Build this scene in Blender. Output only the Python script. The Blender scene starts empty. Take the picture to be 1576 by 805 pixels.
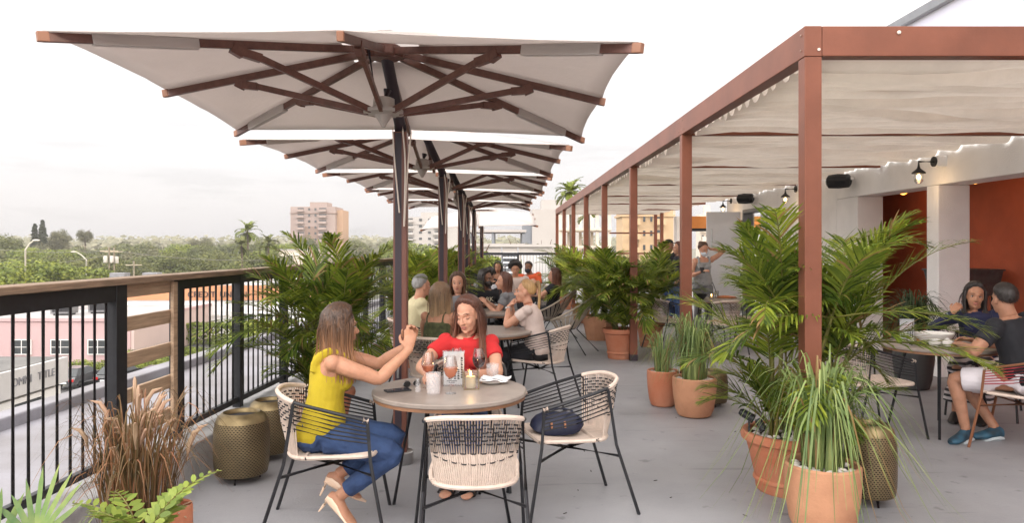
import bpy, bmesh, math, random
from mathutils import Vector, Matrix, noise, Euler
R = math.radians
SC = bpy.context.scene
COL = SC.collection
V = Vector

# ------------------------------------------------------------------ camera
F, CX, CY, EYE = 1138.0, 776.0, 380.0, 1.6      # calibration of the 1576 x 805 photograph
cam_d = bpy.data.cameras.new('camera')
cam = bpy.data.objects.new('camera', cam_d)
COL.objects.link(cam)
cam.location = (0, 0, EYE)
cam.rotation_euler = (R(90), 0, 0)
cam_d.sensor_width = 36.0
cam_d.lens = 36.0 * F / 1576
cam_d.shift_x = (788 - CX) / 1576
cam_d.shift_y = -(402.5 - CY) / 1576
cam_d.clip_start = 0.05
cam_d.clip_end = 6000
SC.camera = cam

# ------------------------------------------------------------------ sky, sun, exposure
SUN_EL, SUN_AZ = 15.0, 118.0        # azimuth from +Y clockwise: low on the right, behind the camera
world = bpy.data.worlds.new('World')
SC.world = world
world.use_nodes = True
nt = world.node_tree
nt.nodes.clear()
wo = nt.nodes.new('ShaderNodeOutputWorld')
bg = nt.nodes.new('ShaderNodeBackground')
sky = nt.nodes.new('ShaderNodeTexSky')
sky.sky_type = 'NISHITA'
sky.sun_disc = False
sky.sun_elevation = R(SUN_EL)
sky.sun_rotation = R(SUN_AZ)
sky.dust_density = 4.0
sky.air_density = 1.0
sky.altitude = 0
tc = nt.nodes.new('ShaderNodeTexCoord')
sep = nt.nodes.new('ShaderNodeSeparateXYZ')
nt.links.new(tc.outputs['Generated'], sep.inputs[0])
ramp = nt.nodes.new('ShaderNodeValToRGB')
ramp.color_ramp.elements[0].position = 0.0
ramp.color_ramp.elements[0].color = (0.41, 0.395, 0.405, 1)
ramp.color_ramp.elements[1].position = 0.42
ramp.color_ramp.elements[1].color = (1.12, 1.08, 1.04, 1)
e = ramp.color_ramp.elements.new(0.10); e.color = (0.525, 0.508, 0.515, 1)
e = ramp.color_ramp.elements.new(0.16); e.color = (0.58, 0.565, 0.57, 1)
e = ramp.color_ramp.elements.new(0.25); e.color = (0.72, 0.69, 0.68, 1)
nt.links.new(sep.outputs['Z'], ramp.inputs[0])
# thin streaks of cloud low in the sky
mp = nt.nodes.new('ShaderNodeMapping'); mp.inputs['Scale'].default_value = (2.6, 2.6, 20.0)
nt.links.new(tc.outputs['Generated'], mp.inputs[0])
cn = nt.nodes.new('ShaderNodeTexNoise'); cn.inputs['Scale'].default_value = 2.6; cn.inputs['Detail'].default_value = 5
nt.links.new(mp.outputs[0], cn.inputs['Vector'])
cr = nt.nodes.new('ShaderNodeMapRange')
cr.inputs['From Min'].default_value = 0.54; cr.inputs['From Max'].default_value = 0.68
cr.inputs['To Min'].default_value = 1.0; cr.inputs['To Max'].default_value = 0.91
nt.links.new(cn.outputs['Fac'], cr.inputs['Value'])
cm = nt.nodes.new('ShaderNodeVectorMath'); cm.operation = 'MULTIPLY'
nt.links.new(ramp.outputs[0], cm.inputs[0]); nt.links.new(cr.outputs[0], cm.inputs[1])
sc_ = nt.nodes.new('ShaderNodeVectorMath'); sc_.operation = 'SCALE'; sc_.inputs['Scale'].default_value = 13.0
nt.links.new(cm.outputs[0], sc_.inputs[0])
# extra brightness added to the unseen sky, left and behind camera, as fill light
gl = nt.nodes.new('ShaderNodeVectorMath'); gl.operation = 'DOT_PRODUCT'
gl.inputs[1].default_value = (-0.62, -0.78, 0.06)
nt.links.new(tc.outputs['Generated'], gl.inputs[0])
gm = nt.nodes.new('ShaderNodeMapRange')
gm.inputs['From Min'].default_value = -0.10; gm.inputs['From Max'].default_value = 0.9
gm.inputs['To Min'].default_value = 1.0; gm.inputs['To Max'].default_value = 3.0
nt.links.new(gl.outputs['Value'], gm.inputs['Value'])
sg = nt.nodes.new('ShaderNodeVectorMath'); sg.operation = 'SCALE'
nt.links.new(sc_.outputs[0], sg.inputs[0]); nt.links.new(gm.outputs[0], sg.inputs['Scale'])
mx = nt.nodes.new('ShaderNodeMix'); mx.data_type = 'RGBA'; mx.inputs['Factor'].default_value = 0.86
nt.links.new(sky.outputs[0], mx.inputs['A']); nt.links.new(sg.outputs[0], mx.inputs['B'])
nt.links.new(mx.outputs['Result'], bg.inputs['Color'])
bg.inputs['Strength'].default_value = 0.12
nt.links.new(bg.outputs[0], wo.inputs[0])

sd = bpy.data.lights.new('sun', 'SUN')
sd.energy = 1.2
sd.angle = R(10)
sd.color = (1.0, 0.80, 0.62)
sun = bpy.data.objects.new('sun', sd)
COL.objects.link(sun)
sun.location = (30, -20, 30)
_d = V((math.sin(R(SUN_AZ)) * math.cos(R(SUN_EL)), math.cos(R(SUN_AZ)) * math.cos(R(SUN_EL)), math.sin(R(SUN_EL))))
sun.rotation_euler = (-_d).to_track_quat('-Z', 'Y').to_euler()

SC.view_settings.view_transform = 'Standard'
SC.view_settings.look = 'None'
SC.view_settings.gamma = 1
SC.view_settings.use_curve_mapping = False
SC.view_settings.exposure = 0.40
SC.render.engine = 'CYCLES'
SC.cycles.max_bounces = 6
SC.cycles.diffuse_bounces = 3
SC.cycles.transparent_max_bounces = 12
SC.cycles.use_denoising = True


def at(px, py, Y):
    """point of the photograph's pixel at distance Y"""
    return V(((px - CX) / F * Y, Y, EYE - (py - CY) / F * Y))


# ------------------------------------------------------------------ materials
MATS = {}


def mat(name, col, rough=0.6, metal=0.0, var=0.0, vscale=6.0, bump=0.0, bscale=40.0, col2=None, island=0.0,
        trans=0.0, stretch=None, spec=0.5, coat=0.0, alpha=None, emit=None, estr=0.0, detail=4.0, transmission=0.0,
        sheen=0.0, ior=1.45, sss=0.0, dead=0.0):
    if name in MATS:
        return MATS[name]
    m = bpy.data.materials.new(name)
    m.use_nodes = True
    t = m.node_tree
    p = t.nodes['Principled BSDF']
    out = t.nodes['Material Output']
    p.inputs['Base Color'].default_value = (*col, 1)
    p.inputs['Roughness'].default_value = rough
    p.inputs['Metallic'].default_value = metal
    p.inputs['Specular IOR Level'].default_value = spec
    p.inputs['Coat Weight'].default_value = coat
    p.inputs['Transmission Weight'].default_value = transmission
    p.inputs['Sheen Weight'].default_value = sheen
    p.inputs['IOR'].default_value = ior
    if sss:
        p.inputs['Subsurface Weight'].default_value = sss
        p.inputs['Subsurface Radius'].default_value = (.012, .005, .003)
        p.inputs['Subsurface Scale'].default_value = 1.0
    if alpha is not None:
        p.inputs['Alpha'].default_value = alpha
    if emit:
        p.inputs['Emission Color'].default_value = (*emit, 1)
        p.inputs['Emission Strength'].default_value = estr
    cur = None
    vec = None
    if var or bump or col2:
        c = t.nodes.new('ShaderNodeTexCoord')
        vec = c.outputs['Object']
        if stretch:
            mpn = t.nodes.new('ShaderNodeMapping')
            mpn.inputs['Scale'].default_value = stretch
            t.links.new(vec, mpn.inputs[0])
            vec = mpn.outputs[0]
    if var or col2:
        n = t.nodes.new('ShaderNodeTexNoise')
        n.inputs['Scale'].default_value = vscale
        n.inputs['Detail'].default_value = detail
        n.inputs['Roughness'].default_value = 0.6
        t.links.new(vec, n.inputs['Vector'])
        mr = t.nodes.new('ShaderNodeMapRange')
        mr.inputs['From Min'].default_value = 0.3
        mr.inputs['From Max'].default_value = 0.7
        t.links.new(n.outputs['Fac'], mr.inputs['Value'])
        mix = t.nodes.new('ShaderNodeMix')
        mix.data_type = 'RGBA'
        c2 = col2 if col2 else tuple(max(0, x * (1 - var)) for x in col)
        c1 = col if col2 else tuple(min(1, x * (1 + var * .6)) for x in col)
        mix.inputs['A'].default_value = (*c1, 1)
        mix.inputs['B'].default_value = (*c2, 1)
        t.links.new(mr.outputs[0], mix.inputs['Factor'])
        cur = mix.outputs['Result']
    if island:
        g = t.nodes.new('ShaderNodeNewGeometry')
        hsv = t.nodes.new('ShaderNodeHueSaturation')
        mr2 = t.nodes.new('ShaderNodeMapRange')
        mr2.inputs['To Min'].default_value = 1 - island
        mr2.inputs['To Max'].default_value = 1 + island
        t.links.new(g.outputs['Random Per Island'], mr2.inputs['Value'])
        t.links.new(mr2.outputs[0], hsv.inputs['Value'])
        mr3 = t.nodes.new('ShaderNodeMapRange')
        mr3.inputs['To Min'].default_value = 0.5 + island * .035
        mr3.inputs['To Max'].default_value = 0.5 - island * .05
        t.links.new(g.outputs['Random Per Island'], mr3.inputs['Value'])
        t.links.new(mr3.outputs[0], hsv.inputs['Hue'])
        if cur:
            t.links.new(cur, hsv.inputs['Color'])
        else:
            hsv.inputs['Color'].default_value = (*col, 1)
        cur = hsv.outputs[0]
    if dead:            # a few dry brown leaflets among the green ones
        g2 = t.nodes.new('ShaderNodeNewGeometry')
        wn = t.nodes.new('ShaderNodeTexWhiteNoise'); wn.noise_dimensions = '1D'
        t.links.new(g2.outputs['Random Per Island'], wn.inputs['W'])
        gt = t.nodes.new('ShaderNodeMath'); gt.operation = 'LESS_THAN'; gt.inputs[1].default_value = dead
        t.links.new(wn.outputs['Value'], gt.inputs[0])
        dm = t.nodes.new('ShaderNodeMix'); dm.data_type = 'RGBA'; dm.inputs['B'].default_value = (.30, .19, .075, 1)
        t.links.new(gt.outputs[0], dm.inputs['Factor']); t.links.new(cur, dm.inputs['A'])
        cur = dm.outputs['Result']
    if cur:
        t.links.new(cur, p.inputs['Base Color'])
    if bump:
        n2 = t.nodes.new('ShaderNodeTexNoise')
        n2.inputs['Scale'].default_value = bscale
        n2.inputs['Detail'].default_value = 3
        t.links.new(vec, n2.inputs['Vector'])
        b = t.nodes.new('ShaderNodeBump')
        b.inputs['Strength'].default_value = bump
        b.inputs['Distance'].default_value = 0.02
        t.links.new(n2.outputs['Fac'], b.inputs['Height'])
        t.links.new(b.outputs[0], p.inputs['Normal'])
    if trans:
        tr = t.nodes.new('ShaderNodeBsdfTranslucent')
        tr.inputs['Color'].default_value = (*col, 1)
        if cur:
            t.links.new(cur, tr.inputs['Color'])
        ms = t.nodes.new('ShaderNodeMixShader')
        ms.inputs[0].default_value = trans
        t.links.new(p.outputs[0], ms.inputs[1])
        t.links.new(tr.outputs[0], ms.inputs[2])
        t.links.new(ms.outputs[0], out.inputs['Surface'])
    MATS[name] = m
    return m


def glassmat(name, tint=(1, 1, 1), mixv=0.12, rough=0.02):
    """thin glass: mostly transparent with fresnel gloss"""
    if name in MATS:
        return MATS[name]
    m = bpy.data.materials.new(name)
    m.use_nodes = True
    t = m.node_tree
    t.nodes.clear()
    out = t.nodes.new('ShaderNodeOutputMaterial')
    tr = t.nodes.new('ShaderNodeBsdfTransparent'); tr.inputs[0].default_value = (*tint, 1)
    gl = t.nodes.new('ShaderNodeBsdfGlossy'); gl.inputs['Roughness'].default_value = rough
    lw = t.nodes.new('ShaderNodeLayerWeight'); lw.inputs[0].default_value = 0.35
    ad = t.nodes.new('ShaderNodeMath'); ad.operation = 'MULTIPLY_ADD'
    ad.inputs[1].default_value = 0.55; ad.inputs[2].default_value = mixv
    t.links.new(lw.outputs['Fresnel'], ad.inputs[0])
    mx = t.nodes.new('ShaderNodeMixShader')
    t.links.new(ad.outputs[0], mx.inputs[0])
    t.links.new(tr.outputs[0], mx.inputs[1]); t.links.new(gl.outputs[0], mx.inputs[2])
    t.links.new(mx.outputs[0], out.inputs[0])
    MATS[name] = m
    return m


# ------------------------------------------------------------------ mesh builder
def frame_from(d):
    d = d.normalized()
    a = V((0, 0, 1)) if abs(d.z) < .9 else V((1, 0, 0))
    s = d.cross(a).normalized()
    u = s.cross(d).normalized()
    return s, u


class MB:
    def __init__(self):
        self.v = []; self.f = []; self.mi = []; self.sm = []

    def add(self, vs, fs, mi=0, smooth=False):
        o = len(self.v)
        self.v.extend([tuple(p) for p in vs])
        for f in fs:
            self.f.append(tuple(i + o for i in f)); self.mi.append(mi); self.sm.append(smooth)

    def quad(self, a, b, c, d, mi=0):
        self.add([a, b, c, d], [(0, 1, 2, 3)], mi)

    def box(self, c, s, rot=None, mi=0):
        hx, hy, hz = s[0] / 2, s[1] / 2, s[2] / 2
        vs = [V((x, y, z)) for x in (-hx, hx) for y in (-hy, hy) for z in (-hz, hz)]
        if rot is not None:
            m = rot if isinstance(rot, Matrix) else Euler(rot).to_matrix()
            vs = [m @ p for p in vs]
        vs = [p + V(c) for p in vs]
        self.add(vs, [(0, 1, 3, 2), (4, 6, 7, 5), (0, 4, 5, 1), (2, 3, 7, 6), (0, 2, 6, 4), (1, 5, 7, 3)], mi)

    def bx(self, x0, x1, y0, y1, z0, z1, mi=0):
        self.box(((x0 + x1) / 2, (y0 + y1) / 2, (z0 + z1) / 2), (x1 - x0, y1 - y0, z1 - z0), None, mi)

    def bar(self, a, b, w, h, mi=0, up=None):
        """rectangular bar from a to b, w across, h along 'up'"""
        a = V(a); b = V(b); d = (b - a).normalized()
        u0 = V(up) if up else (V((0, 0, 1)) if abs(d.z) < .95 else V((0, 1, 0)))
        s = d.cross(u0).normalized(); u = s.cross(d).normalized()
        vs = []
        for p in (a, b):
            for sx, sy in ((-1, -1), (1, -1), (1, 1), (-1, 1)):
                vs.append(p + s * (w / 2 * sx) + u * (h / 2 * sy))
        self.add(vs, [(3, 2, 1, 0), (4, 5, 6, 7), (0, 1, 5, 4), (1, 2, 6, 5), (2, 3, 7, 6), (3, 0, 4, 7)], mi)

    def tube(self, pts, r, n=8, mi=0, caps=True, flat=None, smooth=True):
        pts = [V(p) for p in pts]
        m = len(pts)
        rs = r if isinstance(r, (list, tuple)) else [r] * m
        t = []
        for i in range(m):
            a = pts[max(0, i - 1)]; b = pts[min(m - 1, i + 1)]
            d = b - a
            t.append(d.normalized() if d.length > 1e-9 else V((0, 0, 1)))
        s, u = frame_from(t[0])
        vs = []
        for i in range(m):
            if i:
                s = (s - t[i] * s.dot(t[i]))
                s = s.normalized() if s.length > 1e-6 else frame_from(t[i])[0]
                u = s.cross(t[i]).normalized() * -1
                u = t[i].cross(s).normalized()
            for k in range(n):
                a = 2 * math.pi * k / n
                ru = rs[i] * (flat if flat else 1)
                vs.append(pts[i] + s * (math.cos(a) * rs[i]) + u * (math.sin(a) * ru))
        fs = []
        for i in range(m - 1):
            for k in range(n):
                k2 = (k + 1) % n
                fs.append((i * n + k, i * n + k2, (i + 1) * n + k2, (i + 1) * n + k))
        if caps:
            fs.append(tuple(range(n - 1, -1, -1)))
            fs.append(tuple((m - 1) * n + k for k in range(n)))
        self.add(vs, fs, mi, smooth)

    def lathe(self, prof, n=24, c=(0, 0, 0), mi=0, smooth=True, cap0=True, cap1=True, ax=None):
        vs = []; fs = []
        c = V(c)
        for r, z in prof:
            for k in range(n):
                a = 2 * math.pi * k / n
                p = V((r * math.cos(a), r * math.sin(a), z))
                if ax is not None:
                    p = ax @ p
                vs.append(c + p)
        m = len(prof)
        for i in range(m - 1):
            for k in range(n):
                k2 = (k + 1) % n
                fs.append((i * n + k, i * n + k2, (i + 1) * n + k2, (i + 1) * n + k))
        if cap0: fs.append(tuple(range(n - 1, -1, -1)))
        if cap1: fs.append(tuple((m - 1) * n + k for k in range(n)))
        self.add(vs, fs, mi, smooth)

    def ell(self, c, r, M=None, nu=14, nv=10, mi=0):
        c = V(c)
        if not isinstance(r, (list, tuple)):
            r = (r, r, r)
        vs = []
        top = V((0, 0, r[2])); bot = V((0, 0, -r[2]))
        vs.append(bot)
        for j in range(1, nv):
            ph = -math.pi / 2 + math.pi * j / nv
            for k in range(nu):
                a = 2 * math.pi * k / nu
                vs.append(V((r[0] * math.cos(ph) * math.cos(a), r[1] * math.cos(ph) * math.sin(a), r[2] * math.sin(ph))))
        vs.append(top)
        if M is not None:
            vs = [M @ p for p in vs]
        vs = [p + c for p in vs]
        fs = []
        for k in range(nu):
            k2 = (k + 1) % nu
            fs.append((0, 1 + k2, 1 + k))
            for j in range(nv - 2):
                a = 1 + j * nu
                fs.append((a + k, a + k2, a + nu + k2, a + nu + k))
            b = 1 + (nv - 2) * nu
            fs.append((b + k, b + k2, len(vs) - 1))
        self.add(vs, fs, mi, True)

    def loft(self, rings, mi=0, caps=True, smooth=True):
        n = len(rings[0]); vs = []; fs = []
        for r in rings: vs.extend(r)
        for i in range(len(rings) - 1):
            for k in range(n):
                k2 = (k + 1) % n
                fs.append((i * n + k, i * n + k2, (i + 1) * n + k2, (i + 1) * n + k))
        if caps:
            fs.append(tuple(range(n - 1, -1, -1)))
            fs.append(tuple((len(rings) - 1) * n + k for k in range(n)))
        self.add(vs, fs, mi, smooth)

    def xform(self, M):
        self.v = [tuple(M @ V(p)) for p in self.v]
        return self

    def mesh(self, name, mats):
        me = bpy.data.meshes.new(name)
        me.from_pydata(self.v, [], self.f)
        if not isinstance(mats, (list, tuple)):
            mats = [mats]
        for m in mats:
            me.materials.append(m)
        me.polygons.foreach_set('material_index', self.mi)
        me.polygons.foreach_set('use_smooth', self.sm)
        me.update()
        return me

    def build(self, name, mats, parent=None, bevel=0, sharp=40, loc=None, normals=False):
        me = self.mesh(name, mats)
        if normals:
            b = bmesh.new(); b.from_mesh(me)
            bmesh.ops.recalc_face_normals(b, faces=b.faces)
            b.to_mesh(me); b.free()
        if any(self.sm):
            me.set_sharp_from_angle(angle=R(sharp))
        o = bpy.data.objects.new(name, me)
        COL.objects.link(o)
        if parent: o.parent = parent
        if loc is not None: o.location = loc
        if bevel:
            md = o.modifiers.new('bevel', 'BEVEL')
            md.width = bevel; md.segments = 2; md.limit_method = 'ANGLE'; md.angle_limit = R(50)
        return o


def tag(o, label=None, cat=None, group=None, kind=None):
    if label: o['label'] = label
    if cat: o['category'] = cat
    if group: o['group'] = group
    if kind: o['kind'] = kind
    return o


def empty(name, loc, rz=0, label=None, cat=None, group=None):
    o = bpy.data.objects.new(name, None)
    o.empty_display_size = .1
    COL.objects.link(o)
    o.location = loc
    o.rotation_euler = (0, 0, rz)
    return tag(o, label, cat, group)


def copy_tree(o, loc=None, rz=None, label=None, group=None, parent=None):
    c = o.copy()
    COL.objects.link(c)
    if parent: c.parent = parent
    if loc is not None: c.location = loc
    if rz is not None: c.rotation_euler = (0, 0, rz)
    if label: c['label'] = label
    if group: c['group'] = group
    for ch in list(o.children):
        copy_tree(ch, parent=c)
    return c


def struct(o):
    o['kind'] = 'structure'
    return o


def spline(pts, n):
    """Catmull-Rom through pts, n segments per span"""
    P = [V(p) for p in pts]
    out = []
    for i in range(len(P) - 1):
        p0 = P[i - 1] if i else P[0] * 2 - P[1]
        p1, p2 = P[i], P[i + 1]
        p3 = P[i + 2] if i + 2 < len(P) else P[-1] * 2 - P[-2]
        for k in range(n):
            t = k / n
            out.append(.5 * ((2 * p1) + (p2 - p0) * t + (2 * p0 - 5 * p1 + 4 * p2 - p3) * t * t + (3 * p1 - p0 - 3 * p2 + p3) * t ** 3))
    out.append(P[-1])
    return out


def lerp(a, b, t):
    return a + (b - a) * t


def interp(x, tab):
    if x <= tab[0][0]: return tab[0][1]
    for (a, u), (b, w) in zip(tab, tab[1:]):
        if x <= b:
            return u + (w - u) * (x - a) / (b - a)
    return tab[-1][1]


def text_mesh(name, body, size, mtl, loc, rot, parent=None, depth=0.004, align='CENTER'):
    cu = bpy.data.curves.new(name, 'FONT')
    cu.body = body; cu.size = size; cu.extrude = depth; cu.align_x = align; cu.align_y = 'CENTER'
    ob = bpy.data.objects.new('tmp', cu)
    COL.objects.link(ob)
    dg = bpy.context.evaluated_depsgraph_get()
    me = bpy.data.meshes.new_from_object(ob.evaluated_get(dg))
    bpy.data.objects.remove(ob)
    me.materials.clear(); me.materials.append(mtl)
    o = bpy.data.objects.new(name, me)
    COL.objects.link(o)
    o.location = loc; o.rotation_euler = rot
    if parent: o.parent = parent
    return o
# ------------------------------------------------------------------ palette
def deckm():
    m = mat('deck_paint', (.285, .28, .295), .55, var=.14, vscale=1.1, bump=.10, bscale=55, detail=9)
    t = m.node_tree; p = t.nodes['Principled BSDF']
    src = p.inputs['Base Color'].links[0].from_socket
    c = t.nodes.new('ShaderNodeTexCoord')

    def layer(scale, lo, hi, amt, stretch=(1, 1, 1), detail=6):
        nonlocal src
        mp_ = t.nodes.new('ShaderNodeMapping'); mp_.inputs['Scale'].default_value = stretch; mp_.inputs['Location'].default_value = (scale, 3.1, 0)
        t.links.new(c.outputs['Object'], mp_.inputs[0])
        n = t.nodes.new('ShaderNodeTexNoise'); n.inputs['Scale'].default_value = scale; n.inputs['Detail'].default_value = detail
        t.links.new(mp_.outputs[0], n.inputs['Vector'])
        r = t.nodes.new('ShaderNodeMapRange'); r.inputs['From Min'].default_value = lo; r.inputs['From Max'].default_value = hi
        r.inputs['To Min'].default_value = 1; r.inputs['To Max'].default_value = 1 - amt
        t.links.new(n.outputs['Fac'], r.inputs['Value'])
        v = t.nodes.new('ShaderNodeVectorMath'); v.operation = 'SCALE'
        t.links.new(src, v.inputs[0]); t.links.new(r.outputs[0], v.inputs['Scale'])
        src = v.outputs[0]
        return n
    layer(.55, .52, .70, .22, detail=8)            # broad water stains
    layer(7, .66, .74, .35, detail=3)              # small marks
    layer(2.2, .63, .70, .22, (.5, 5, 1), 5)       # drag scuffs
    n = layer(26, .70, .78, .40, detail=2)         # specks
    t.links.new(src, p.inputs['Base Color'])
    n2 = t.nodes.new('ShaderNodeTexNoise'); n2.inputs['Scale'].default_value = .9; n2.inputs['Detail'].default_value = 7
    t.links.new(c.outputs['Object'], n2.inputs['Vector'])
    r2 = t.nodes.new('ShaderNodeMapRange'); r2.inputs['From Min'].default_value = .3; r2.inputs['From Max'].default_value = .7
    r2.inputs['To Min'].default_value = .36; r2.inputs['To Max'].default_value = .70
    t.links.new(n2.outputs['Fac'], r2.inputs['Value']); t.links.new(r2.outputs[0], p.inputs['Roughness'])
    return m


M_deck = deckm()
M_conc = mat('kerb_concrete', (.36, .35, .35), .8, var=.25, vscale=5, bump=.3, bscale=50)
M_roofw = mat('roof_membrane', (.31, .30, .335), .6, var=.22, vscale=.8, col2=(.17, .155, .15), bump=.1, bscale=20, detail=6)
M_black = mat('black_steel', (.014, .014, .017), .45, var=.3, vscale=20)
M_woodcap = mat('weathered_rail_wood', (.27, .185, .125), .7, var=.4, vscale=5, stretch=(14, .6, 14), bump=.25, bscale=10)
M_slat = mat('pale_slat_wood', (.42, .29, .19), .7, var=.3, vscale=4, stretch=(12, .8, 20), bump=.2, bscale=10)
M_rust = mat('pergola_paint', (.190, .066, .038), .40, var=.25, vscale=2.5, bump=.04, bscale=60, spec=.32)
M_shade = mat('shade_canvas', (.66, .58, .50), .9, trans=.28, var=.10, vscale=3, bump=.3, bscale=30)
M_white = mat('white_stucco', (.86, .835, .82), .8, var=.08, vscale=2, bump=.25, bscale=70)
M_lilac = mat('upper_wall_paint', (.56, .57, .66), .75, var=.05, vscale=1)
M_red = mat('terracotta_wall', (.52, .115, .05), .75, var=.2, vscale=1.6, bump=.2, bscale=60)
M_greytrim = mat('grey_trim', (.20, .21, .23), .5, var=.1)
M_door = mat('door_white', (.84, .83, .84), .5, var=.06, vscale=2)
M_dark = mat('dark_recess', (.03, .027, .03), .7)
M_canopy = mat('umbrella_canvas', (.70, .64, .61), .9, trans=.40, var=.05, vscale=2, bump=.2, bscale=25)
M_rib = mat('umbrella_timber', (.130, .056, .042), .42, var=.3, vscale=4, stretch=(6, 6, 6), spec=.5)
M_pole = mat('pole_bronze', (.17, .062, .040), .4, var=.25, vscale=3, stretch=(6, 6, .6), spec=.55)
M_channel = mat('pole_channel', (.035, .024, .032), .45)
M_steel = mat('brushed_steel', (.55, .55, .55), .3, metal=1, var=.1)
M_cord = mat('white_rope', (.66, .58, .50), .85)
M_glow = mat('lit_bulb', (1, .8, .5), .4, emit=(1, .62, .25), estr=9)
M_amber = mat('amber_glass', (.9, .45, .08), .3, emit=(1, .5, .08), estr=1.2)
G_clear = glassmat('clear_glass', (.97, .97, .97), .10)


def fp(Y, a, z):
    return V((.0641 * Y - a, Y, z))


def prism(mb, y0, y1, a0, a1, z0, z1, mi=0, n=1):
    """bar running along the fence line"""
    A = [fp(y0, a0, z0), fp(y0, a1, z0), fp(y0, a1, z1), fp(y0, a0, z1)]
    B = [fp(y1, a0, z0), fp(y1, a1, z0), fp(y1, a1, z1), fp(y1, a0, z1)]
    mb.add(A + B, [(0, 1, 2, 3), (7, 6, 5, 4), (0, 4, 5, 1), (1, 5, 6, 2), (2, 6, 7, 3), (3, 7, 4, 0)], mi)


# ------------------------------------------------------------------ terrace floor, kerb, own building
mb = MB()
N = 40
for i in range(N):
    y0, y1 = lerp(-5, 26.2, i / N), lerp(-5, 26.2, (i + 1) / N)
    mb.quad(fp(y0, 2.45, 0), V((8.5, y0, 0)), V((8.5, y1, 0)), fp(y1, 2.45, 0))
o = mb.build('terrace_floor', M_deck); struct(o)

mb = MB()
prism(mb, -5, 26.2, 2.75, 2.43, -.1, .26)
o = mb.build('kerb', M_conc, bevel=.012); tag(o, 'low grey concrete kerb running under the black railing', 'kerb')

mb = MB()
mb.quad(fp(-5, 5.06, -.10), fp(-5, 2.75, -.10), fp(26.2, 2.75, -.10), fp(26.2, 5.06, -.10))
o = mb.build('lower_roof', M_roofw); struct(o)
mb = MB()
prism(mb, -5, 26.2, 5.30, 5.06, -.6, .02)
o = mb.build('roof_edge', M_roofw, bevel=.02); struct(o)

# ------------------------------------------------------------------ railing
rail = empty('railing', fp(1.2, 2.63, .26), 0, 'black steel baluster railing with a weathered wooden cap along the left edge', 'railing')
RO = V(rail.location)


def rpart(name, mb, m, **k):
    mb.v = [tuple(V(p) - RO) for p in mb.v]
    return mb.build(name, m, rail, **k)


posts = [1.35, 4.47, 5.18, 6.2] + [6.2 + 1.06 * k for k in range(1, 19)]
mb = MB(); prism(mb, .8, 26.1, 2.71, 2.55, 1.372, 1.412); rpart('wood_cap', mb, M_woodcap, bevel=.006)
mb = MB(); prism(mb, .8, 4.50, 2.66, 2.60, 1.272, 1.370); prism(mb, 5.15, 26.1, 2.66, 2.60, 1.300, 1.370)
rpart('top_rail', mb, M_black, bevel=.003)
mb = MB(); prism(mb, .8, 4.50, 2.65, 2.61, .300, .345); prism(mb, 5.15, 26.1, 2.65, 2.61, .300, .345)
rpart('bottom_rail', mb, M_black, bevel=.003)
for i, y in enumerate(posts):
    w = .056 if i == 1 else .032
    mb = MB(); prism(mb, y - w, y + w, 2.63 + .034, 2.63 - .034, .26, 1.371); rpart('post', mb, M_black, bevel=.003)
for i in range(len(posts) - 1):
    y0, y1 = posts[i], posts[i + 1]
    if i == 1:
        mb = MB()
        for z0, z1 in ((1.285, 1.370), (1.075, 1.165), (.85, .94), (.625, .715), (.40, .49)):
            prism(mb, y0 + .058, y1 - .034, 2.655, 2.625, z0, z1)
        prism(mb, y1 - .10, y1 - .045, 2.62, 2.595, .33, 1.36)
        rpart('slat_panel', mb, M_slat, bevel=.004)
        continue
    mb = MB()
    n = max(2, round((y1 - y0) / .106))
    for k in range(1, n):
        p = fp(lerp(y0, y1, k / n), 2.63, 0)
        mb.tube([p + V((0, 0, .345)), p + V((0, 0, 1.30))], .0085, 6, caps=False)
    rpart('baluster_panel', mb, M_black)

far = empty('railing', (-.96, 26.05, .26), 0, 'black railing across the far end of the terrace', 'railing')
mb = MB(); mb.bx(0, 3.0, -.03, .03, 1.05, 1.14); mb.build('top_rail', M_black, far)
mb = MB(); mb.bx(0, 3.0, -.02, .02, .04, .085); mb.build('bottom_rail', M_black, far)
for x in (.03, 1.45, 2.95):
    mb = MB(); mb.bx(x - .035, x + .035, -.034, .034, 0, 1.14); mb.build('post', M_black, far)
mb = MB()
for k in range(1, 27):
    mb.tube([(k * .11, 0, .085), (k * .11, 0, 1.05)], .008, 5, caps=False)
mb.build('baluster_panel', M_black, far)
mb = MB(); mb.bx(-1.0, 2.05, 25.93, 26.2, .0, .255)
o = mb.build('kerb', M_conc, bevel=.01); tag(o, 'concrete kerb under the far end railing', 'kerb')

# ------------------------------------------------------------------ own building body below the terrace
mb = MB()
A = [fp(-5, 5.06, 0), fp(26.2, 5.06, 0), V((8.5, 26.2, 0)), V((8.5, -5, 0))]
mb.add([V((p.x, p.y, -.62)) for p in A] + [V((p.x, p.y, -9.3)) for p in A],
       [(0, 1, 2, 3), (0, 4, 5, 1), (1, 5, 6, 2), (2, 6, 7, 3), (3, 7, 4, 0)])
o = mb.build('building_base', M_white); struct(o)

# ------------------------------------------------------------------ white house wall on the right
WX = 5.3
house = empty('terrace_building', (WX, 8, 0), 0, 'white stucco building on the right with red recesses and an open door', 'building')
HO = V(house.location)


def hpart(name, mb, m, parent=None, **k):
    mb.v = [tuple(V(p) - HO) for p in mb.v]
    return mb.build(name, m, parent or house, **k)


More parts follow.
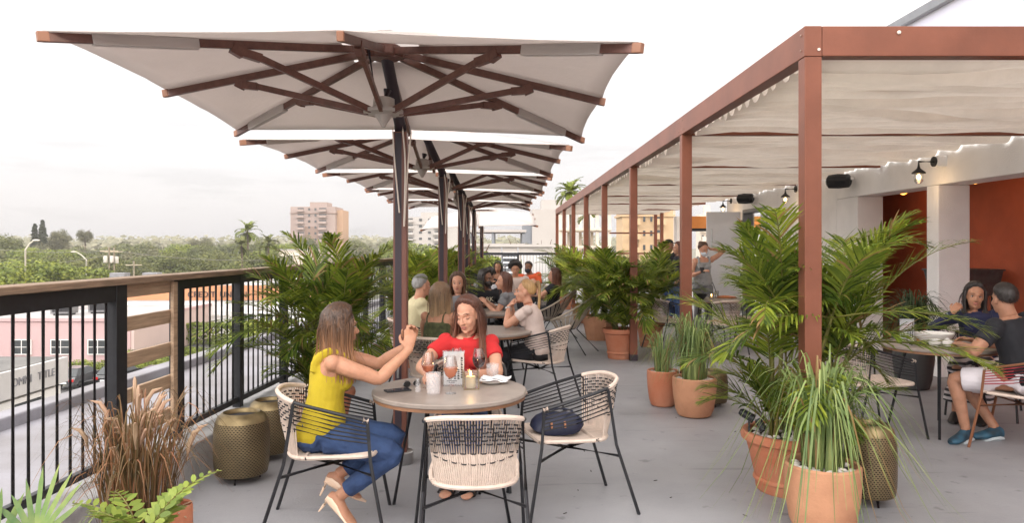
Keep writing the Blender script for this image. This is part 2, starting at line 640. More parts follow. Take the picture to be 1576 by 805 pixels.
mb = MB()
mb.bx(WX, WX + .37, -5, 11.8, 2.36, 3.12)                      # lintel
mb.bx(WX, WX + .25, 11.8, 14.9, 0, 3.12)
mb.bx(WX, WX + .25, 14.9, 16.4, 2.42, 3.12)
mb.bx(WX, WX + .25, 16.4, 17.6, 0, 3.12)
hpart('front_wall', mb, M_white, bevel=.01)
for y0, y1 in ((-2.0, -1.0), (3.0, 3.6), (9.03, 9.28), (11.1, 11.798)):
    mb = MB(); mb.bx(WX, WX + .39, y0, y1, 0, 2.358); hpart('pier', mb, M_white, bevel=.012)
mb = MB(); mb.bx(6.6, 6.8, -5, 13.7, 0, 2.75); mb.bx(5.56, 6.6, 13.5, 13.7, 0, 2.75)
hpart('recess_wall', mb, M_red)
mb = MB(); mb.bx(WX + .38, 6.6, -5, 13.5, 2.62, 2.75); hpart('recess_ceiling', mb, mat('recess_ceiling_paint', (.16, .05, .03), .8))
mb = MB(); mb.bx(5.5, 6.9, -5, 17.6, 3.122, 4.62); hpart('upper_wall', mb, M_lilac)
mb = MB(); mb.bx(5.42, 7.0, -5.1, 17.7, 4.622, 4.74); hpart('roof_cap', mb, M_greytrim, bevel=.01)
# door
mb = MB()
mb.bx(WX - .012, WX + .20, 14.88, 14.96, 0, 2.42); mb.bx(WX - .012, WX + .20, 16.34, 16.42, 0, 2.42)
mb.bx(WX - .012, WX + .20, 14.96, 16.34, 2.34, 2.42)
fr = hpart('door_frame', mb, M_greytrim, bevel=.006)
mb = MB(); mb.bx(WX + .10, WX + .16, 14.96, 15.58, 0.01, 2.335); mb.bx(WX + .02, WX + .08, 15.0, 15.12, 0.01, 2.33)
hpart('door_panel', mb, M_door, bevel=.006)
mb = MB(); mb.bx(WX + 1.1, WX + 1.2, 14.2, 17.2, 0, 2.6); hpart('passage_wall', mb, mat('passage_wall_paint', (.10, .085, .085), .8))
leaf = MB(); leaf.bx(4.50, WX - .045, 16.43, 16.475, .02, 2.38)
lf = hpart('door_leaf', leaf, M_door, bevel=.006)
mb = MB()
for z in (.75, 2.02):
    mb.bx(WX - .045, WX + .015, 16.41, 16.445, z, z + .17)
hpart('hinge', mb, M_black, lf)
mb = MB(); mb.tube([(4.60, 16.43, 1.55), (4.60, 16.38, 1.55), (4.60, 16.38, 2.0), (4.60, 16.43, 2.0)], .012, 6)
hpart('handle', mb, M_steel, lf)
# beam and pier past the door
mb = MB(); mb.bx(4.62, 4.95, 19.8, 20.1, 0, 2.42)
hpart('end_pier', mb, M_white)
mb = MB(); mb.bx(4.96, 7.2, 19.8, 20.1, 2.10, 2.42); hpart('orange_beam', mb, mat('orange_soffit', (.55, .20, .045), .7, var=.1))
mb = MB(); mb.bx(4.97, 7.0, 19.82, 20.05, 2.02, 2.098); hpart('beam_trim', mb, M_black)


# wall lanterns
def lantern(loc, label, lit=True):
    t = empty('wall_lantern', loc, 0, label, 'lamp', 'lanterns on the white wall')
    mb = MB(); mb.box((.26, 0, .03), (.14, .13, .13)); mb.build('mount_box', M_white, t, bevel=.008)
    mb = MB(); mb.lathe([(.062, 0), (.062, .03)], 16, (.175, 0, .03), ax=Euler((0, R(90), 0)).to_matrix())
    mb.tube([(.18, 0, .03), (0, 0, .03), (0, 0, -.03)], .013, 8)
    mb.build('arm', M_black, t)
    mb = MB(); mb.lathe([(.012, -.02), (.02, -.05), (.045, -.075), (.075, -.10), (.078, -.115), (.03, -.115)], 16); mb.build('shade', M_black, t)
    mb = MB(); mb.lathe([(.05, -.117), (.055, -.16), (.05, -.21), (.03, -.235)], 14, cap0=False); mb.build('glass', G_clear, t)
    mb = MB(); mb.ell((0, 0, -.155), (.024, .024, .033)); mb.build('bulb', M_glow, t)
    l = bpy.data.lights.new('bulb_light', 'POINT'); l.energy = 2.0; l.color = (1, .68, .36); l.shadow_soft_size = .03
    lo = bpy.data.objects.new('bulb_light', l); COL.objects.link(lo); lo.parent = t; lo.location = (0, 0, -.27)
    return t


lantern((5.0, 8.92, 2.60), 'lit black lantern on an arm above the nearest white pier')
lantern((5.0, 13.15, 2.60), 'lit black lantern on the wall between the two black speakers')
lantern((5.0, 16.9, 2.62), 'lit black lantern on the wall just beyond the open door')

for loc, lab, w_ in (((5.95, 9.35, 2.50), 'glowing amber bulkhead light inside the red recess, right of the front pier', 2.5), ((6.10, 11.3, 2.50), 'pale bulkhead light, its amber glow added, in the narrow red panel left of the front pier', 1.8)):  # second one's amber glow is added to brighten the red panel
    t = empty('bulkhead_light', loc, 0, lab, 'lamp', 'bulkhead lights in the recess')
    mb = MB(); mb.lathe([(.09, .12), (.09, .0)], 18); mb.build('base', M_white, t)
    mb = MB(); mb.ell((0, 0, -.005), (.082, .082, .10)); mb.build('glass_dome', M_amber, t)
    l = bpy.data.lights.new('bulkhead_glow', 'POINT'); l.energy = w_; l.color = (1, .62, .32); l.shadow_soft_size = .08
    lo = bpy.data.objects.new('bulkhead_glow', l); COL.objects.link(lo); lo.parent = t; lo.location = (0, 0, -.16)


def speaker(loc, label):
    t = empty('wall_speaker', loc, R(-20), label, 'speaker', 'speakers on the white wall')
    mb = MB(); mb.lathe([(.07, -.17), (.105, -.14), (.115, 0), (.105, .14), (.07, .17)], 10, ax=Euler((R(90), 0, R(65))).to_matrix(), smooth=True)
    mb.build('cabinet', M_black, t, sharp=30)
    mb = MB(); mb.bar((.02, 0, .02), (.21, -.05, .04), .05, .05); mb.build('bracket', M_white, t)


speaker((5.09, 11.25, 2.60), 'black wall speaker beside the grass palm pier, nearest speaker')
speaker((5.09, 15.6, 2.62), 'small black wall speaker above the open door')

# galvanised trough in the recess
t = empty('trough', (6.05, 9.75, 0), R(12), 'dark galvanised trough on a black stand in the red recess', 'trough')
mb = MB()
mb.loft([[V((sx * w, sy * d, z)) for sx, sy in ((-1, -1), (1, -1), (1, 1), (-1, 1))] for w, d, z in ((.34, .2, .96), (.40, .24, 1.30))], smooth=False)
mb.loft([[V((sx * w, sy * d, z)) for sx, sy in ((-1, -1), (1, -1), (1, 1), (-1, 1))] for w, d, z in ((.415, .255, 1.285), (.415, .255, 1.31))], smooth=False)
mb.build('tub', mat('galvanised', (.12, .125, .13), .5, metal=.6, var=.3, vscale=9), t, bevel=.01)
for sx in (-1, 1):
    for sy in (-1, 1):
        mb = MB(); mb.bar((sx * .33, sy * .18, 0), (sx * .30, sy * .16, .96), .03, .03); mb.build('leg', M_black, t)
mb = MB(); mb.bar((-.32, -.17, .55), (.32, -.17, .55), .02, .03); mb.bx(-.3, .3, -.16, .16, .5, .53); mb.build('shelf', M_black, t)

# ------------------------------------------------------------------ pergola
M_tipbolt = mat('bolt_zinc', (.32, .22, .18), .45, metal=.5)
PX, PY0, DP, NP = 1.815, 4.39, 3.0, 8
per = empty('pergola', (PX, PY0, 0), 0, 'long rust brown steel pergola with a wavy cream canvas shade', 'pergola')
for k in range(NP):
    mb = MB(); mb.bx(-.05, .05, -.05 + k * DP, .05 + k * DP, 0, 2.718)
    p = mb.build('post', M_rust, per, bevel=.004)
    mb = MB(); mb.bx(-.054, .054, -.054 + k * DP, .054 + k * DP, 0, .09); mb.build('foot', M_channel, p, bevel=.004)
mb = MB(); mb.bx(-.052, .05, -.052, 21.05, 2.72, 2.90); mb.build('side_beam', M_rust, per, bevel=.005)
mb = MB(); mb.bx(.052, 6.2, -.050, .05, 2.722, 2.899); mb.build('front_beam', M_rust, per, bevel=.005)
for k in range(1, NP):
    mb = MB(); mb.bx(.052, 3.46, k * DP - .03, k * DP + .03, 2.712, 2.79); mb.build('cross_beam', M_rust, per, bevel=.003)
for k in range(NP):
    mb = MB()
    for yy in ((-.028, .028) if 0 < k < NP - 1 else (.0,)):
        for zz in (2.765, 2.855):
            mb.lathe([(.007, 0), (.007, .004), (.004, .006)], 8, (-.052, k * DP + yy * 3, zz), ax=Euler((0, R(-90), 0)).to_matrix())
    mb.build('bolt', M_tipbolt, per)
mb = MB(); mb.lathe([(.011, 0), (.011, .008), (.006, .011)], 10, (.50, -.0505, 2.86), ax=Euler((R(90), 0, 0)).to_matrix()); mb.lathe([(.009, 0), (.009, .006)], 8, (.03, -.0525, 2.76), ax=Euler((R(90), 0, 0)).to_matrix()); mb.build('bolt', M_cord, per)
for y in (20.0, 21.0):
    mb = MB(); mb.bx(3.33, 3.43, y - .05, y + .05, 0, 2.724); mb.build('post', M_rust, per)
mb = MB(); mb.bx(.0, 3.4, 20.96, 21.04, 1.35, 1.40); mb.bx(1.8, 3.4, 20.96, 21.04, 2.05, 2.10); mb.build('end_rail', M_rust, per)


def shade_bay(k):
    random.seed(50 + k)
    y0, y1 = k * DP + .06, (k + 1) * DP - .06
    nx, nf = 26, 15
    per_f = 7
    fold = [y0]
    for i in range(nf): fold.append(fold[-1] + random.uniform(.8, 1.2))
    s = (y1 - y0) / (fold[-1] - y0)
    fold = [y0 + (f - y0) * s for f in fold]
    depth = [random.uniform(.045, .10) for _ in range(nf)]
    xr = 3.46 if k > 0 else 5.6
    rows = []
    for i in range(nf):
        for j in range(per_f):
            rows.append((i, j / per_f))
    rows.append((nf - 1, 1.0))
    vs = []
    for (i, u) in rows:
        y = lerp(fold[i], fold[i + 1], u)
        for c in range(nx + 1):
            x = lerp(.065, xr, c / nx)
            w = noise.noise(V((x * .9, i * 3.7 + k * 11, 0)))
            prof = (1 - abs(2 * u - 1) ** 2.5)
            edge = .75 + .5 * (1 - min(1, x / .5))
            z = 2.79 - depth[i] * (edge + .7 * w) * prof
            z += .028 * noise.noise(V((x * 1.4, y * 2.6, k * 3.0))) + .012 * noise.noise(V((x * 5, y * 9, k)))
            yy = y + .10 * noise.noise(V((x * .7, i * 1.9, k * 5.0))) * min(1, min(y - y0, y1 - y) * 5)
            z -= .015 * math.sin(math.pi * min(1, x / xr))
            vs.append((x, yy, z))
    fs = []
    W = nx + 1
    for r in range(len(rows) - 1):
        for c in range(nx):
            fs.append((r * W + c, r * W + c + 1, (r + 1) * W + c + 1, (r + 1) * W + c))
    mb = MB(); mb.add(vs, fs, 0, True)
    cs = mb.build('canvas_shade', M_shade, per, sharp=65)
    mb = MB()
    for i in range(1, nf):
        row = vs[i * per_f * W:(i * per_f + 1) * W]
        mb.tube([V(p) - V((0, 0, .004)) for p in row], .0065, 5, smooth=True)
    mb.build('rod_pockets', mat('pleat_shade_hem', (.44, .37, .31), .9), cs)  # rod pockets toned darker so they draw the pleats' shade lines


for k in range(NP - 1): shade_bay(k)

# ------------------------------------------------------------------ umbrellas
UR, UD = 1.46, 1.32


def make_umbrella(tilt=(0, 0), label='', loc=(0, 0, 0), low=0.0, hx=0.0):
    root = empty('cantilever_umbrella', loc, 0, label, 'umbrella', 'square cream umbrellas in a row down the terrace')
    H = V((-.03 + hx, -.53, 2.955 - low))
    Tm = Matrix.Translation(H) @ Euler((R(tilt[0]), R(tilt[1]), 0)).to_matrix().to_4x4()

    def T(x, y, z): return Tm @ V((x, y, z))
    tips = []
    for i in range(8):
        a = i * 45
        x = (0, 1, 1, 1, 0, -1, -1, -1)[i]; y = (1, 1, 0, -1, -1, -1, 0, 1)[i]
        tips.append(V((x * UR, y * UD, -.36 if x and y else -.33)))
    # parts on the pole
    mb = MB(); mb.bx(-.05, .05, -.05, .05, .055, 2.45 - low); po = mb.build('pole', M_pole, root, bevel=.006)
    mb = MB(); mb.bx(-.036, .012, -.053, -.049, .06, 2.44 - low); mb.build('channel', M_channel, po)
    mb = MB(); mb.lathe([(.088, 0.0), (.092, .012), (.092, .085), (.085, .09)], 28); mb.build('base_collar', M_steel, root)
    mb = MB(); mb.tube([(0, 0, 2.42 - low), (0, -.05, 2.50 - low), H + V((0, .03, -.06))], .042, 10); mb.build('arm', M_channel, root)
    mb = MB()
    mb.box((-.01, -.065, .80), (.04, .03, .11)); mb.box((-.01, -.075, .70), (.018, .02, .12)); mb.tube([(-.01, -.08, .84), (-.01, -.13, .86)], .01, 6)
    mb.build('latch', M_steel, root, bevel=.003)
    mb = MB()
    mb.tube(spline([(.02, -.07, 2.50 - low), (.045, -.09, 2.2), (.035, -.075, 1.75), (.055, -.075, 2.1), (.09, -.12, 2.42 - low)], 6), .006, 5)
    mb.tube(spline([(-.05, -.07, 2.48 - low), (-.035, -.085, 2.25), (.0, -.075, 1.85)], 6), .0055, 5)
    mb.build('cord', M_cord, root)
    # head
    mb = MB()
    mb.lathe([(.10, -.095), (.115, -.08), (.115, -.02), (.09, -.005)], 16)
    mb.box((-.02, -.04, -.07), (.30, .07, .06))
    mb.v = [tuple(Tm @ V(p)) for p in mb.v]
    hub = mb.build('upper_hub', M_rib, root)
    mb = MB(); mb.lathe([(.055, .075), (.065, .085), (.05, .125), (.02, .15)], 14); mb.v = [tuple(Tm @ V(p)) for p in mb.v]
    mb.build('finial', M_steel, hub)
    L = V((0, 0, -.455))
    mb = MB()
    mb.lathe([(.045, .10), (.07, .09), (.075, .02), (.135, .012), (.135, -.012), (.06, -.02), (.035, -.06), (.012, -.10)], 18, L)
    mb.v = [tuple(Tm @ V(p)) for p in mb.v]
    mb.build('lower_hub', mat('hub_grey', (.36, .32, .29), .5), root)
    mb = MB(); mb.tube([T(-.09, -.12, -.06), T(-.03, -.10, -.41)], .011, 6); mb.tube([T(.02, .02, -.30), T(-.005, 0, -.43)], .03, 8)
    mb.build('crank_rod', M_channel, root)
    for i, tp in enumerate(tips):
        corner = i % 2 == 1
        d = V((tp.x, tp.y, 0)).normalized()
        p0 = T(*(d * .09 + V((0, 0, -.055)))); p1 = T(*(tp + V((0, 0, -.03))))
        mb = MB(); mb.bar(p0, p1, .030, .046)
        rb = mb.build('rib', M_rib, root, bevel=.003)
        f = .45 if corner else .60
        j = tp * f + V((0, 0, -.055 * (1 - f) - .03 * f - .055))
        s0 = T(*(d * .10 + L)); s1 = T(*j)
        mb = MB(); mb.bar(s0, s1, .026, .040)
        dd = (s1 - s0).normalized()
        jt = T(*(tp * (f + .05) + V((0, 0, -.075))))
        mb.bar(s1 - dd * .03, jt, .044, .05)
        mb.bar(jt - dd * .02, T(*(tp * (f + .075) + V((0, 0, -.045)))), .042, .07)
        mb.build('strut', M_rib, rb, bevel=.003)
        if corner:
            mb = MB(); a = T(*(tp * .62 + V((0, 0, -.038)))); b = T(*(tp * .89 + V((0, 0, -.032))))
            mb.bar(a, b, .045, .062); mb.build('sleeve', M_canopy, rb, bevel=.006)
        mb = MB(); mb.bar(T(*(tp * .985 + V((0, 0, -.028)))), T(*(tp * 1.012 + V((0, 0, -.026)))), .034, .05); mb.build('rib_tip', mat('tip_timber', (.26, .12, .07), .5), rb, bevel=.004)
    # canvas
    mb = MB()
    for i in range(8):
        A, B = tips[i], tips[(i + 1) % 8]
        nu_, nv_ = 10, 8
        vs = []
        for a in range(nu_ + 1):
            u = lerp(.17, 1.0, a / nu_)
            for b in range(nv_ + 1):
                v = b / nv_
                p = A.lerp(B, v) * u
                bow = 4 * v * (1 - v)
                p = p * (1 - .018 * bow * u * u)
                p.z -= .007 * bow * u
                p.z += .004 * noise.noise(p * 5)
                vs.append(T(p.x, p.y, p.z))
        fs = []
        for a in range(nu_):
            for b in range(nv_):
                q = a * (nv_ + 1) + b
                fs.append((q, q + 1, q + nv_ + 2, q + nv_ + 1))
        mb.add(vs, fs, 0, True)
    cn_ = mb.build('canopy', M_canopy, root, sharp=80)
    md = cn_.modifiers.new('thick', 'SOLIDIFY'); md.thickness = .005; md.offset = 1
    mb = MB()
    for i in range(8):
        A, B = tips[i], tips[(i + 1) % 8]
        q = [T(*(p * u + V((0, 0, h)))) for (p, u, h) in ((A, .02, .075), (B, .02, .075), (B, .26, .075), (A, .26, .075))]
        mb.add(q, [(0, 1, 2, 3)], 0, True)
    mb.build('vent_cap', M_canopy, cn_, sharp=80)
    return root


umb = make_umbrella((-1.5, 1.1), 'nearest cream square umbrella on a bronze pole behind the front table', (-.766, 5.48, 0))
umb2 = make_umbrella((.3, 1.0), 'second cream umbrella from the camera, behind the nearest one', (-.70, 8.45, 0), low=.055, hx=-.14)
ulab = ['second cream umbrella from the camera, behind the nearest one',
        'third cream umbrella down the row',
        'fourth cream umbrella down the row',
        'fifth cream umbrella, farthest one still upright']
for i, (x, y) in enumerate([(-.66, 11.4), (-.71, 14.3), (-.70, 17.2)]):
    copy_tree(umb2, (x, y, 0), R((-1, 1.5, -2)[i]), ulab[i + 1])
make_umbrella((9, -2), 'last umbrella of the row, tilted so its sunlit white top shows', (-.62, 20.4, 0), low=.30)
# ------------------------------------------------------------------ rope chairs
M_rope = mat('cream_rope', (.62, .50, .42), .85, var=.10, vscale=30, island=.07)
M_ropeb = mat('black_rope', (.018, .016, .018), .7)
M_rope_red = mat('red_rope', (.34, .028, .035), .75)
M_leg_or = mat('bronze_leg', (.20, .075, .032), .45)


def make_chair(label, band=M_ropeb, legm=M_black, group='rope chairs round the tables', wide=1.0):
    t = empty('rope_chair', (0, 0, 0), 0, label, 'chair', group)
    W = wide
    rim = spline([(-.27 * W, .23, .645), (-.285 * W, .02, .70), (-.262 * W, -.20, .755), (-.15 * W, -.305, .785), (0, -.335, .79), (.15 * W, -.305, .785), (.262 * W, -.20, .755), (.285 * W, .02, .70), (.27 * W, .23, .645)], 10)
    seat = [(-.235 * W, .25, .45), (-.245 * W, 0, .445), (-.22 * W, -.17, .44), (-.12 * W, -.245, .438), (0, -.26, .438), (.12 * W, -.245, .438), (.22 * W, -.17, .44), (.245 * W, 0, .445), (.235 * W, .25, .45), (0, .265, .452)]
    ring = spline(seat + [seat[0]], 8)
    back = rim[20:61]      # between the two rear posts
    # frame
    mb = MB()
    mb.tube(rim, .0105, 7)
    mb.tube(ring, .0095, 6)
    fr = mb.build('frame', M_black if legm is M_black else M_leg_or, t)
    mb = MB()
    for sx in (-1, 1):
        mb.tube([(sx * .15 * W, -.16, .425), (0, -.02, .355)], .0095, 6)
        mb.tube([(sx * .15 * W, .17, .43), (0, .02, .355)], .0095, 6)
        mb.tube([(0, 0, .355), (sx * .29 * W, .262, .35)], .0095, 6)
        mb.tube([(0, 0, .355), (sx * .28 * W, -.285, .35)], .0095, 6)
    mb.build('stretcher', M_black if legm is M_black else M_leg_or, t)
    for sx in (-1, 1):
        mb = MB(); mb.tube([(sx * .268 * W, .23, .65), (sx * .285 * W, .25, .42), (sx * .315 * W, .335, .0)], [.0105, .0105, .0115], 7); mb.build('leg', legm, t)
        mb = MB(); mb.tube([(sx * .262 * W, -.20, .76), (sx * .275 * W, -.255, .42), (sx * .305 * W, -.40, .0)], [.0105, .0105, .0115], 7); mb.build('leg', legm, t)
    # back cords
    mb = MB()
    n = 38
    cords = []
    for i in range(n + 1):
        u = i / n
        fi = u * 40
        a = back[min(39, int(fi))].lerp(back[min(39, int(fi)) + 1], fi - min(39, int(fi)))
        x = lerp(-.205, .205, u) * W
        ang = lerp(-1, 1, u)
        b = V((x, -.262 + .075 * abs(ang) ** 2.6, .438))
        cords.append((a, b))
        m_ = a.lerp(b, .5) + V((0, -.012, 0)) * (1 - abs(ang) ** 2)
        mb.tube([a, m_, b], .0046, 5, caps=False)
    mb.tube(back, .0135, 7)
    mb.tube([p for p in ring if p.y < -.12], .0125, 6)
    mb.build('back_cords', M_rope, t)
    # woven band
    mb = MB()
    rows = [.10, .155, .21, .265, .32, .375]
    for r, fr_ in enumerate(rows):
        pts = []
        for i, (a, b) in enumerate(cords):
            m_ = a.lerp(b, .5) + V((0, -.012, 0)) * (1 - abs(lerp(-1, 1, i / n)) ** 2)
            p = a.lerp(m_, fr_ * 2) if fr_ < .5 else m_.lerp(b, fr_ * 2 - 1)
            nrm = V((p.x, p.y + .0, 0)).normalized()
            s = 1 if ((i // 2) + r) % 2 else -1
            pts.append(p + nrm * (.0062 * s))
        mb.tube(pts, .0042, 5)
    for k, fr_ in enumerate((.50, .66)):
        pts = []
        for i, (a, b) in enumerate(cords):
            f2 = fr_ - .14 * (abs(lerp(-1, 1, i / n)) ** 2) * k
            m_ = a.lerp(b, .5) + V((0, -.012, 0)) * (1 - abs(lerp(-1, 1, i / n)) ** 2)
            p = a.lerp(m_, f2 * 2) if f2 < .5 else m_.lerp(b, f2 * 2 - 1)
            nrm = V((p.x, p.y, 0)).normalized()
            s = 1 if (i // 2) % 2 else -1
            pts.append(p + nrm * (.0065 * s))
        mb.tube(pts, .0036, 5)
    mb.build('woven_band', band, t)
    # arm cords
    for sx in (-1, 1):
        mb = MB()
        for k in range(7):
            z = k * .024
            pts = [V((sx * .262 * W, -.20, .755 - z)), V((sx * .279 * W, .02, .700 - z * 1.0)), V((sx * .268 * W, .23, .645 - z * .85))]
            mb.tube(pts, .0046, 5)
        mb.build('arm_cords', band, t)
        mb = MB(); mb.tube([(sx * .272 * W, .205, .651), (sx * .268 * W, .235, .643)], .016, 8)
        mb.build('arm_wrap', M_rope, t)
    # seat
    mb = MB()
    m_ = 44
    for i in range(m_ + 1):
        u = lerp(-1, 1, i / m_)
        x = u * .232 * W
        yb = -.258 + .085 * abs(u) ** 2.4
        yf = .262 - .012 * abs(u) ** 2
        sag = -.012 * (1 - u * u)
        mb.tube([(x, yb, .442), (x, (yb + yf) / 2, .440 + sag), (x, yf, .456)], .0056, 5, caps=False)
    mb.tube([p for p in ring if p.y > -.15], .0125, 6)
    mb.build('seat', M_rope, t)
    return t


chair0 = make_chair('')
_used = [False]


def chair(x, y, rz, label, src=None):
    s = src or chair0
    if src is None and not _used[0]:
        _used[0] = True
        s.scale = (.90, .92, 1.0)
        s.location = (x, y, 0); s.rotation_euler = (0, 0, R(rz)); s['label'] = label
        return s
    return copy_tree(s, (x, y, 0), R(rz), label)


def make_lounge():
    t = empty('lounge_chair', (0, 0, 0), 0, '', 'chair', 'open string lounge chairs')
    rim = []
    for i in range(49):
        a = 2 * math.pi * i / 48
        x = .36 * math.sin(a) * (1 + .12 * math.cos(a)); v = -math.cos(a)
        rim.append(V((x, .30 - .34 * (v + 1), .44 + .19 * (v + 1) + .03 * math.cos(2 * a))))
    low = []
    for i in range(49):
        a = 2 * math.pi * i / 48
        low.append(V((.13 * math.sin(a), .05 - .10 * (-math.cos(a)), .335 - .02 * math.cos(a))))
    mb = MB(); mb.tube(rim, .012, 7); mb.tube(low, .009, 6); mb.build('frame', M_black, t)
    mb = MB()
    for i in range(48):
        a, b = rim[i], low[i]
        m_ = a.lerp(b, .5) + V((0, 0, -.035))
        mb.tube([a, m_, b], .0045, 4, caps=False)
        if i % 2 == 0:
            a2 = a.lerp(rim[i + 1], .5); b2 = b.lerp(low[i + 1], .5)
            mb.tube([a2, a2.lerp(b2, .5) + V((0, 0, -.035)), b2], .0045, 4, caps=False)
    mb.tube(rim, .0145, 7)
    mb.build('string_shell', mat('beige_string', (.46, .38, .30), .8, island=.1), t)
    for sx in (-1, 1):
        mb = MB(); mb.tube([(sx * .12, .10, .34), (sx * .27, .34, 0)], .010, 6); mb.build('leg', M_black, t)
        mb = MB(); mb.tube([(sx * .12, -.04, .34), (sx * .26, -.34, 0)], .010, 6); mb.build('leg', M_black, t)
        mb = MB(); mb.tube([(sx * .12, -.04, .34), (sx * .20, -.28, .76)], .008, 6); mb.build('back_stay', M_black, t)
    return t


# ------------------------------------------------------------------ tables
M_stone = mat('stone_tabletop', (.33, .28, .245), .38, var=.28, vscale=5, detail=8, col2=(.22, .18, .155), bump=.04)
M_edge = mat('timber_edge', (.22, .11, .06), .5, var=.3, vscale=6)


def make_table(label, r=.46, legc=4, group='round stone-topped tables'):
    t = empty('round_table', (0, 0, 0), 0, label, 'table', group)
    mb = MB(); mb.lathe([(r - .006, .722), (r, .728), (r, .744), (r - .006, .75)], 56); mb.build('tabletop', M_stone, t)
    mb = MB(); mb.lathe([(r - .035, .700), (r - .008, .703), (r - .008, .7215), (r - .035, .7215)], 56); mb.build('edge_band', M_edge, t)
    for k in range(legc):
        a = math.pi / 4 + k * 2 * math.pi / legc
        d = V((math.cos(a), math.sin(a), 0))
        mb = MB(); mb.tube([d * (r * .55) + V((0, 0, .70)), d * (r * .86) + V((0, 0, 0))], [.014, .011], 8); mb.build('leg', M_black, t)
    mb = MB()
    mb.tube([V((math.cos(a) * r * .6, math.sin(a) * r * .6, .69)) for a in [k * math.pi / 12 for k in range(25)]], .009, 6)
    mb.build('support_ring', M_black, t)
    return t


T1 = V((-.326, 4.42, 0))
T2 = V((-.18, 7.55, 0))
T3 = V((-.13, 9.75, 0))
T4 = V((3.80, 6.46, 0))
T5 = V((3.45, 12.1, 0))
T6 = V((.05, 14.6, 0))
tb = make_table('front round table set with wine glasses, candle and menu card')
tb.location = T1; tb.rotation_euler = (0, 0, R(20))
for p, l, rz in ((T2, 'round table between the ponytail woman and the long-haired woman seen from behind', 10),
                 (T3, 'round table in front of the bearded man in the black lettered tee', 30),
                 (T4, 'round table on the right, between the navy woman and the man in black', 15),
                 (T5, 'round table with a pizza board by the open white door', 5),
                 (T6, 'farthest round table, in front of the person in orange', 0)):
    copy_tree(tb, p, R(rz), l)

# ------------------------------------------------------------------ table things
M_paper = mat('white_paper', (.80, .80, .82), .6)
M_ink = mat('black_ink', (.02, .02, .025), .6)
M_porc = mat('porcelain', (.75, .72, .68), .25, coat=.3)
M_rose = mat('rose_wine', (.85, .36, .20), .08, transmission=.6, ior=1.1)
M_redw = mat('red_wine', (.045, .004, .010), .08)
M_frost = mat('frosted_glass', (.80, .77, .77), .30, alpha=.24)
M_wax = mat('candle_wax', (.80, .70, .48), .5, trans=.3)
M_flame = mat('flame', (1, .7, .3), .5, emit=(1, .60, .18), estr=14)
M_napk = mat('napkin_cloth', (.80, .80, .82), .85)


def wine_glass(p, label, wine=None, lvl=.5, s=1.0):
    t = empty('wine_glass', p, 0, label, 'glass', 'stemmed wine glasses on the front table')
    mb = MB()
    mb.lathe([(.033, .0), (.033, .002), (.006, .006), (.0042, .02), (.0042, .080), (.010, .088), (.030, .105), (.041, .135), (.042, .150), (.036, .185), (.029, .215)], 22, cap1=False)
    mb.xform(Matrix.Scale(s, 4)); mb.build('bowl', G_clear, t)
    if wine:
        tab = [(.090, .008), (.105, .028), (.135, .039), (.150, .040), (.185, .034)]
        z1 = lerp(.092, .185, lvl)
        prof = [(interp(z, tab), z) for z in [lerp(.091, z1, k / 6) for k in range(7)]]
        mb = MB(); mb.lathe(prof, 20); mb.xform(Matrix.Scale(s, 4)); mb.build('wine', wine, t)
    return t


def tumbler(p, label, m, h=.10, r=.036):
    o = MB(); o.lathe([(r * .86, 0), (r * .88, .004), (r, h), (r * .94, h), (r * .82, .010)], 22, cap1=True)
    o = o.build('tumbler', m, loc=p); return tag(o, label, 'glass')


def menu_card(p, rz, label):
    t = empty('menu_card', p, rz, label, 'menu')
    t.scale = (1.25, 1.25, 1.32)
    mb = MB(); mb.box((0, .002, .082), (.098, .003, .150)); mb.build('card', M_paper, t)
    mb = MB(); mb.box((0, -.0015, .083), (.108, .002, .162)); mb.box((0, .0055, .083), (.108, .002, .162)); mb.box((0, .012, .0025), (.108, .06, .004)); mb.build('acrylic_holder', G_clear, t)
    mb = MB()
    random.seed(5)
    # columns of dark lettering turned on their side, as printed on the card
    for c, (x, z0, z1) in enumerate(((.038, .035, .125), (.022, .030, .075), (.006, .03, .07), (-.022, .03, .055))):
        z = z0
        while z < z1:
            h = random.uniform(.004, .010)
            mb.box((x, -.0002, z + h / 2), (.009, .0006, h)); mb.box((x + .005, -.0002, z + h * .3), (.003, .0006, h * .4))
            z += h + .003
    mb.box((-.01, -.0002, .022), (.05, .0006, .003)); mb.box((-.01, -.0002, .015), (.03, .0006, .003))
    mb.build('printed_lettering', M_ink, t)
    return t


def on(T, px, py, z=.7505):
    """table point seen at pixel (px, py)"""
    Y = (EYE - z) * F / (py - CY)
    return V(((px - CX) / F * Y, Y, z))


wine_glass(on(T1, 659, 597), 'rosé wine glass left of the menu card, in front of the red-shirted woman', M_rose, .45, 1.0)
wine_glass(on(T1, 693.5, 606), 'fuller rosé wine glass right in front of the menu card', M_rose, .62, 1.0)
wine_glass(on(T1, 703, 589), 'empty wine glass standing behind the menu card', None, s=1.0)
wine_glass(on(T1, 737, 589), 'red wine glass by the red-shirted woman', M_redw, .70, 1.0)
menu_card(on(T1, 698.5, 594), R(2), 'white menu card with turned black lettering in a clear holder on the front table')
tumbler(on(T1, 667, 606), 'frosted water tumbler nearest the salt shaker', M_frost, .12, .045)
tumbler(on(T1, 758, 583), 'frosted water tumbler behind the folded white napkin', M_frost, .095, .042)
t = empty('candle_holder', on(T1, 724.5, 598), R(8), 'square glass holder with a lit cream candle on the front table', 'candle')
mb = MB()
for sx, sy in ((1, 0), (-1, 0), (0, 1), (0, -1)):
    mb.box((sx * .042, sy * .042, .055), (.004 if sx else .088, .004 if sy else .08, .108))
mb.box((0, 0, .003), (.08, .08, .005)); mb.build('glass_box', G_clear, t)
mb = MB()
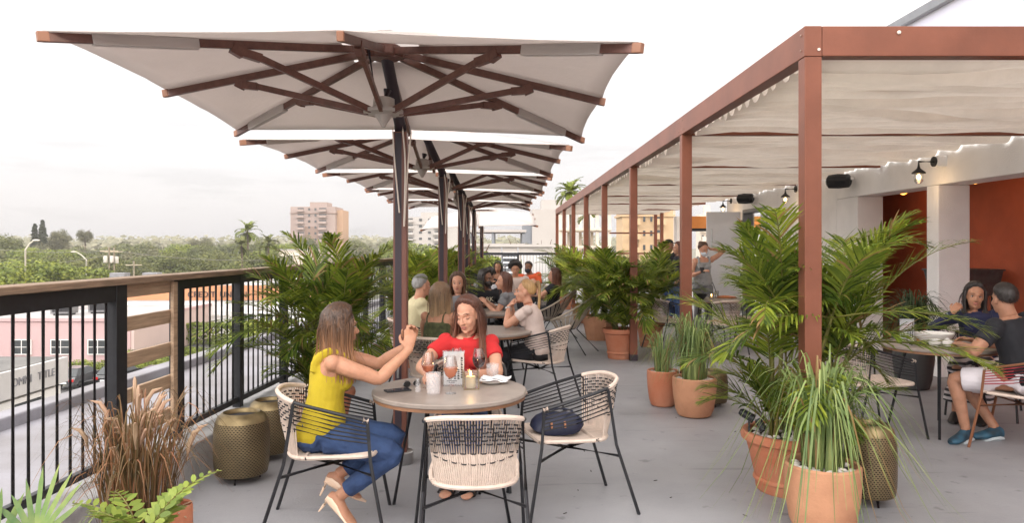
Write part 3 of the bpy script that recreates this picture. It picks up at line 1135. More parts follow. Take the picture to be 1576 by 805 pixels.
for sx, sy in ((1, 1), (-1, 1), (1, -1), (-1, -1)): mb.bx(sx * .044 - .0025, sx * .044 + .0025, sy * .044 - .0025, sy * .044 + .0025, 0, .110)
mb.bx(-.046, .046, -.0465, -.0415, 0, .005); mb.build('brass_edge', mat('dull_brass', (.30, .22, .12), .4, metal=.8), t)
mb = MB(); mb.lathe([(.029, .006), (.030, .07), (.026, .074)], 18); mb.build('candle', M_wax, t)
mb = MB(); mb.lathe([(.003, .076), (.006, .082), (.005, .092), (.0008, .104)], 8); mb.build('flame', M_flame, t)
l = bpy.data.lights.new('candle_light', 'POINT'); l.energy = .35; l.color = (1, .6, .25); l.shadow_soft_size = .01
lo = bpy.data.objects.new('candle_light', l); COL.objects.link(lo); lo.parent = t; lo.location = (0, 0, .125)

t = empty('plate', on(T1, 757, 590), 0, 'small plate under a folded white napkin on the front table', 'plate')
mb = MB(); mb.lathe([(.05, 0), (.055, .004), (.082, .014), (.085, .018), (.05, .010)], 30); mb.build('dish', M_porc, t)
mb = MB()
random.seed(2)
vs = []; fs = []
for layer in range(2):
    b0 = len(vs)
    for i in range(11):
        for j in range(7):
            x = lerp(-.075, .105, i / 10) + .012 * layer; y = lerp(-.05, .05, j / 6) + .006 * layer
            z = .022 + .010 * layer + .007 * noise.noise(V((x * 30, y * 30, layer))) + .006 * math.sin(x * 60 + j)
            vs.append((x, y, z))
    for i in range(10):
        for j in range(6):
            q = b0 + i * 7 + j
            fs.append((q, q + 1, q + 8, q + 7))
mb.add(vs, fs, 0, True)
o = mb.build('napkin', M_napk); o.location = t.location; o.rotation_euler = (0, 0, R(-8))
md = o.modifiers.new('thick', 'SOLIDIFY'); md.thickness = .004
tag(o, 'crumpled white napkin lying on the plate on the front table', 'napkin')

t = empty('salt_shaker', on(T1, 643, 603), 0, 'small glass salt shaker at the left of the front table', 'shaker')
mb = MB(); mb.lathe([(.017, 0), (.018, .004), (.013, .045), (.012, .058)], 12); mb.build('body', M_frost, t)
mb = MB(); mb.lathe([(.0125, .0582), (.013, .07), (.008, .076)], 12); mb.build('cap', M_steel, t)
t = empty('phone', on(T1, 612, 602), R(25), 'dark phone lying by the elbow of the woman in yellow', 'phone')
mb = MB(); mb.box((0, 0, .0045), (.150, .073, .008)); mb.build('case', M_black, t, bevel=.003)
mb = MB(); mb.box((0, 0, .0092), (.140, .066, .001)); mb.build('screen', mat('phone_glass', (.03, .03, .035), .08), t)
t = empty('sunglasses', on(T1, 634, 597), R(35), 'folded wire sunglasses next to the salt shaker', 'sunglasses')
mb = MB()
for sx in (-1, 1):
    mb.tube([V((sx * .033 + .026 * math.cos(a), .0, .024 + .02 * math.sin(a))) for a in [k * math.pi / 8 for k in range(17)]], .0018, 5)
    mb.tube([(sx * .06, 0, .03), (sx * .05, .035, .012), (-sx * .03, .045, .006)], .0018, 5)
mb.build('wire_frame', M_steel, t)
mb = MB()
for sx in (-1, 1): mb.lathe([(.024, -.0008), (.024, .0008)], 16, (sx * .033, 0, .024), ax=Euler((R(90), 0, 0)).to_matrix())
mb.build('lens', mat('dark_lens', (.02, .02, .02), .08), t)

# right-hand table
menu_card(on(T4, 1396, 527), R(-4), 'white menu card on the right-hand table')
t = empty('serving_bowl', on(T4, 1437, 527), 0, 'oval cream dish on the right-hand table', 'bowl')
mb = MB(); mb.lathe([(.10, 0), (.15, .05), (.165, .085), (.155, .085), (.10, .012)], 30); mb.build('dish', M_porc, t)
t = empty('tea_cup', on(T4, 1428, 531) + V((0, -.10, 0)), 0, 'rounded cream cup in front of the oval dish', 'cup')
mb = MB(); mb.lathe([(.03, 0), (.045, .02), (.05, .06), (.046, .06), (.03, .01)], 20); mb.build('cup_body', M_porc, t)
mb = MB(); mb.tube([V((.047 + .022 * math.sin(a), 0, .032 + .02 * math.cos(a))) for a in [k * math.pi / 8 for k in range(9)]], .004, 6); mb.build('handle', M_porc, t)
t = empty('sugar_bowl', on(T4, 1452, 533) + V((0, -.06, 0)), 0, 'small rounded white pot right of the cream cup', 'pot')
mb = MB(); mb.lathe([(.02, 0), (.04, .015), (.043, .045), (.03, .062), (.008, .072), (.008, .08)], 18); mb.build('pot_body', M_porc, t)
o = MB(); o.tube(spline([(-.10, 0, .018), (-.04, .02, .022), (.04, -.015, .02), (.10, .01, .016)], 4), [.012, .02, .022, .02, .024, .022, .02, .02, .018, .02, .016, .012, .008], 8, flat=.7)
o = o.build('case_pouch', M_black, loc=on(T4, 1405, 530) + V((.02, -.10, 0))); tag(o, 'black glasses pouch lying on the right-hand table', 'pouch')
t = empty('sauce_glass', on(T4, 1416, 526), 0, 'amber drink glass behind the black pouch', 'glass')
mb = MB(); mb.lathe([(.026, 0), (.03, .05)], 16); mb.build('drink', mat('amber_drink', (.6, .22, .05), .2), t)
mb = MB(); mb.lathe([(.029, 0), (.034, .075)], 16, cap1=False); mb.build('glass_wall', G_clear, t)

# table by the door
t = empty('pizza_board', on(T5, 1118, 459), R(10), 'pizza on a board on the table by the open door', 'food')
mb = MB(); mb.lathe([(.17, 0), (.17, .015)], 28); mb.build('board', M_edge, t)
mb = MB()
random.seed(8)
mb.lathe([(.15, .0155), (.155, .028), (.135, .026)], 26)
for k in range(26):
    a = random.uniform(0, 6.28); q = random.uniform(0, .12)
    mb.ell((q * math.cos(a), q * math.sin(a), .03), (.022, .018, .008), nu=7, nv=5)
mb.build('pizza', mat('pizza_crust', (.50, .24, .09), .6, col2=(.42, .08, .03), vscale=18), t)
t = empty('tea_light', on(T5, 1095, 460), 0, 'glowing tea light on the table by the open door', 'candle')
mb = MB(); mb.lathe([(.04, 0), (.045, .08), (.042, .08), (.036, .01)], 16); mb.build('cup', G_clear, t)
mb = MB(); mb.lathe([(.03, .01), (.03, .04)], 14); mb.build('candle', M_wax, t)
mb = MB(); mb.ell((0, 0, .062), (.008, .008, .02)); mb.build('flame', M_flame, t)
tumbler(on(T5, 1103, 459), 'clear glass beside the glowing tea light', G_clear, .12, .035)
t = empty('bowl', on(T5, 1078, 461), 0, 'dark bowl on the table by the masked woman', 'bowl')
mb = MB(); mb.lathe([(.05, 0), (.10, .06), (.11, .09), (.10, .09), (.05, .012)], 20); mb.build('dish', M_black, t)
o = MB(); o.bar((-.12, -.06, .003), (.12, .06, .003), .12, .004); o = o.build('napkin', M_napk, loc=on(T3, 755, 470)); tag(o, 'white napkin lying on the table of the bearded man', 'napkin')

# navy handbag on the front right chair is built after the chairs

# ------------------------------------------------------------------ pots and plants
M_terra = mat('terracotta', (.42, .125, .056), .75, col2=(.50, .225, .135), vscale=2.6, bump=.2, bscale=60, detail=8)
M_clay = mat('pale_clay', (.52, .26, .145), .8, var=.15, vscale=3.5, bump=.2, bscale=60, col2=(.36, .165, .09))
M_soil = mat('soil', (.05, .035, .025), .95, bump=.6, bscale=60)
M_pebble = mat('pebbles', (.55, .50, .46), .7, island=.3)
M_leaf = mat('palm_leaf', (.225, .285, .032), .5, trans=.38, island=.6, dead=.05, col2=(.065, .12, .015), vscale=2.6, spec=.3)
M_leafl = mat('light_palm_leaf', (.36, .42, .055), .5, trans=.42, island=.5, dead=.05, col2=(.14, .215, .026), vscale=2.2, spec=.3)
M_cane = mat('palm_cane', (.17, .16, .035), .5, var=.5, vscale=6)
M_grass = mat('lemon_grass', (.28, .34, .12), .5, dead=.07, trans=.3, island=.35, col2=(.11, .19, .05), vscale=3)
M_dry = mat('dry_grass', (.24, .135, .055), .6, trans=.2, island=.6, col2=(.12, .075, .028), vscale=5)
M_plume = mat('grass_plume', (.52, .36, .24), .9, trans=.3, island=.3)
M_fern = mat('fern_leaf', (.21, .28, .05), .5, trans=.3, island=.3)
M_fan = mat('fan_palm_leaf', (.31, .36, .11), .45, trans=.3, island=.3, col2=(.11, .22, .06))
M_blue = mat('dark_grass', (.045, .075, .030), .5, trans=.2, island=.5)


def leaflet(mb, p, d, up, L, w, droop, mi=0):
    """narrow blade: three strip segments"""
    d = d.normalized(); s = d.cross(up).normalized() * w
    g = V((0, 0, -1))
    a = p; b = p + d * (L * .38) + g * (L * droop * .15); c = p + d * (L * .72) + g * (L * droop * .5); e = p + d * (L * .97) + g * (L * droop)
    mb.add([a - s * .45, a + s * .45, b - s, b + s, c - s * .8, c + s * .8, e], [(0, 1, 3, 2), (2, 3, 5, 4), (4, 5, 6)], mi, False)


def frond(mb, base, az, elev, L, droop, n=26, ll=.30, w=.011, rs=.006, mi=0, mi_r=1, start=.16):
    d0 = V((math.sin(az), math.cos(az), 0))
    pts = [V(base)]; ang = elev; k = 14
    tn = []
    for i in range(k):
        t = d0 * math.cos(ang) + V((0, 0, 1)) * math.sin(ang)
        tn.append(t); pts.append(pts[-1] + t * (L / k)); ang -= droop / k * (.5 + 1.1 * i / k)
    tn.append(tn[-1])
    mb.tube(pts, [lerp(rs, rs * .3, i / k) for i in range(k + 1)], 4, mi_r, smooth=False)
    side = d0.cross(V((0, 0, 1))).normalized()
    for i in range(n):
        u = lerp(start, .99, i / (n - 1))
        f = u * k; j = min(k - 1, int(f))
        p = pts[j].lerp(pts[j + 1], f - j); t = tn[j]
        up = side.cross(t).normalized()
        if up.z < 0 and abs(t.z) < .9: up = -up
        prof = math.sin(math.pi * min(1, .18 + .80 * u)) ** .7
        for s in (-1, 1):
            a = lerp(1.0, .35, u) + random.uniform(-.09, .09)
            dd = t * math.cos(a) + side * (s * math.sin(a)) + up * random.uniform(.10, .38)
            leaflet(mb, p, dd, up, ll * prof * random.uniform(.85, 1.1), w, random.uniform(.12, .42), mi)


def pot_classic(mb, r, h):
    mb.lathe([(r * .66, 0), (r * .69, .015), (r * .70, h * .16), (r * .745, h * .18), (r * .745, h * .215), (r * .71, h * .24), (r * .88, h * .80), (r * .89, h * .83), (r * .985, h * .86), (r, h * .91), (r * .985, h * .98), (r * .95, h), (r * .86, h * .99), (r * .83, h * .90)], 40, cap1=True)


def pot_round(mb, r, h):
    mb.lathe([(r * .62, 0), (r * .74, .012), (r * .86, h * .18), (r * .96, h * .5), (r, h * .8), (r * .995, h * .97), (r * .95, h), (r * .88, h * .985), (r * .86, h * .88)], 40, cap1=True)


def pebbles(mb, r, z, n):
    for k in range(n):
        a = random.uniform(0, 6.28); q = r * math.sqrt(random.uniform(0, 1))
        s = random.uniform(.014, .026)
        mb.ell((q * math.cos(a), q * math.sin(a), z), (s, s * random.uniform(.7, 1), s * .6), Euler((0, 0, a)).to_matrix(), nu=7, nv=5)


def potted_palm(x, y, label, seed, pot='classic', pr=.3, ph=.4, H=1.9, R_=.8, canes=8, fr=26, leafm=None, potm=None, peb=False, ll=.34, lean=0, w=.012, azs=None, nl=26, skirt=None, els=(80, 68, 58, 45, 30, 12)):
    random.seed(seed)
    t = empty('potted_palm', (x, y, 0), 0, label, 'plant', 'potted palms on the terrace')
    mb = MB()
    if pot == 'classic': pot_classic(mb, pr, ph)
    elif pot == 'square':
        mb.loft([[V((q * math.cos(a), q * math.sin(a), z)) for a in [k * math.pi / 4 + math.pi / 8 for k in range(8)]] for q, z in ((pr * .68, 0), (pr * .98, ph * .93), (pr, ph * .94), (pr, ph), (pr * .9, ph), (pr * .88, ph * .9))], smooth=False)
    else: pot_round(mb, pr, ph)
    mb.build('pot', potm or M_terra, t, sharp=28)
    mb = MB(); mb.lathe([(pr * .84, ph * .90), (pr * .84, ph * .905)], 24)
    mb.build('soil', M_soil, t)
    if peb:
        mb = MB(); pebbles(mb, pr * .80, ph * .945, 110); tag(mb.build('pebbles', M_pebble, t), kind='stuff')
    mc = MB(); mf = MB()
    for c in range(canes):
        a = random.uniform(0, 6.28); q = pr * .5 * math.sqrt(random.random())
        b = V((q * math.cos(a), q * math.sin(a), ph * .9))
        h = (H - ph) * random.uniform(.22, .48)
        top = b + V((math.cos(a) * h * .22 + lean * h * .3, math.sin(a) * h * .22, h))
        mc.tube([b, b.lerp(top, .5) + V((0, 0, .01)), top], [.017, .014, .010], 6)
        per_c = max(2, round(fr / canes))
        for k in range(per_c):
            az = a + k * 2.4 + random.uniform(-.5, .5) if azs is None else random.choice(azs) + random.uniform(-.4, .4)
            el = R(random.choice(els) + random.uniform(-8, 8))
            L = R_ * random.uniform(.8, 1.25)
            # limit height
            if top.z + L * math.sin(el) * .8 > H: el = max(R(5), math.asin(max(-1, min(1, (H - top.z) / (L * .85)))))
            frond(mf, top, az, el, L, random.uniform(.7, 1.7), nl, ll, w)
    # low skirt of leaves
    for k in range(skirt or max(3, canes // 2)):
        a = random.uniform(0, 6.28)
        frond(mf, V((math.cos(a) * pr * .3, math.sin(a) * pr * .3, ph * .95)), math.pi / 2 - a, R(random.uniform(50, 84)), R_ * random.uniform(.5, 1.0), random.uniform(.8, 2.0), nl - 4, ll * .8, w)
    mc.build('stems', M_cane, t)
    mf.build('fronds', [leafm or M_leaf, M_cane], t)
    return t


# near right palm behind the first post
potted_palm(1.88, 4.87, 'big dark areca palm in a wide terracotta pot with white pebbles behind the first post', 13, 'classic', .31, .39, 2.22, .80, 10, 50, peb=True, ll=.32, w=.0080, nl=36, lean=.7, skirt=24, els=(88, 80, 72, 62, 50, 36, 15))
# palms in the middle, under the pergola edge
potted_palm(1.66, 10.62, 'dense palm in a ribbed terracotta pot at the third post', 21, 'classic', .25, .43, 1.70, .72, 9, 50, skirt=10, ll=.34, w=.0092, nl=36)
potted_palm(1.62, 12.75, 'bright palm in an eight-sided clay planter behind the ribbed terracotta pot', 22, 'square', .30, .42, 1.72, .90, 9, 36, potm=M_clay, leafm=M_leafl, ll=.36, w=.012, nl=30)
potted_palm(1.62, 15.6, 'pale feathery palm in a small terracotta pot past the eight-sided planter', 23, 'classic', .22, .4, 1.60, .8, 7, 26, leafm=M_leafl, w=.012, nl=26)
potted_palm(1.55, 19.0, 'slim palm near the far end of the pergola', 24, 'classic', .24, .4, 1.75, .85, 7, 26, nl=24, w=.013)
potted_palm(2.35, 11.9, 'dark palm just right of the third post, behind it', 25, 'classic', .24, .4, 1.66, .85, 7, 30, nl=26, w=.012)
# palms along the railing
potted_palm(-1.55, 6.35, 'big areca palm by the railing behind the woman in yellow', 31, 'classic', .27, .38, 1.80, .80, 10, 46, ll=.30, w=.0080, nl=36, skirt=18, els=(84, 74, 62, 50, 34, 14))
potted_palm(-1.18, 9.9, 'tall bright palm behind the nearest umbrella pole', 32, 'classic', .27, .4, 1.80, .72, 9, 40, leafm=M_leafl, ll=.32, w=.012)
potted_palm(-1.10, 12.0, 'fresh green palm behind the second umbrella pole', 33, 'classic', .25, .4, 1.75, .85, 8, 32, leafm=M_leafl, w=.012, nl=28)
potted_palm(-1.0, 14.4, 'bushy palm by the railing behind the third umbrella pole', 34, 'classic', .25, .4, 1.65, .8, 7, 26, w=.013, nl=26)
potted_palm(-.85, 17.6, 'yellow-green palm by the railing near its far end', 35, 'classic', .25, .4, 1.65, .85, 7, 24, leafm=M_leafl, w=.013, nl=24)


def blade(mb, b, az, h, out, w, nseg=6, curl=0.0, mi=0):
    d = V((math.sin(az), math.cos(az), 0)); s = V((d.y, -d.x, 0))
    pts = []
    for i in range(nseg + 1):
        u = i / nseg
        z = h * (u * 1.45 - .45 * u ** 2.2) if curl == 0 else h * (math.sin(min(1, u * 1.02) * math.pi * (.5 + curl * .5)) / 1.0)
        pts.append(V(b) + d * (out * u ** 1.6) + V((0, 0, z)))
    vs = []
    for i, p in enumerate(pts):
        ww = w * (1 - (i / nseg) ** 2.2) + .0006
        tw = .35 * math.sin(i * .9 + az * 3)
        q = s * math.cos(tw) + V((0, 0, math.sin(tw)))
        vs += [p - q * ww, p + q * ww]
    mb.add(vs, [(2 * i, 2 * i + 1, 2 * i + 3, 2 * i + 2) for i in range(nseg)], mi, False)


def grass_pot(x, y, label, seed, pr, ph, n, h, out, w=.005, potm=M_clay, gm=M_grass, pot='round', curl=.55, name='potted_grass', r0=.55, azr=None, peb=True):
    random.seed(seed)
    t = empty(name, (x, y, 0), 0, label, 'plant', 'potted grasses' if name == 'potted_grass' else None)
    mb = MB()
    (pot_round if pot == 'round' else pot_classic)(mb, pr, ph)
    mb.build('pot', potm, t, sharp=28)
    mb = MB(); mb.lathe([(pr * .87, ph * .885), (pr * .87, ph * .89)], 20); mb.build('soil', M_soil, t)
    if peb:
        mb = MB(); pebbles(mb, pr * .8, ph * .93, 60); tag(mb.build('pebbles', M_pebble, t), kind='stuff')
    mb = MB()
    for k in range(n):
        a = random.uniform(0, 6.28) if azr is None else random.uniform(*azr)
        q = pr * r0 * math.sqrt(random.random())
        a2 = math.pi / 2 - a + random.uniform(-.6, .6)
        hh = h * random.uniform(.55, 1.05)
        cu = random.uniform(.15, curl * 1.5)
        blade(mb, (q * math.cos(a), q * math.sin(a), ph * .9), a2, hh * (1 if cu < .75 else .85), out * random.uniform(.25, 1.1) * (.6 + cu * .6), w * random.uniform(.7, 1.3), 7, cu)
    mb.build('blades', gm, t)
    return t


grass_pot(1.785, 4.15, 'tall pale green lemon grass spilling from the nearest round clay pot', 41, .205, .39, 190, .64, .44, .0064, curl=1.1)
grass_pot(1.80, 7.0, 'lemon grass tuft in a round clay pot beside the second post', 42, .205, .37, 240, .62, .36, .006, curl=.7)
grass_pot(1.60, 7.45, 'smaller terracotta pot with grass just behind the lemon grass tuft', 43, .16, .36, 90, .42, .26, .005, potm=M_terra, curl=.6)
grass_pot(4.62, 8.35, 'dark drooping grass palm in front of the red panel', 44, .22, .62, 260, .55, .50, .0055, potm=mat('dark_pot', (.05, .05, .05), .6), gm=M_blue, curl=.95, r0=.3)

# brown fountain grass, fern and fan palm in the left foreground
t = grass_pot(-1.60, 3.22, 'brown fountain grass with pale plumes in an orange clay pot by the railing', 45, .19, .36, 300, .60, .36, .0028, potm=M_terra, gm=M_dry, curl=.45, r0=.75, peb=False)
random.seed(46)
mb = MB()
for k in range(26):
    a = random.uniform(0, 6.28); q = random.uniform(.02, .26)
    b = V((q * math.cos(a), q * math.sin(a), .36 + random.uniform(.30, .52)))
    d = V((math.cos(a), math.sin(a), 0))
    L = random.uniform(.09, .15)
    pts = [b, b + V((0, 0, L * .5)) + d * .01, b + V((0, 0, L * .85)) + d * .035, b + V((0, 0, L * .95)) + d * .07]
    mb.tube(pts, [.003, .010, .009, .002], 6)
    root = V((q * .3 * math.cos(a), q * .3 * math.sin(a), .4))
    mb.tube([root, root.lerp(b, .6) + V((0, 0, .02)), b], .0016, 4, 1, smooth=False)
mb.build('plumes', [M_plume, M_dry], t)

random.seed(49)
t = empty('clay_pot', (-1.46, 3.27, 0), 0, 'slim small clay pot with dry leaves beside the brown grass', 'pot')
mb = MB(); pot_round(mb, .078, .46); mb.build('pot', M_terra, t, sharp=28)
mb = MB()
for k in range(30):
    a = random.uniform(0, 6.28); d = V((math.cos(a), math.sin(a), random.uniform(-.2, .5)))
    leaflet(mb, V((0, 0, .435)) + d * .02, d, V((0, 0, 1)), random.uniform(.05, .085), .007, .2)
mb.build('dry_leaves', M_plume, t)

random.seed(47)
t = empty('fern_plant', (-1.36, 2.78, 0), 0, 'light green fern with rounded leaflets in the left foreground', 'plant')
mb = MB(); pot_round(mb, .15, .47); mb.build('pot', M_terra, t)
mb = MB()
for k in range(17):
    az = random.uniform(0, 6.28); L = random.uniform(.26, .42); el = R(random.uniform(35, 75))
    d0 = V((math.sin(az), math.cos(az), 0)); side = V((d0.y, -d0.x, 0)); p = V((0, 0, .45)); ang = el; pts = [p]
    for i in range(12):
        tt = d0 * math.cos(ang) + V((0, 0, math.sin(ang))); p = p + tt * (L / 12); pts.append(p); ang -= .10
        if i > 2:
            for s in (-1, 1):
                w = .026 * math.sin(math.pi * min(1, i / 13 + .12)) + .008
                dd = (side * s + tt * .35 + V((0, 0, random.uniform(-.1, .3)))).normalized()
                q = tt * (w * .42)
                e1 = p + dd * w * .6; e2 = p + dd * w * 1.9
                mb.add([p, e1 - q, e1 + q, p + dd * w * 1.4 - q * .9, p + dd * w * 1.4 + q * .9, e2], [(0, 1, 2), (1, 3, 4, 2), (3, 5, 4)], 0)
    mb.tube(pts, .0022, 4, 1, smooth=False)
mb.build('leaves', [M_fern, M_cane], t)

random.seed(48)
t = empty('fan_palm', (-1.80, 2.62, -.06), 0, 'small fan palm with stiff pale fingers at the lower left corner', 'plant')
mb = MB(); pot_round(mb, .17, .36); mb.build('pot', M_terra, t)
mb = MB()
for (az, el, L, n, fl) in ((70, 48, .30, 13, .42), (20, 62, .36, 13, .40), (-40, 55, .3, 12, .38), (120, 30, .32, 12, .38), (200, 55, .22, 12, .34), (45, 20, .30, 12, .36)):
    az = R(az); el = R(el)
    d0 = V((math.sin(az), math.cos(az), 0)); tt = (d0 * math.cos(el) + V((0, 0, math.sin(el)))).normalized()
    b = V((0, 0, .33)); c = b + tt * L
    mb.tube([b, c], .005, 5, 1)
    side = d0.cross(V((0, 0, 1))).normalized(); up = side.cross(tt).normalized()
    for k in range(n):
        a = lerp(-1.65, 1.65, k / (n - 1))
        dd = tt * math.cos(a) + side * math.sin(a) + up * .15
        leaflet(mb, c, dd, up, fl * (1 - .18 * abs(a)) * random.uniform(.9, 1.05), .016, random.uniform(.03, .16))
mb.build('fans', [M_fan, M_cane], t)
t.scale = (.86, .86, .86)


# ------------------------------------------------------------------ brass lanterns
def brassm():
    m = bpy.data.materials.new('pierced_brass'); m.use_nodes = True
    t = m.node_tree; p = t.nodes['Principled BSDF']
    p.inputs['Metallic'].default_value = .75; p.inputs['Roughness'].default_value = .42
    uv = t.nodes.new('ShaderNodeTexCoord')
    mp_ = t.nodes.new('ShaderNodeUVMap')
    vm = t.nodes.new('ShaderNodeVectorMath'); vm.operation = 'MULTIPLY'; vm.inputs[1].default_value = (48, 30, 1)
    t.links.new(mp_.outputs[0], vm.inputs[0])
    sx = t.nodes.new('ShaderNodeSeparateXYZ'); t.links.new(vm.outputs[0], sx.inputs[0])
    # brick-offset dots
    fl = t.nodes.new('ShaderNodeMath'); fl.operation = 'FLOOR'; t.links.new(sx.outputs['Y'], fl.inputs[0])
    h = t.nodes.new('ShaderNodeMath'); h.operation = 'MULTIPLY_ADD'; h.inputs[1].default_value = .5
    t.links.new(fl.outputs[0], h.inputs[0]); t.links.new(sx.outputs['X'], h.inputs[2])
    fx = t.nodes.new('ShaderNodeMath'); fx.operation = 'FRACT'; t.links.new(h.outputs[0], fx.inputs[0])
    fy = t.nodes.new('ShaderNodeMath'); fy.operation = 'FRACT'; t.links.new(sx.outputs['Y'], fy.inputs[0])
    cb = t.nodes.new('ShaderNodeCombineXYZ'); t.links.new(fx.outputs[0], cb.inputs[0]); t.links.new(fy.outputs[0], cb.inputs[1])
    ds = t.nodes.new('ShaderNodeVectorMath'); ds.operation = 'DISTANCE'; ds.inputs[1].default_value = (.5, .5, 0)
    t.links.new(cb.outputs[0], ds.inputs[0])
    st = t.nodes.new('ShaderNodeMapRange'); st.inputs['From Min'].default_value = .24; st.inputs['From Max'].default_value = .34
    t.links.new(ds.outputs['Value'], st.inputs['Value'])
    n = t.nodes.new('ShaderNodeTexNoise'); n.inputs['Scale'].default_value = 7; t.links.new(uv.outputs['Object'], n.inputs['Vector'])
    base = t.nodes.new('ShaderNodeMix'); base.data_type = 'RGBA'
    base.inputs['A'].default_value = (.29, .215, .115, 1); base.inputs['B'].default_value = (.13, .10, .06, 1)
    t.links.new(n.outputs['Fac'], base.inputs['Factor'])
    mx_ = t.nodes.new('ShaderNodeMix'); mx_.data_type = 'RGBA'; mx_.inputs['A'].default_value = (.02, .016, .01, 1)
    t.links.new(st.outputs[0], mx_.inputs['Factor']); t.links.new(base.outputs['Result'], mx_.inputs['B'])
    t.links.new(mx_.outputs['Result'], p.inputs['Base Color'])
    bp = t.nodes.new('ShaderNodeBump'); bp.inputs['Strength'].default_value = .6; bp.inputs['Distance'].default_value = .004
    t.links.new(st.outputs[0], bp.inputs['Height']); t.links.new(bp.outputs[0], p.inputs['Normal'])
    return m


M_brass = brassm()
M_brassp = mat('plain_brass', (.22, .165, .085), .4, metal=.75, var=.3, vscale=10)


def brass_lantern(x, y, r, h, label):
    t = empty('brass_lantern', (x, y, 0), 0, label, 'lantern', 'pierced brass floor lanterns')
    n = 36
    prof = [(.93, .13), (.985, .24), (1, .40), (1, .60), (.985, .76), (.93, .87)]
    me = bpy.data.meshes.new('pierced_body')
    vs = []; fs = []; uvs = []
    for q, z in prof:
        for k in range(n + 1):
            a = 2 * math.pi * k / n
            vs.append((q * r * math.cos(a), q * r * math.sin(a), z * h))
    for i in range(len(prof) - 1):
        for k in range(n):
            f = (i * (n + 1) + k, i * (n + 1) + k + 1, (i + 1) * (n + 1) + k + 1, (i + 1) * (n + 1) + k)
            fs.append(f)
            for (ii, kk) in ((i, k), (i, k + 1), (i + 1, k + 1), (i + 1, k)):
                uvs.append((kk / n, (prof[ii][1] - .13) / .74))
    me.from_pydata(vs, [], fs)
    ul = me.uv_layers.new(name='UVMap')
    for i, u in enumerate(uvs): ul.data[i].uv = u
    me.polygons.foreach_set('use_smooth', [True] * len(fs)); me.materials.append(M_brass)
    o = bpy.data.objects.new('pierced_body', me); COL.objects.link(o); o.parent = t
    mb = MB()
    mb.lathe([(r * .55, .045), (r * .80, .05), (r * .90, h * .115), (r * .932, h * .13)], n, cap1=False)
    mb.build('foot_pan', M_brassp, t)
    mb = MB(); mb.lathe([(r * .931, h * .87), (r * .86, h * .94), (r * .72, h * .985), (r * .66, h), (r * .62, h * .985), (r * .60, h * .93)], n, cap0=False, cap1=False)
    mb.build('lid', M_brassp, t)
    mb = MB(); mb.lathe([(r * .60, h * .93), (r * .60, h * .935)], n); mb.build('inner_tray', M_dark, t)
    for k in range(3):
        a = k * 2.094 + .5
        mb = MB(); mb.tube([(math.cos(a) * r * .6, math.sin(a) * r * .6, .06), (math.cos(a) * r * .66, math.sin(a) * r * .66, 0)], [.012, .008], 6); mb.build('foot', M_channel, t)
    return t


brass_lantern(-1.80, 5.07, .185, .47, 'larger front pierced brass lantern by the kerb at the left')
brass_lantern(-1.78, 5.62, .165, .44, 'smaller pierced brass lantern half hidden behind the larger one by the kerb')
brass_lantern(2.29, 4.62, .15, .50, 'tall pierced brass lantern behind the nearest lemon grass')
brass_lantern(2.10, 7.45, .15, .36, 'shaded brass lantern behind the lemon grass beside the second post')

# spot light clipped on the terracotta pot, little debris
t = empty('spot_light', (1.60, 4.83, .40), R(60), 'small black spot light on the rim of the pebbled terracotta pot', 'lamp')
mb = MB(); mb.tube([(0, 0, -.03), (0, 0, .07)], .007, 6); mb.build('stake', M_black, t)
mb = MB(); mb.lathe([(.018, -.045), (.026, -.03), (.03, .05), (.034, .055)], 14, (0, .02, .10), ax=Euler((R(115), 0, 0)).to_matrix()); mb.build('lamp_head', M_black, t)
mb = MB(); mb.lathe([(.018, -.035), (.024, -.02), (.026, .04)], 14, (.0, -.07, .05), ax=Euler((R(150), 0, 0)).to_matrix()); mb.build('lamp_head', M_black, t)
random.seed(77)
mb = MB()
for k in range(16):
    px_, py_ = random.uniform(860, 1200), random.uniform(600, 800)
    Y = EYE * F / (py_ - CY); X = (px_ - CX) / F * Y
    a = random.uniform(0, 3.14); L = random.uniform(.004, .014)
    mb.bar((X - L * math.cos(a), Y - L * math.sin(a), .003), (X + L * math.cos(a), Y + L * math.sin(a), .005), .006, .003)
o = mb.build('leaf_litter', mat('litter', (.06, .05, .045), .9)); tag(o, kind='stuff')
# ------------------------------------------------------------------ people
def skinm(name, c):
    return mat(name, c, .5, var=.14, vscale=22, bump=.10, bscale=260, spec=.35, sss=.12)


SK_light = skinm('skin_light', (.58, .30, .20))
SK_tan = skinm('skin_tan', (.47, .235, .145))
SK_brown = skinm('skin_brown', (.22, .105, .062))
SK_olive = skinm('skin_olive', (.40, .20, .125))
M_eyew = mat('eye_white', (.62, .58, .55), .3)
M_iris = mat('eye_dark', (.025, .014, .009), .2)
M_lash = mat('lash_dark', (.03, .018, .014), .6)
M_mask = mat('face_mask_cloth', (.62, .66, .72), .8)
M_maskd = mat('dark_mask_cloth', (.03, .035, .045), .8)


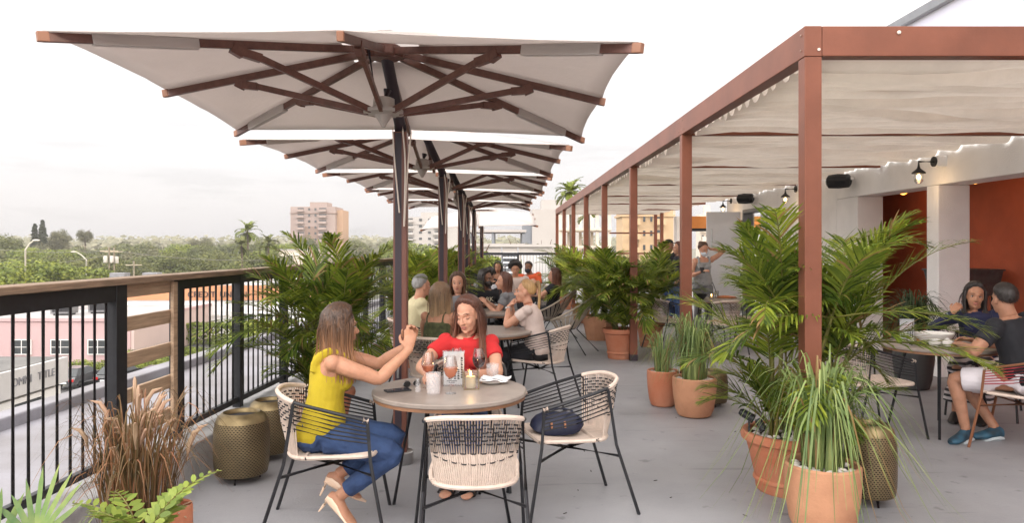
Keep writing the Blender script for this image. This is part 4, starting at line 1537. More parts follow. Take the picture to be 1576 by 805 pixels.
def hairm(name, root, tip=None, z0=1.25, z1=.85):
    if name in MATS: return MATS[name]
    m = bpy.data.materials.new(name); m.use_nodes = True
    t = m.node_tree; p = t.nodes['Principled BSDF']
    p.inputs['Roughness'].default_value = .48
    tcn = t.nodes.new('ShaderNodeTexCoord'); sp = t.nodes.new('ShaderNodeSeparateXYZ'); t.links.new(tcn.outputs['Object'], sp.inputs[0])
    mr = t.nodes.new('ShaderNodeMapRange'); mr.inputs['From Min'].default_value = z0; mr.inputs['From Max'].default_value = z1
    t.links.new(sp.outputs['Z'], mr.inputs['Value'])
    mpn = t.nodes.new('ShaderNodeMapping'); mpn.inputs['Scale'].default_value = (75, 75, 5); t.links.new(tcn.outputs['Object'], mpn.inputs[0])
    n = t.nodes.new('ShaderNodeTexNoise'); n.inputs['Scale'].default_value = 1; n.inputs['Detail'].default_value = 3; t.links.new(mpn.outputs[0], n.inputs['Vector'])
    ad = t.nodes.new('ShaderNodeMath'); ad.operation = 'MULTIPLY_ADD'; ad.inputs[1].default_value = .9; ad.inputs[2].default_value = -.45
    t.links.new(n.outputs['Fac'], ad.inputs[0])
    a2 = t.nodes.new('ShaderNodeMath'); a2.operation = 'ADD'; a2.use_clamp = True; t.links.new(mr.outputs[0], a2.inputs[0]); t.links.new(ad.outputs[0], a2.inputs[1])
    mx_ = t.nodes.new('ShaderNodeMix'); mx_.data_type = 'RGBA'
    tip = tip or tuple(min(1, c * 1.8) for c in root)
    mx_.inputs['A'].default_value = (*root, 1); mx_.inputs['B'].default_value = (*tip, 1)
    t.links.new(a2.outputs[0], mx_.inputs['Factor'])
    hs = t.nodes.new('ShaderNodeHueSaturation'); g = t.nodes.new('ShaderNodeNewGeometry'); m3 = t.nodes.new('ShaderNodeMapRange')
    m3.inputs['To Min'].default_value = .65; m3.inputs['To Max'].default_value = 1.3
    t.links.new(g.outputs['Random Per Island'], m3.inputs['Value']); t.links.new(m3.outputs[0], hs.inputs['Value']); t.links.new(mx_.outputs['Result'], hs.inputs['Color'])
    t.links.new(hs.outputs[0], p.inputs['Base Color'])
    b = t.nodes.new('ShaderNodeBump'); b.inputs['Strength'].default_value = .55; b.inputs['Distance'].default_value = .01
    t.links.new(n.outputs['Fac'], b.inputs['Height']); t.links.new(b.outputs[0], p.inputs['Normal'])
    MATS[name] = m
    return m


def cloth(name, c, **k):
    k.setdefault('rough', .85); k.setdefault('bump', .35); k.setdefault('bscale', 14); k.setdefault('var', .14); k.setdefault('vscale', 9)
    return mat(name, c, **k)


def ik(a, tgt, l1, l2, pole):
    a = V(a); tgt = V(tgt); d = tgt - a; L = d.length
    L = min(L, (l1 + l2) * .998); d.normalize(); tgt = a + d * L
    x = (l1 * l1 - l2 * l2 + L * L) / (2 * L)
    h = math.sqrt(max(0, l1 * l1 - x * x))
    p = V(pole); p = (p - d * p.dot(d)).normalized()
    return a + d * x + p * h, tgt


# a scratch scene in which single meshes are evaluated without touching the real one
TS = bpy.data.scenes.new('scratch')


def remesh(mb, name, vox, sm, wr=0.0, seed=0):
    me = mb.mesh('tmp', [])
    ob = bpy.data.objects.new('tmp', me); TS.collection.objects.link(ob)
    md = ob.modifiers.new('r', 'REMESH'); md.mode = 'VOXEL'; md.voxel_size = vox; md.use_smooth_shade = True
    if sm:
        s = ob.modifiers.new('s', 'SMOOTH'); s.factor = .5; s.iterations = sm
    TS.view_layers[0].update()
    dg = TS.view_layers[0].depsgraph
    m2 = bpy.data.meshes.new_from_object(ob.evaluated_get(dg))
    bpy.data.objects.remove(ob); bpy.data.meshes.remove(me)
    m2.name = name
    m2.polygons.foreach_set('use_smooth', [True] * len(m2.polygons))
    if wr:
        m2.update()
        n_ = len(m2.vertices)
        co = [0.0] * (3 * n_); m2.vertices.foreach_get('co', co)
        no = [0.0] * (3 * n_); m2.vertices.foreach_get('normal', no)
        for i in range(n_):
            x, y, z = co[3 * i:3 * i + 3]
            f = wr * (noise.noise(V((x * 9 + seed, y * 9, z * 14))) + .5 * noise.noise(V((x * 22, y * 22 + seed, z * 30))))
            for q in range(3): co[3 * i + q] += no[3 * i + q] * f
        m2.vertices.foreach_set('co', co)
        m2.update()
    return m2


def link(me, name, m, parent):
    o = bpy.data.objects.new(name, me)
    me.materials.clear(); me.materials.append(m)
    COL.objects.link(o); o.parent = parent
    return o


def rsmooth(a, b, x):
    t = max(0, min(1, (x - a) / (b - a))); return t * t * (3 - 2 * t)


TW = {'f': [(-.12, .10), (-.04, .155), (.06, .168), (.2, .158), (.42, .125), (.55, .128), (.72, .142), (.86, .148), (.93, .115), (1.0, .058)],
      'm': [(-.12, .10), (-.04, .150), (.06, .160), (.2, .155), (.42, .148), (.55, .155), (.72, .172), (.86, .178), (.93, .135), (1.0, .066)]}
TD = {'f': [(-.12, .07), (-.04, .115), (.06, .122), (.2, .112), (.42, .092), (.55, .094), (.72, .102), (.86, .090), (.93, .075), (1.0, .056)],
      'm': [(-.12, .07), (-.04, .115), (.06, .120), (.2, .115), (.42, .108), (.55, .112), (.72, .118), (.86, .105), (.93, .085), (1.0, .062)]}


def person(label, loc, rz, sex='f', k=.95, hz=.535, lean=6, side=0, twist=0, head=(0, 0, 0), wrL=None, wrR=None, elL=(-.4, -.3, -1), elR=(.4, -.3, -1),
           ankL=None, ankR=None, kneeL=(0, .6, 1), kneeR=(0, .6, 1), footL=(0, 1, 0), footR=(0, 1, 0), hand=True, curl=.45, hdirL=None, hdirR=None, hnL=None, hnR=None,
           vox=.010, sm=3, skin=SK_tan, top=('tee', None), bottom=('jeans', None), shoes=('dark', None), hair=('short', None), mask=None, group=None, fat=1.0,
           detail=False, legs=True, acc=None, eyes='open', hv=None):
    t = empty('person', loc, R(rz), label, 'person', group)
    H = V((0, 0, hz))
    ln = R(lean); sd = R(side)
    d0 = V((math.sin(sd) * .5, math.sin(ln * .6), math.cos(ln * .6))).normalized(); d1 = V((math.sin(sd), math.sin(ln * 1.3), math.cos(ln * 1.3))).normalized()
    Ls = .50 * k
    mid = H + d0 * (Ls * .5); Nk = mid + d1 * (Ls * .5)
    sp = spline([H - d0 * (.12 * Ls), H, mid, Nk, Nk + d1 * .03], 8)

    def spine(u):   # u 0 hips .. 1 neck base
        f = (u * 2 + 1) * 8
        f = max(0, min(len(sp) - 1.001, f)); i = int(f)
        if u < 0: return H + d0 * (Ls * u)
        return sp[i].lerp(sp[i + 1], f - i)
    tw = R(twist)
    sh_ax = V((math.cos(tw), math.sin(tw), 0))
    sh_ax = (sh_ax - d1 * sh_ax.dot(d1)).normalized()
    hip_ax = V((1, 0, 0))

    def ring(u, inf, n=22, wm=1.0, dm=1.0):
        c = spine(u)
        tg = d0.lerp(d1, max(0, min(1, u))).normalized()
        ax = hip_ax.lerp(sh_ax, max(0, min(1, u))).normalized()
        ax = (ax - tg * ax.dot(tg)).normalized(); fw = tg.cross(ax).normalized()
        w = (interp(u, TW[sex]) * k * fat + inf) * wm; d = (interp(u, TD[sex]) * k * fat + inf) * dm
        out = []
        for i in range(n):
            a = 2 * math.pi * i / n
            ca, sa = math.cos(a), math.sin(a)
            e_ = .86
            out.append(c + ax * (math.copysign(abs(ca) ** e_, ca) * w) + fw * (math.copysign(abs(sa) ** e_, sa) * d))
        return out

    def torso(mb, u0, u1, inf, n=12, **kk):
        mb.loft([ring(lerp(u0, u1, i / n), inf, **kk) for i in range(n + 1)])
    SW = (.165 if sex == 'f' else .195) * k
    fwd1 = d1.cross(sh_ax).normalized()
    S = {s: spine(.885) + sh_ax * (s * SW) - d1 * .012 for s in (1, -1)}
    UA, FA = .285 * k, .245 * k
    wr = {1: wrR, -1: wrL}; el = {1: elR, -1: elL}
    E = {}; W = {}
    for s in (1, -1):
        tg = V(wr[s]) if wr[s] is not None else S[s] + V((s * .08, .12, -.45))
        E[s], W[s] = ik(S[s], tg, UA, FA, el[s])
    TH, SHN = .42 * k, .415 * k
    HJ = {s: H + V((s * .088 * k, .02, -.005)) for s in (1, -1)}
    an = {1: ankR, -1: ankL}; kn = {1: kneeR, -1: kneeL}
    K = {}; A = {}
    for s in (1, -1):
        tg = V(an[s]) if an[s] is not None else V((s * .12, .40, .085))
        K[s], A[s] = ik(HJ[s], tg, TH, SHN, kn[s])
    ft = {1: V(footR).normalized(), -1: V(footL).normalized()}
    hm = k * (1.04 if sex == 'f' else 1.03)
    up = V((0, 0, 1))
    nd = d1.lerp(up, .55).normalized()
    Hc = Nk + nd * (.137 * k) + V((0, .022 * k, 0))
    if hv is not None: Hc = Hc + V(hv)
    HM = Matrix.Translation(Hc) @ (Matrix.Rotation(R(head[0]), 4, 'Z') @ Matrix.Rotation(R(head[1]), 4, 'X') @ Matrix.Rotation(R(head[2]), 4, 'Y')) @ Matrix.Scale(hm, 4)
    HR = HM.to_3x3()

    def hp(x, y, z): return HM @ V((x, y, z))

    def he(mb, c, r, **kk):
        mb.ell(HM @ V(c), r, HR, **kk)
    # ---------------- skin
    mb = MB()
    ARM = {}; ARR = {}
    cov = .007 if top[1] else 0
    torso(mb, -.10, .985, -cov)
    cvb = .010 if bottom[1] else 0
    if legs: he_ = mb.ell(H + V((0, -.045 * k, -.015)), (.165 * k * fat - cvb, .115 * k * fat - cvb, .10 * k * fat - cvb))
    if sex == 'f':
        for s in (1, -1):
            mb.ell(spine(.66) + sh_ax * (s * .066 * k) + fwd1 * (.078 * k * fat), (.058 * k - cov, .055 * k - cov, .058 * k - cov))
    for s in (1, -1):
        mb.ell(S[s] - sh_ax * (s * .010), (.047 * k * fat if sex == 'f' else .062 * k) - (cov * .6 if top[0] in ('tee', 'long') else 0))
        r = (1.0 if sex == 'f' else 1.16) * k * fat
        ARM[s] = spline([S[s] - sh_ax * (s * .05), S[s].lerp(E[s], .35), S[s].lerp(E[s], .75), E[s], E[s].lerp(W[s], .3), E[s].lerp(W[s], .7), W[s], W[s] + (W[s] - E[s]).normalized() * .02], 3)
        ARR[s] = [interp(q / 21, [(0, .052 * r), (.14, .048 * r), (.28, .043 * r), (.43, .037 * r), (.57, .038 * r), (.71, .030 * r), (.86, .023 * r), (1, .022 * r)]) for q in range(22)]
        mb.tube(ARM[s], ARR[s], 12)
    if legs:
        for s in (1, -1):
            r = k * fat
            mb.tube(spline([HJ[s] - (K[s] - HJ[s]) * .08, HJ[s].lerp(K[s], .3), HJ[s].lerp(K[s], .7), K[s], K[s].lerp(A[s], .3), K[s].lerp(A[s], .7), A[s]], 3),
                    [interp(q / 18, [(0, .088 * r - cvb), (.16, .085 * r - cvb), (.33, .070 * r - cvb * .6), (.5, .053 * r), (.66, .054 * r), (.83, .040 * r), (1, .034 * r)]) for q in range(19)], 14)
    # feet

    def foot_rings(s, inf, top=0.0, toe=.19, scale=1.0):
        f = ft[s]; u = f.cross(V((0, 0, 1)).cross(f)).normalized(); u = u if u.z > 0 else -u
        sd_ = f.cross(u).normalized()
        rr = []
        for x, z, w, h in ((-.060, -.035, .012, .018), (-.055, -.040, .026, .032), (-.02, -.036, .033, .046), (.03, -.043, .036, .042), (.08, -.057, .041, .028), (.13, -.067, .043, .019), (.165, -.071, .036, .015), (toe, -.073, .012, .008)):
            hh = h + inf - top
            c = A[s] + f * (x * k) + u * ((z - top * .9) * k)
            rr.append([c + sd_ * (math.cos(a) * (w + inf) * k) + u * (math.sin(a) * hh * k) for a in [2 * math.pi * i / 14 for i in range(14)]])
        return rr
    if legs:
        for s in (1, -1): mb.loft(foot_rings(s, 0))
    # neck + head
    mb.tube([spine(.93), Nk + d1 * .02, Hc + HR @ V((0, -.02, -.06)), Hc + HR @ V((0, -.015, 0))], [.060 * k, .052 * k, .050 * k, .05 * k] if sex == 'f' else [.072 * k, .064 * k, .060 * k, .058 * k], 14)
    h = hm
    he(mb, (0, -.014, .035), (.072, .091, .083))
    he(mb, (0, .018, -.028), (.0605, .071, .078))
    he(mb, (0, .033, -.074), (.044, .047, .034))
    he(mb, (0, .068, -.093), (.018, .016, .015))
    for s in (1, -1):
        he(mb, (s * .035, .056, -.028), (.021, .022, .022))
        he(mb, (s * .073, -.006, -.008), (.009, .018, .030))
        he(mb, (s * .011, .098, -.031), (.0085, .011, .008))
    fb = 1.0 if sex == 'm' else .78
    mb.tube([hp(-.043, .066, .026), hp(-.02, .080, .027), hp(0, .083, .024), hp(.02, .080, .027), hp(.043, .066, .026)], [.009 * h * fb, .012 * h * fb, .012 * h * fb, .012 * h * fb, .009 * h * fb], 8)
    mb.tube([hp(0, .084, .016), hp(0, .100, -.010), hp(0, .111, -.030), hp(0, .100, -.037)], [.008 * h, .009 * h, .0105 * h, .006 * h], 8)
    he(mb, (0, .083, -.056), (.022, .010, .006))
    he(mb, (0, .081, -.066), (.019, .010, .007))
    # hands
    if hand:
        for s in (1, -1):
            hd = {1: hdirR, -1: hdirL}[s]; hn = {1: hnR, -1: hnL}[s]
            d = V(hd).normalized() if hd else (W[s] - E[s]).normalized()
            n_ = V(hn) if hn else V((-s * .5, 0, -1))
            n_ = (n_ - d * n_.dot(d)).normalized()
            th = d.cross(n_) * s
            w0 = W[s]
            rr = []
            for q, ww, hh in ((0, .024, .019), (.03, .032, .017), (.06, .039, .015), (.088, .040, .012), (.098, .034, .008)):
                rr.append([w0 + d * (q * k) + th * (math.cos(a) * ww * k) + n_ * (math.sin(a) * hh * k) for a in [2 * math.pi * i / 12 for i in range(12)]])
            mb.loft(rr)
            for off, L, ba in ((.030, .070, .088), (.010, .080, .092), (-.011, .074, .090), (-.030, .058, .082)):
                p = w0 + d * ((ba - .015) * k) + th * (off * k); ang = curl * .3; pts = [p]
                dd = (d + th * (off * 1.6)).normalized()
                for sg, (fr, ab) in enumerate(((.20, 0), (.36, .55), (.24, .95), (.20, .8))):
                    ang += curl * ab * 1.25
                    pts.append(pts[-1] + (dd * math.cos(ang) + n_ * math.sin(ang)) * (L + .015) * fr * 1.15 * k)
                rf = .0088 if detail else .0100
                mb.tube(pts, [rf * k, rf * k, rf * .95 * k, rf * .9 * k, rf * .62 * k], 7)
            p = w0 + d * (.022 * k) + th * (.020 * k)
            q1 = p + (d * .6 + th * .75 + n_ * .3).normalized() * (.042 * k); q2 = q1 + (d * .9 + th * .25 + n_ * .35).normalized() * (.032 * k); q3 = q2 + (d * .95 + n_ * .3).normalized() * (.024 * k)
            mb.tube([p, q1, q2, q3], [.015 * k, .012 * k, .0105 * k, .007 * k], 8)
    body = link(remesh(mb, 'body', vox, sm), 'body', skin, t)
    # ---------------- clothes
    kind, cm_ = top
    inf = .011 if vox < .008 else .015
    if cm_:
        mb = MB()
        u1 = {'tee': .945, 'long': .945, 'tank': .80, 'strap': .74, 'dress': .78}[kind]
        if kind in ('tank', 'strap', 'dress'):
            mb.loft([ring(u, inf, wm=interp(u, [(0, 1), (.52, 1), (.64, .94), (.74, .84), (.85, .76)])) for u in [lerp(-.03, u1, i / 16) for i in range(17)]])
        else:
            torso(mb, -.03, u1, inf, 14)
        if sex == 'f':
            for s in (1, -1):
                mb.ell(spine(.66) + sh_ax * (s * .064 * k) + fwd1 * (.082 * k * fat), (.064 * k, .058 * k, .062 * k))
        if legs: mb.ell(H + V((0, -.045 * k, -.0)), (.168 * k * fat + inf, .118 * k * fat + inf * .8, .085 * k * fat))
        if kind in ('tee', 'long'):
            for s in (1, -1):
                mb.ell(S[s], ((.047 if sex == 'f' else .062) * k * fat + inf * .8))
                q1 = 19 if kind == 'long' else (5 if sex == 'f' else 6)
                pts = [S[s] - sh_ax * (s * .05)] + ARM[s][:q1]
                grow = 1.25 if kind == 'tee' else .9
                rr = [.052 * k * fat + inf] + [x + inf * lerp(.95, grow, i / q1) for i, x in enumerate(ARR[s][:q1])]
                mb.tube(pts, rr, 14)
            # collar
            mb.tube([spine(.90), spine(.955) + d1 * .01], [.085 * k, .066 * k], 16)
        else:
            for s in (1, -1):
                w_ = .030 if kind == 'tank' else .010
                xo = .098 if kind == 'tank' else .085
                fr_ = spine(.76) + sh_ax * (s * xo * k) + fwd1 * (.085 * k * fat); bk = spine(.76) + sh_ax * (s * xo * k) - fwd1 * (.085 * k * fat)
                tp_ = spine(.925) + sh_ax * (s * xo * .98 * k) + d1 * (.016 * k)
                mb.tube(spline([fr_ - d1 * .03, fr_ + d1 * .04, tp_ + fwd1 * .035, tp_ - fwd1 * .03, bk + d1 * .04, bk - d1 * .03], 3), w_, 8, flat=.55 if kind == 'tank' else 1)
        link(remesh(mb, 'shirt', vox, sm, (.003 if vox < .008 else .004), seed=len(label)), {'tee': 'shirt', 'long': 'sweater', 'tank': 'tank_top', 'strap': 'top', 'dress': 'dress'}[kind], cm_, t)
    bk, bm = bottom
    if legs and bm:
        mb = MB()
        f2 = {'jeans': .86, 'shorts': 0, 'skirt': 0, 'capri': .7}.get(bk, .9)
        torso(mb, -.12, .16, inf * .75, 5)
        mb.ell(H + V((0, -.045 * k, -.015)), (.165 * k * fat + inf * .6, .115 * k * fat + inf * .6, .10 * k * fat + inf * .6))
        for s in (1, -1):
            r = k * fat
            if f2:
                pts = spline([HJ[s] - (K[s] - HJ[s]) * .08, HJ[s].lerp(K[s], .3), HJ[s].lerp(K[s], .7), K[s], K[s].lerp(A[s], .3), K[s].lerp(A[s], f2)], 3)
                mb.tube(pts, [interp(q / 15, [(0, .088 * r), (.2, .086 * r), (.4, .071 * r), (.6, .057 * r), (.8, .056 * r), (1, .043 * r)]) + inf * .75 for q in range(16)], 16)
            elif bk == 'shorts':
                mb.tube([HJ[s] - (K[s] - HJ[s]) * .08, HJ[s].lerp(K[s], .4), HJ[s].lerp(K[s], .86)], [.092 * r + inf, .090 * r + inf, .082 * r + inf], 16)
            else:
                mb.tube([HJ[s] - (K[s] - HJ[s]) * .08, HJ[s].lerp(K[s], .5), K[s] + (K[s] - HJ[s]) * .05], [.11 * r, .105 * r, .09 * r], 16)
                mb.tube([K[s], K[s].lerp(A[s], .5), K[s].lerp(A[s], .75)], [.09 * r, .10 * r, .11 * r], 16)
        link(remesh(mb, 'trousers', vox, sm, .0042, seed=3), {'jeans': 'jeans', 'shorts': 'shorts', 'skirt': 'skirt'}.get(bk, 'trousers'), bm, t)
    sk, smt = shoes
    if legs and smt:
        for s in (1, -1):
            mb = MB()
            if sk == 'pump':
                rr = foot_rings(s, .005, top=.012, toe=.225)
                mb.loft(rr)
                f = ft[s]; u = f.cross(V((0, 0, 1)).cross(f)).normalized(); u = u if u.z > 0 else -u
                b = A[s] + f * (-.045 * k) - u * (.075 * k)
                e_ = b - u * .085 + f * -.004
                mb.tube([b, b.lerp(e_, .35), e_], [.018, .009, .0045], 8)
            elif sk == 'sandal':
                mb.loft([[p - V((0, 0, .012)) for p in r] for r in foot_rings(s, .004, top=.02)])
                f = ft[s]; u = V((0, 0, 1)); sdv = f.cross(u)
                for q, hh in ((.09, .026), (.13, .018), (-.01, .05)):
                    c = A[s] + f * (q * k) + V((0, 0, -.062 * k))
                    mb.tube([c - sdv * .05, c - sdv * .04 + u * hh, c + u * (hh + .014), c + sdv * .04 + u * hh, c + sdv * .05], .008, 6)
            else:
                mb.loft(foot_rings(s, .009, toe=.20))
                if sk == 'sneaker':
                    sb = MB(); sb.loft([[p - V((0, 0, .016)) for p in r] for r in foot_rings(s, .012, top=.028, toe=.207)]); sb.build('sole', M_sole, t)
                else: mb.loft([[p - V((0, 0, .014)) for p in r] for r in foot_rings(s, .010, top=.026, toe=.205)])
            mb.build('shoe', smt, t)
    # ---------------- face
    if eyes:
        for s in (1, -1):
            mb = MB(); he(mb, (s * .0300, .0655, .005), (.0135 * h, .0110 * h, .0066 * h if eyes == 'open' else .0085 * h), nu=10, nv=8)
            ew = mb.build('eye', M_eyew if eyes == 'open' else skin, t)
            mb = MB(); he(mb, (s * .0300 + .001, .0725, .0045 if eyes == 'open' else .002), (.0062 * h, .0062 * h, .0060 * h if eyes == 'open' else .0028 * h), nu=8, nv=6)
            if eyes == 'open': mb.build('iris', M_iris, ew)
            mb = MB()
            if eyes == 'down': mb.tube([hp(s * .016, .0735, .001), hp(s * .023, .0768, -.0022), hp(s * .032, .0768, -.0030), hp(s * .040, .0725, -.001), hp(s * .046, .066, .002)], [.001 * h, .0016 * h, .002 * h, .0018 * h, .0008 * h], 6)
            else: mb.tube([hp(s * .014, .072, .008), hp(s * .022, .0765, .0135 if eyes == 'open' else .010), hp(s * .032, .0765, .0145 if eyes == 'open' else .009), hp(s * .040, .071, .011), hp(s * .047, .063, .006)], [.001 * h, .0017 * h, .0022 * h, .002 * h, .0008 * h], 6)
            mb.build('eyelash', M_lash, t)
            mb = MB()
            mb.tube([hp(s * .014, .0905, .0320), hp(s * .026, .0885, .0352), hp(s * .040, .0765, .0345), hp(s * .051, .063, .0275)], [.002 * h, .0028 * h, .0024 * h, .0008 * h], 6)
            mb.build('eyebrow', M_lash, t)
        if not mask:
            mb = MB(); he(mb, (0, .0865, -.0555), (.0215, .0085, .0052)); he(mb, (0, .0855, -.0645), (.0185, .0085, .0060)); mb.tube([hp(-.024, .077, -.0570), hp(-.012, .089, -.0600), hp(0, .0925, -.0610), hp(.012, .089, -.0600), hp(.024, .077, -.0570)], .0014 * h, 5, 1)
            mb.build('lips', [mat('lips', (.46, .165, .125), .45), M_lash], t)
    if mask:
        mb = MB()
        he(mb, (0, .040, -.055), (.064, .066, .058))
        if mask is not H_black: he(mb, (0, .075, -.045), (.030, .040, .040))
        for s in (1, -1): mb.tube([hp(s * .058, .05, -.03), hp(s * .074, .0, -.0)], .002, 5); mb.tube([hp(s * .055, .05, -.075), hp(s * .074, .0, -.025)], .002, 5)
        mb.build('beard' if mask is H_black else 'face_mask', mask, t)
    # ---------------- hair
    hk, hmat = hair[0], hair[1]
    ho = hair[2] if len(hair) > 2 else {}
    if hmat:
        random.seed(len(label) * 7 + int(k * 1000))
        thick = {'long': .020, 'pony': .013, 'short': .012, 'curly': .055, 'bun': .014, 'cap': .014}[hk] * ho.get('vol', 1)
        tab = {'long': [(0, 50), (25, 46), (48, 36), (68, 12), (85, -10), (105, -40), (130, -55), (180, -60)],
               'pony': [(0, 48), (30, 42), (55, 26), (75, 8), (95, -2), (110, -32), (140, -42), (180, -46)],
               'bun': [(0, 48), (30, 42), (55, 26), (75, 8), (95, -2), (110, -32), (140, -42), (180, -46)],
               'short': [(0, 42), (35, 36), (60, 22), (80, 2), (95, 2), (110, -28), (140, -40), (180, -44)],
               'curly': [(0, 40), (35, 34), (60, 18), (80, 0), (100, -20), (140, -35), (180, -38)],
               'cap': [(0, 26), (50, 24), (90, 18), (180, 0)]}[hk]
        mb = MB()
        nu_, nv_ = 44, 26
        c0 = V((0, -.014, .032)); rad = V((.0745, .0945, .086))
        vs = []; fs = []
        for j in range(nv_ + 1):
            eld = -88 + 178 * j / nv_
            for i in range(nu_):
                azd = 360 * i / nu_; aa = azd if azd <= 180 else 360 - azd
                jz = 5.0 * noise.noise(V((azd * .11, len(label), 1.7)))
                m_ = rsmooth(-6, 15, eld - interp(aa, tab) + (jz if hk != 'cap' else 0))
                fade = lerp(.3, 1, rsmooth(0, 46, eld - interp(aa, tab))) if hk in ('short', 'pony', 'bun') else 1
                dv = V((math.sin(R(azd)) * math.cos(R(eld)), math.cos(R(azd)) * math.cos(R(eld)), math.sin(R(eld))))
                base = 1 / math.sqrt((dv.x / rad.x) ** 2 + (dv.y / rad.y) ** 2 + (dv.z / rad.z) ** 2)
                nz = noise.noise(dv * (9 if hk == 'curly' else 5) + V((len(label), 0, 0)))
                r_ = base * lerp(.86, 1.0, m_) + m_ * (thick * fade * (1 + (.35 if hk == 'curly' else .18) * nz) + (.010 * max(0, dv.z) if hk != 'cap' else 0))
                vs.append(HM @ (c0 + dv * r_))
        for j in range(nv_):
            for i in range(nu_):
                i2 = (i + 1) % nu_
                fs.append((j * nu_ + i, j * nu_ + i2, (j + 1) * nu_ + i2, (j + 1) * nu_ + i))
        mb.add(vs, fs, 0, True)
        if hk != 'cap':          # short combed hairs that break up the scalp's outline
            for i in range(700 if vox < .009 else 320):
                azd = random.uniform(-180, 180); eld = math.degrees(math.asin(random.uniform(-.7, 1)))
                over = eld - interp(abs(azd), tab)
                if over < 4: continue
                dv = V((math.sin(R(azd)) * math.cos(R(eld)), math.cos(R(azd)) * math.cos(R(eld)), math.sin(R(eld))))
                base = 1 / math.sqrt((dv.x / rad.x) ** 2 + (dv.y / rad.y) ** 2 + (dv.z / rad.z) ** 2)
                fd = lerp(.3, 1, rsmooth(0, 46, over)) if hk in ('short', 'pony', 'bun') else 1
                p_ = c0 + dv * (base + thick * fd * rsmooth(-6, 15, over) * .95)
                cmb = {'short': V((0, -.5, -.5)), 'curly': V((random.uniform(-1, 1), random.uniform(-1, 1), random.uniform(-1, 1))), 'pony': V((0, -1, .5)) - dv, 'bun': V((0, -1, .5)) - dv}.get(hk, V((dv.x * .9, -.25, -.75)))
                tg_ = cmb - dv * cmb.dot(dv) * .9 + V((random.uniform(-.3, .3), random.uniform(-.3, .3), random.uniform(-.2, .2)))
                tg_ = tg_.normalized() + dv * random.uniform(.05, .32)
                wv = tg_.cross(dv).normalized() * random.uniform(.0016, .0034)
                Lh = random.uniform(.018, .036) * (1.2 if hk == 'long' else 1)
                mb.add([HM @ (p_ - wv), HM @ (p_ + wv), HM @ (p_ + tg_ * Lh)], [(0, 1, 2)], 0, False)
        if hk == 'cap':
            mb.loft([[HM @ V((math.sin(a) * .078 * f, .055 + math.cos(a) * .085 * f, .062 + dz)) for a in [2 * math.pi * i / 18 for i in range(18)]] for f, dz in ((1, 0), (1, .008))])
        if hk in ('long',):
            L = ho.get('L', .34); n_l = ho.get('n', 110); fl = ho.get('flare', .0); lo_ = ho.get('az0', 62); asym = ho.get('fwd', 0)
            for i in range(n_l):
                s = 1 if i % 2 else -1
                azd = s * lerp(lo_, 180, random.random() ** 1.1)
                e0 = R(random.uniform(8, 62))
                dv = V((math.sin(R(azd)) * math.cos(e0), math.cos(R(azd)) * math.cos(e0), math.sin(e0)))
                base = 1 / math.sqrt((dv.x / rad.x) ** 2 + (dv.y / rad.y) ** 2 + (dv.z / rad.z) ** 2)
                jit = random.uniform(-.006, .007)
                p0 = HM @ (c0 + dv * (base + thick * .8 + jit))
                o_ = HR @ V((math.sin(R(azd)), math.cos(R(azd)), 0)); o_.z = 0
                o_ = o_.normalized() if o_.length > 0.01 else V((0, -1, 0))
                ax_ = Hc + HR @ V((0, -.018, 0))
                q = .088 * h + jit
                p1 = V((ax_.x, ax_.y, Hc.z - .005)) + V((o_.x * q, o_.y * (q + .010), 0))
                p2 = V((ax_.x, ax_.y, Hc.z - .10)) + V((o_.x * (q * .96 + fl * .3), o_.y * (q * .98 + fl * .3), 0))
                LL = L * random.uniform(.82, 1.03)
                bx_ = random.uniform(-.018, .018)
                p3 = V((ax_.x, ax_.y, Hc.z - lerp(.10, LL, .55))) + V((o_.x * (q + fl * .7) + bx_, o_.y * (q * 1.0 + fl * .6) + bx_ * .5, 0)) + fwd1 * (asym * .4)
                p4 = V((ax_.x, ax_.y, Hc.z - LL)) + V((o_.x * (q + fl) * random.uniform(.82, 1.05) + bx_ * 1.6, o_.y * (q + fl) * 1.0, 0)) + fwd1 * asym
                r0 = ho.get('r', .0085) * random.uniform(.7, 1.25)
                mb.tube(spline([p0, p1, p2, p3, p4], 3), [r0 * w for w in (.5, .8, 1, 1, 1, 1, 1, 1, 1, .95, .85, .6, .15)], 5)
            for i in range(int(n_l * .35)):      # loose single hairs
                azd = random.choice((1, -1)) * random.uniform(lo_ - 12, 180)
                o_ = HR @ V((math.sin(R(azd)), math.cos(R(azd)), 0)); o_.z = 0; o_.normalize()
                q = (.088 + thick * .6) * h + random.uniform(.0, .022)
                st_ = V((Hc.x, Hc.y, Hc.z)) + HR @ V((0, -.018, 0))
                P_ = [st_ + o_ * (.07 * h) + V((0, 0, .07 * h)), st_ + o_ * q + V((0, 0, -.01)), st_ + o_ * (q + random.uniform(-.01, .02)) - V((0, 0, L * .4)), st_ + o_ * (q + random.uniform(-.01, .045)) - V((0, 0, L * random.uniform(.6, 1.0))) + fwd1 * asym * .7]
                mb.tube(spline(P_, 4), .0013, 3, caps=False)
        if hk == 'pony':
            tie = HM @ V((0, -.106, .078))
            back = (HR @ V((0, -1, 0)))
            mb.ell(tie, .022 * h)
            for i in range(80):
                a = random.uniform(0, 6.28); q = math.sqrt(random.random())
                o_ = (HR @ V((math.cos(a), 0, math.sin(a)))) * q
                LL = ho.get('L', .30) * random.uniform(.75, 1.05)
                p1 = tie + o_ * .018; p2 = tie + back * .038 + o_ * .036; p3 = tie + back * .040 + o_ * .052 - V((0, 0, LL * .5)); p4 = tie + back * .025 + o_ * .042 - V((0, 0, LL))
                mb.tube(spline([p1, p2, p3, p4], 4), [.009, .011, .012, .013, .013, .013, .013, .013, .012, .010, .009, .006, .001], 5)
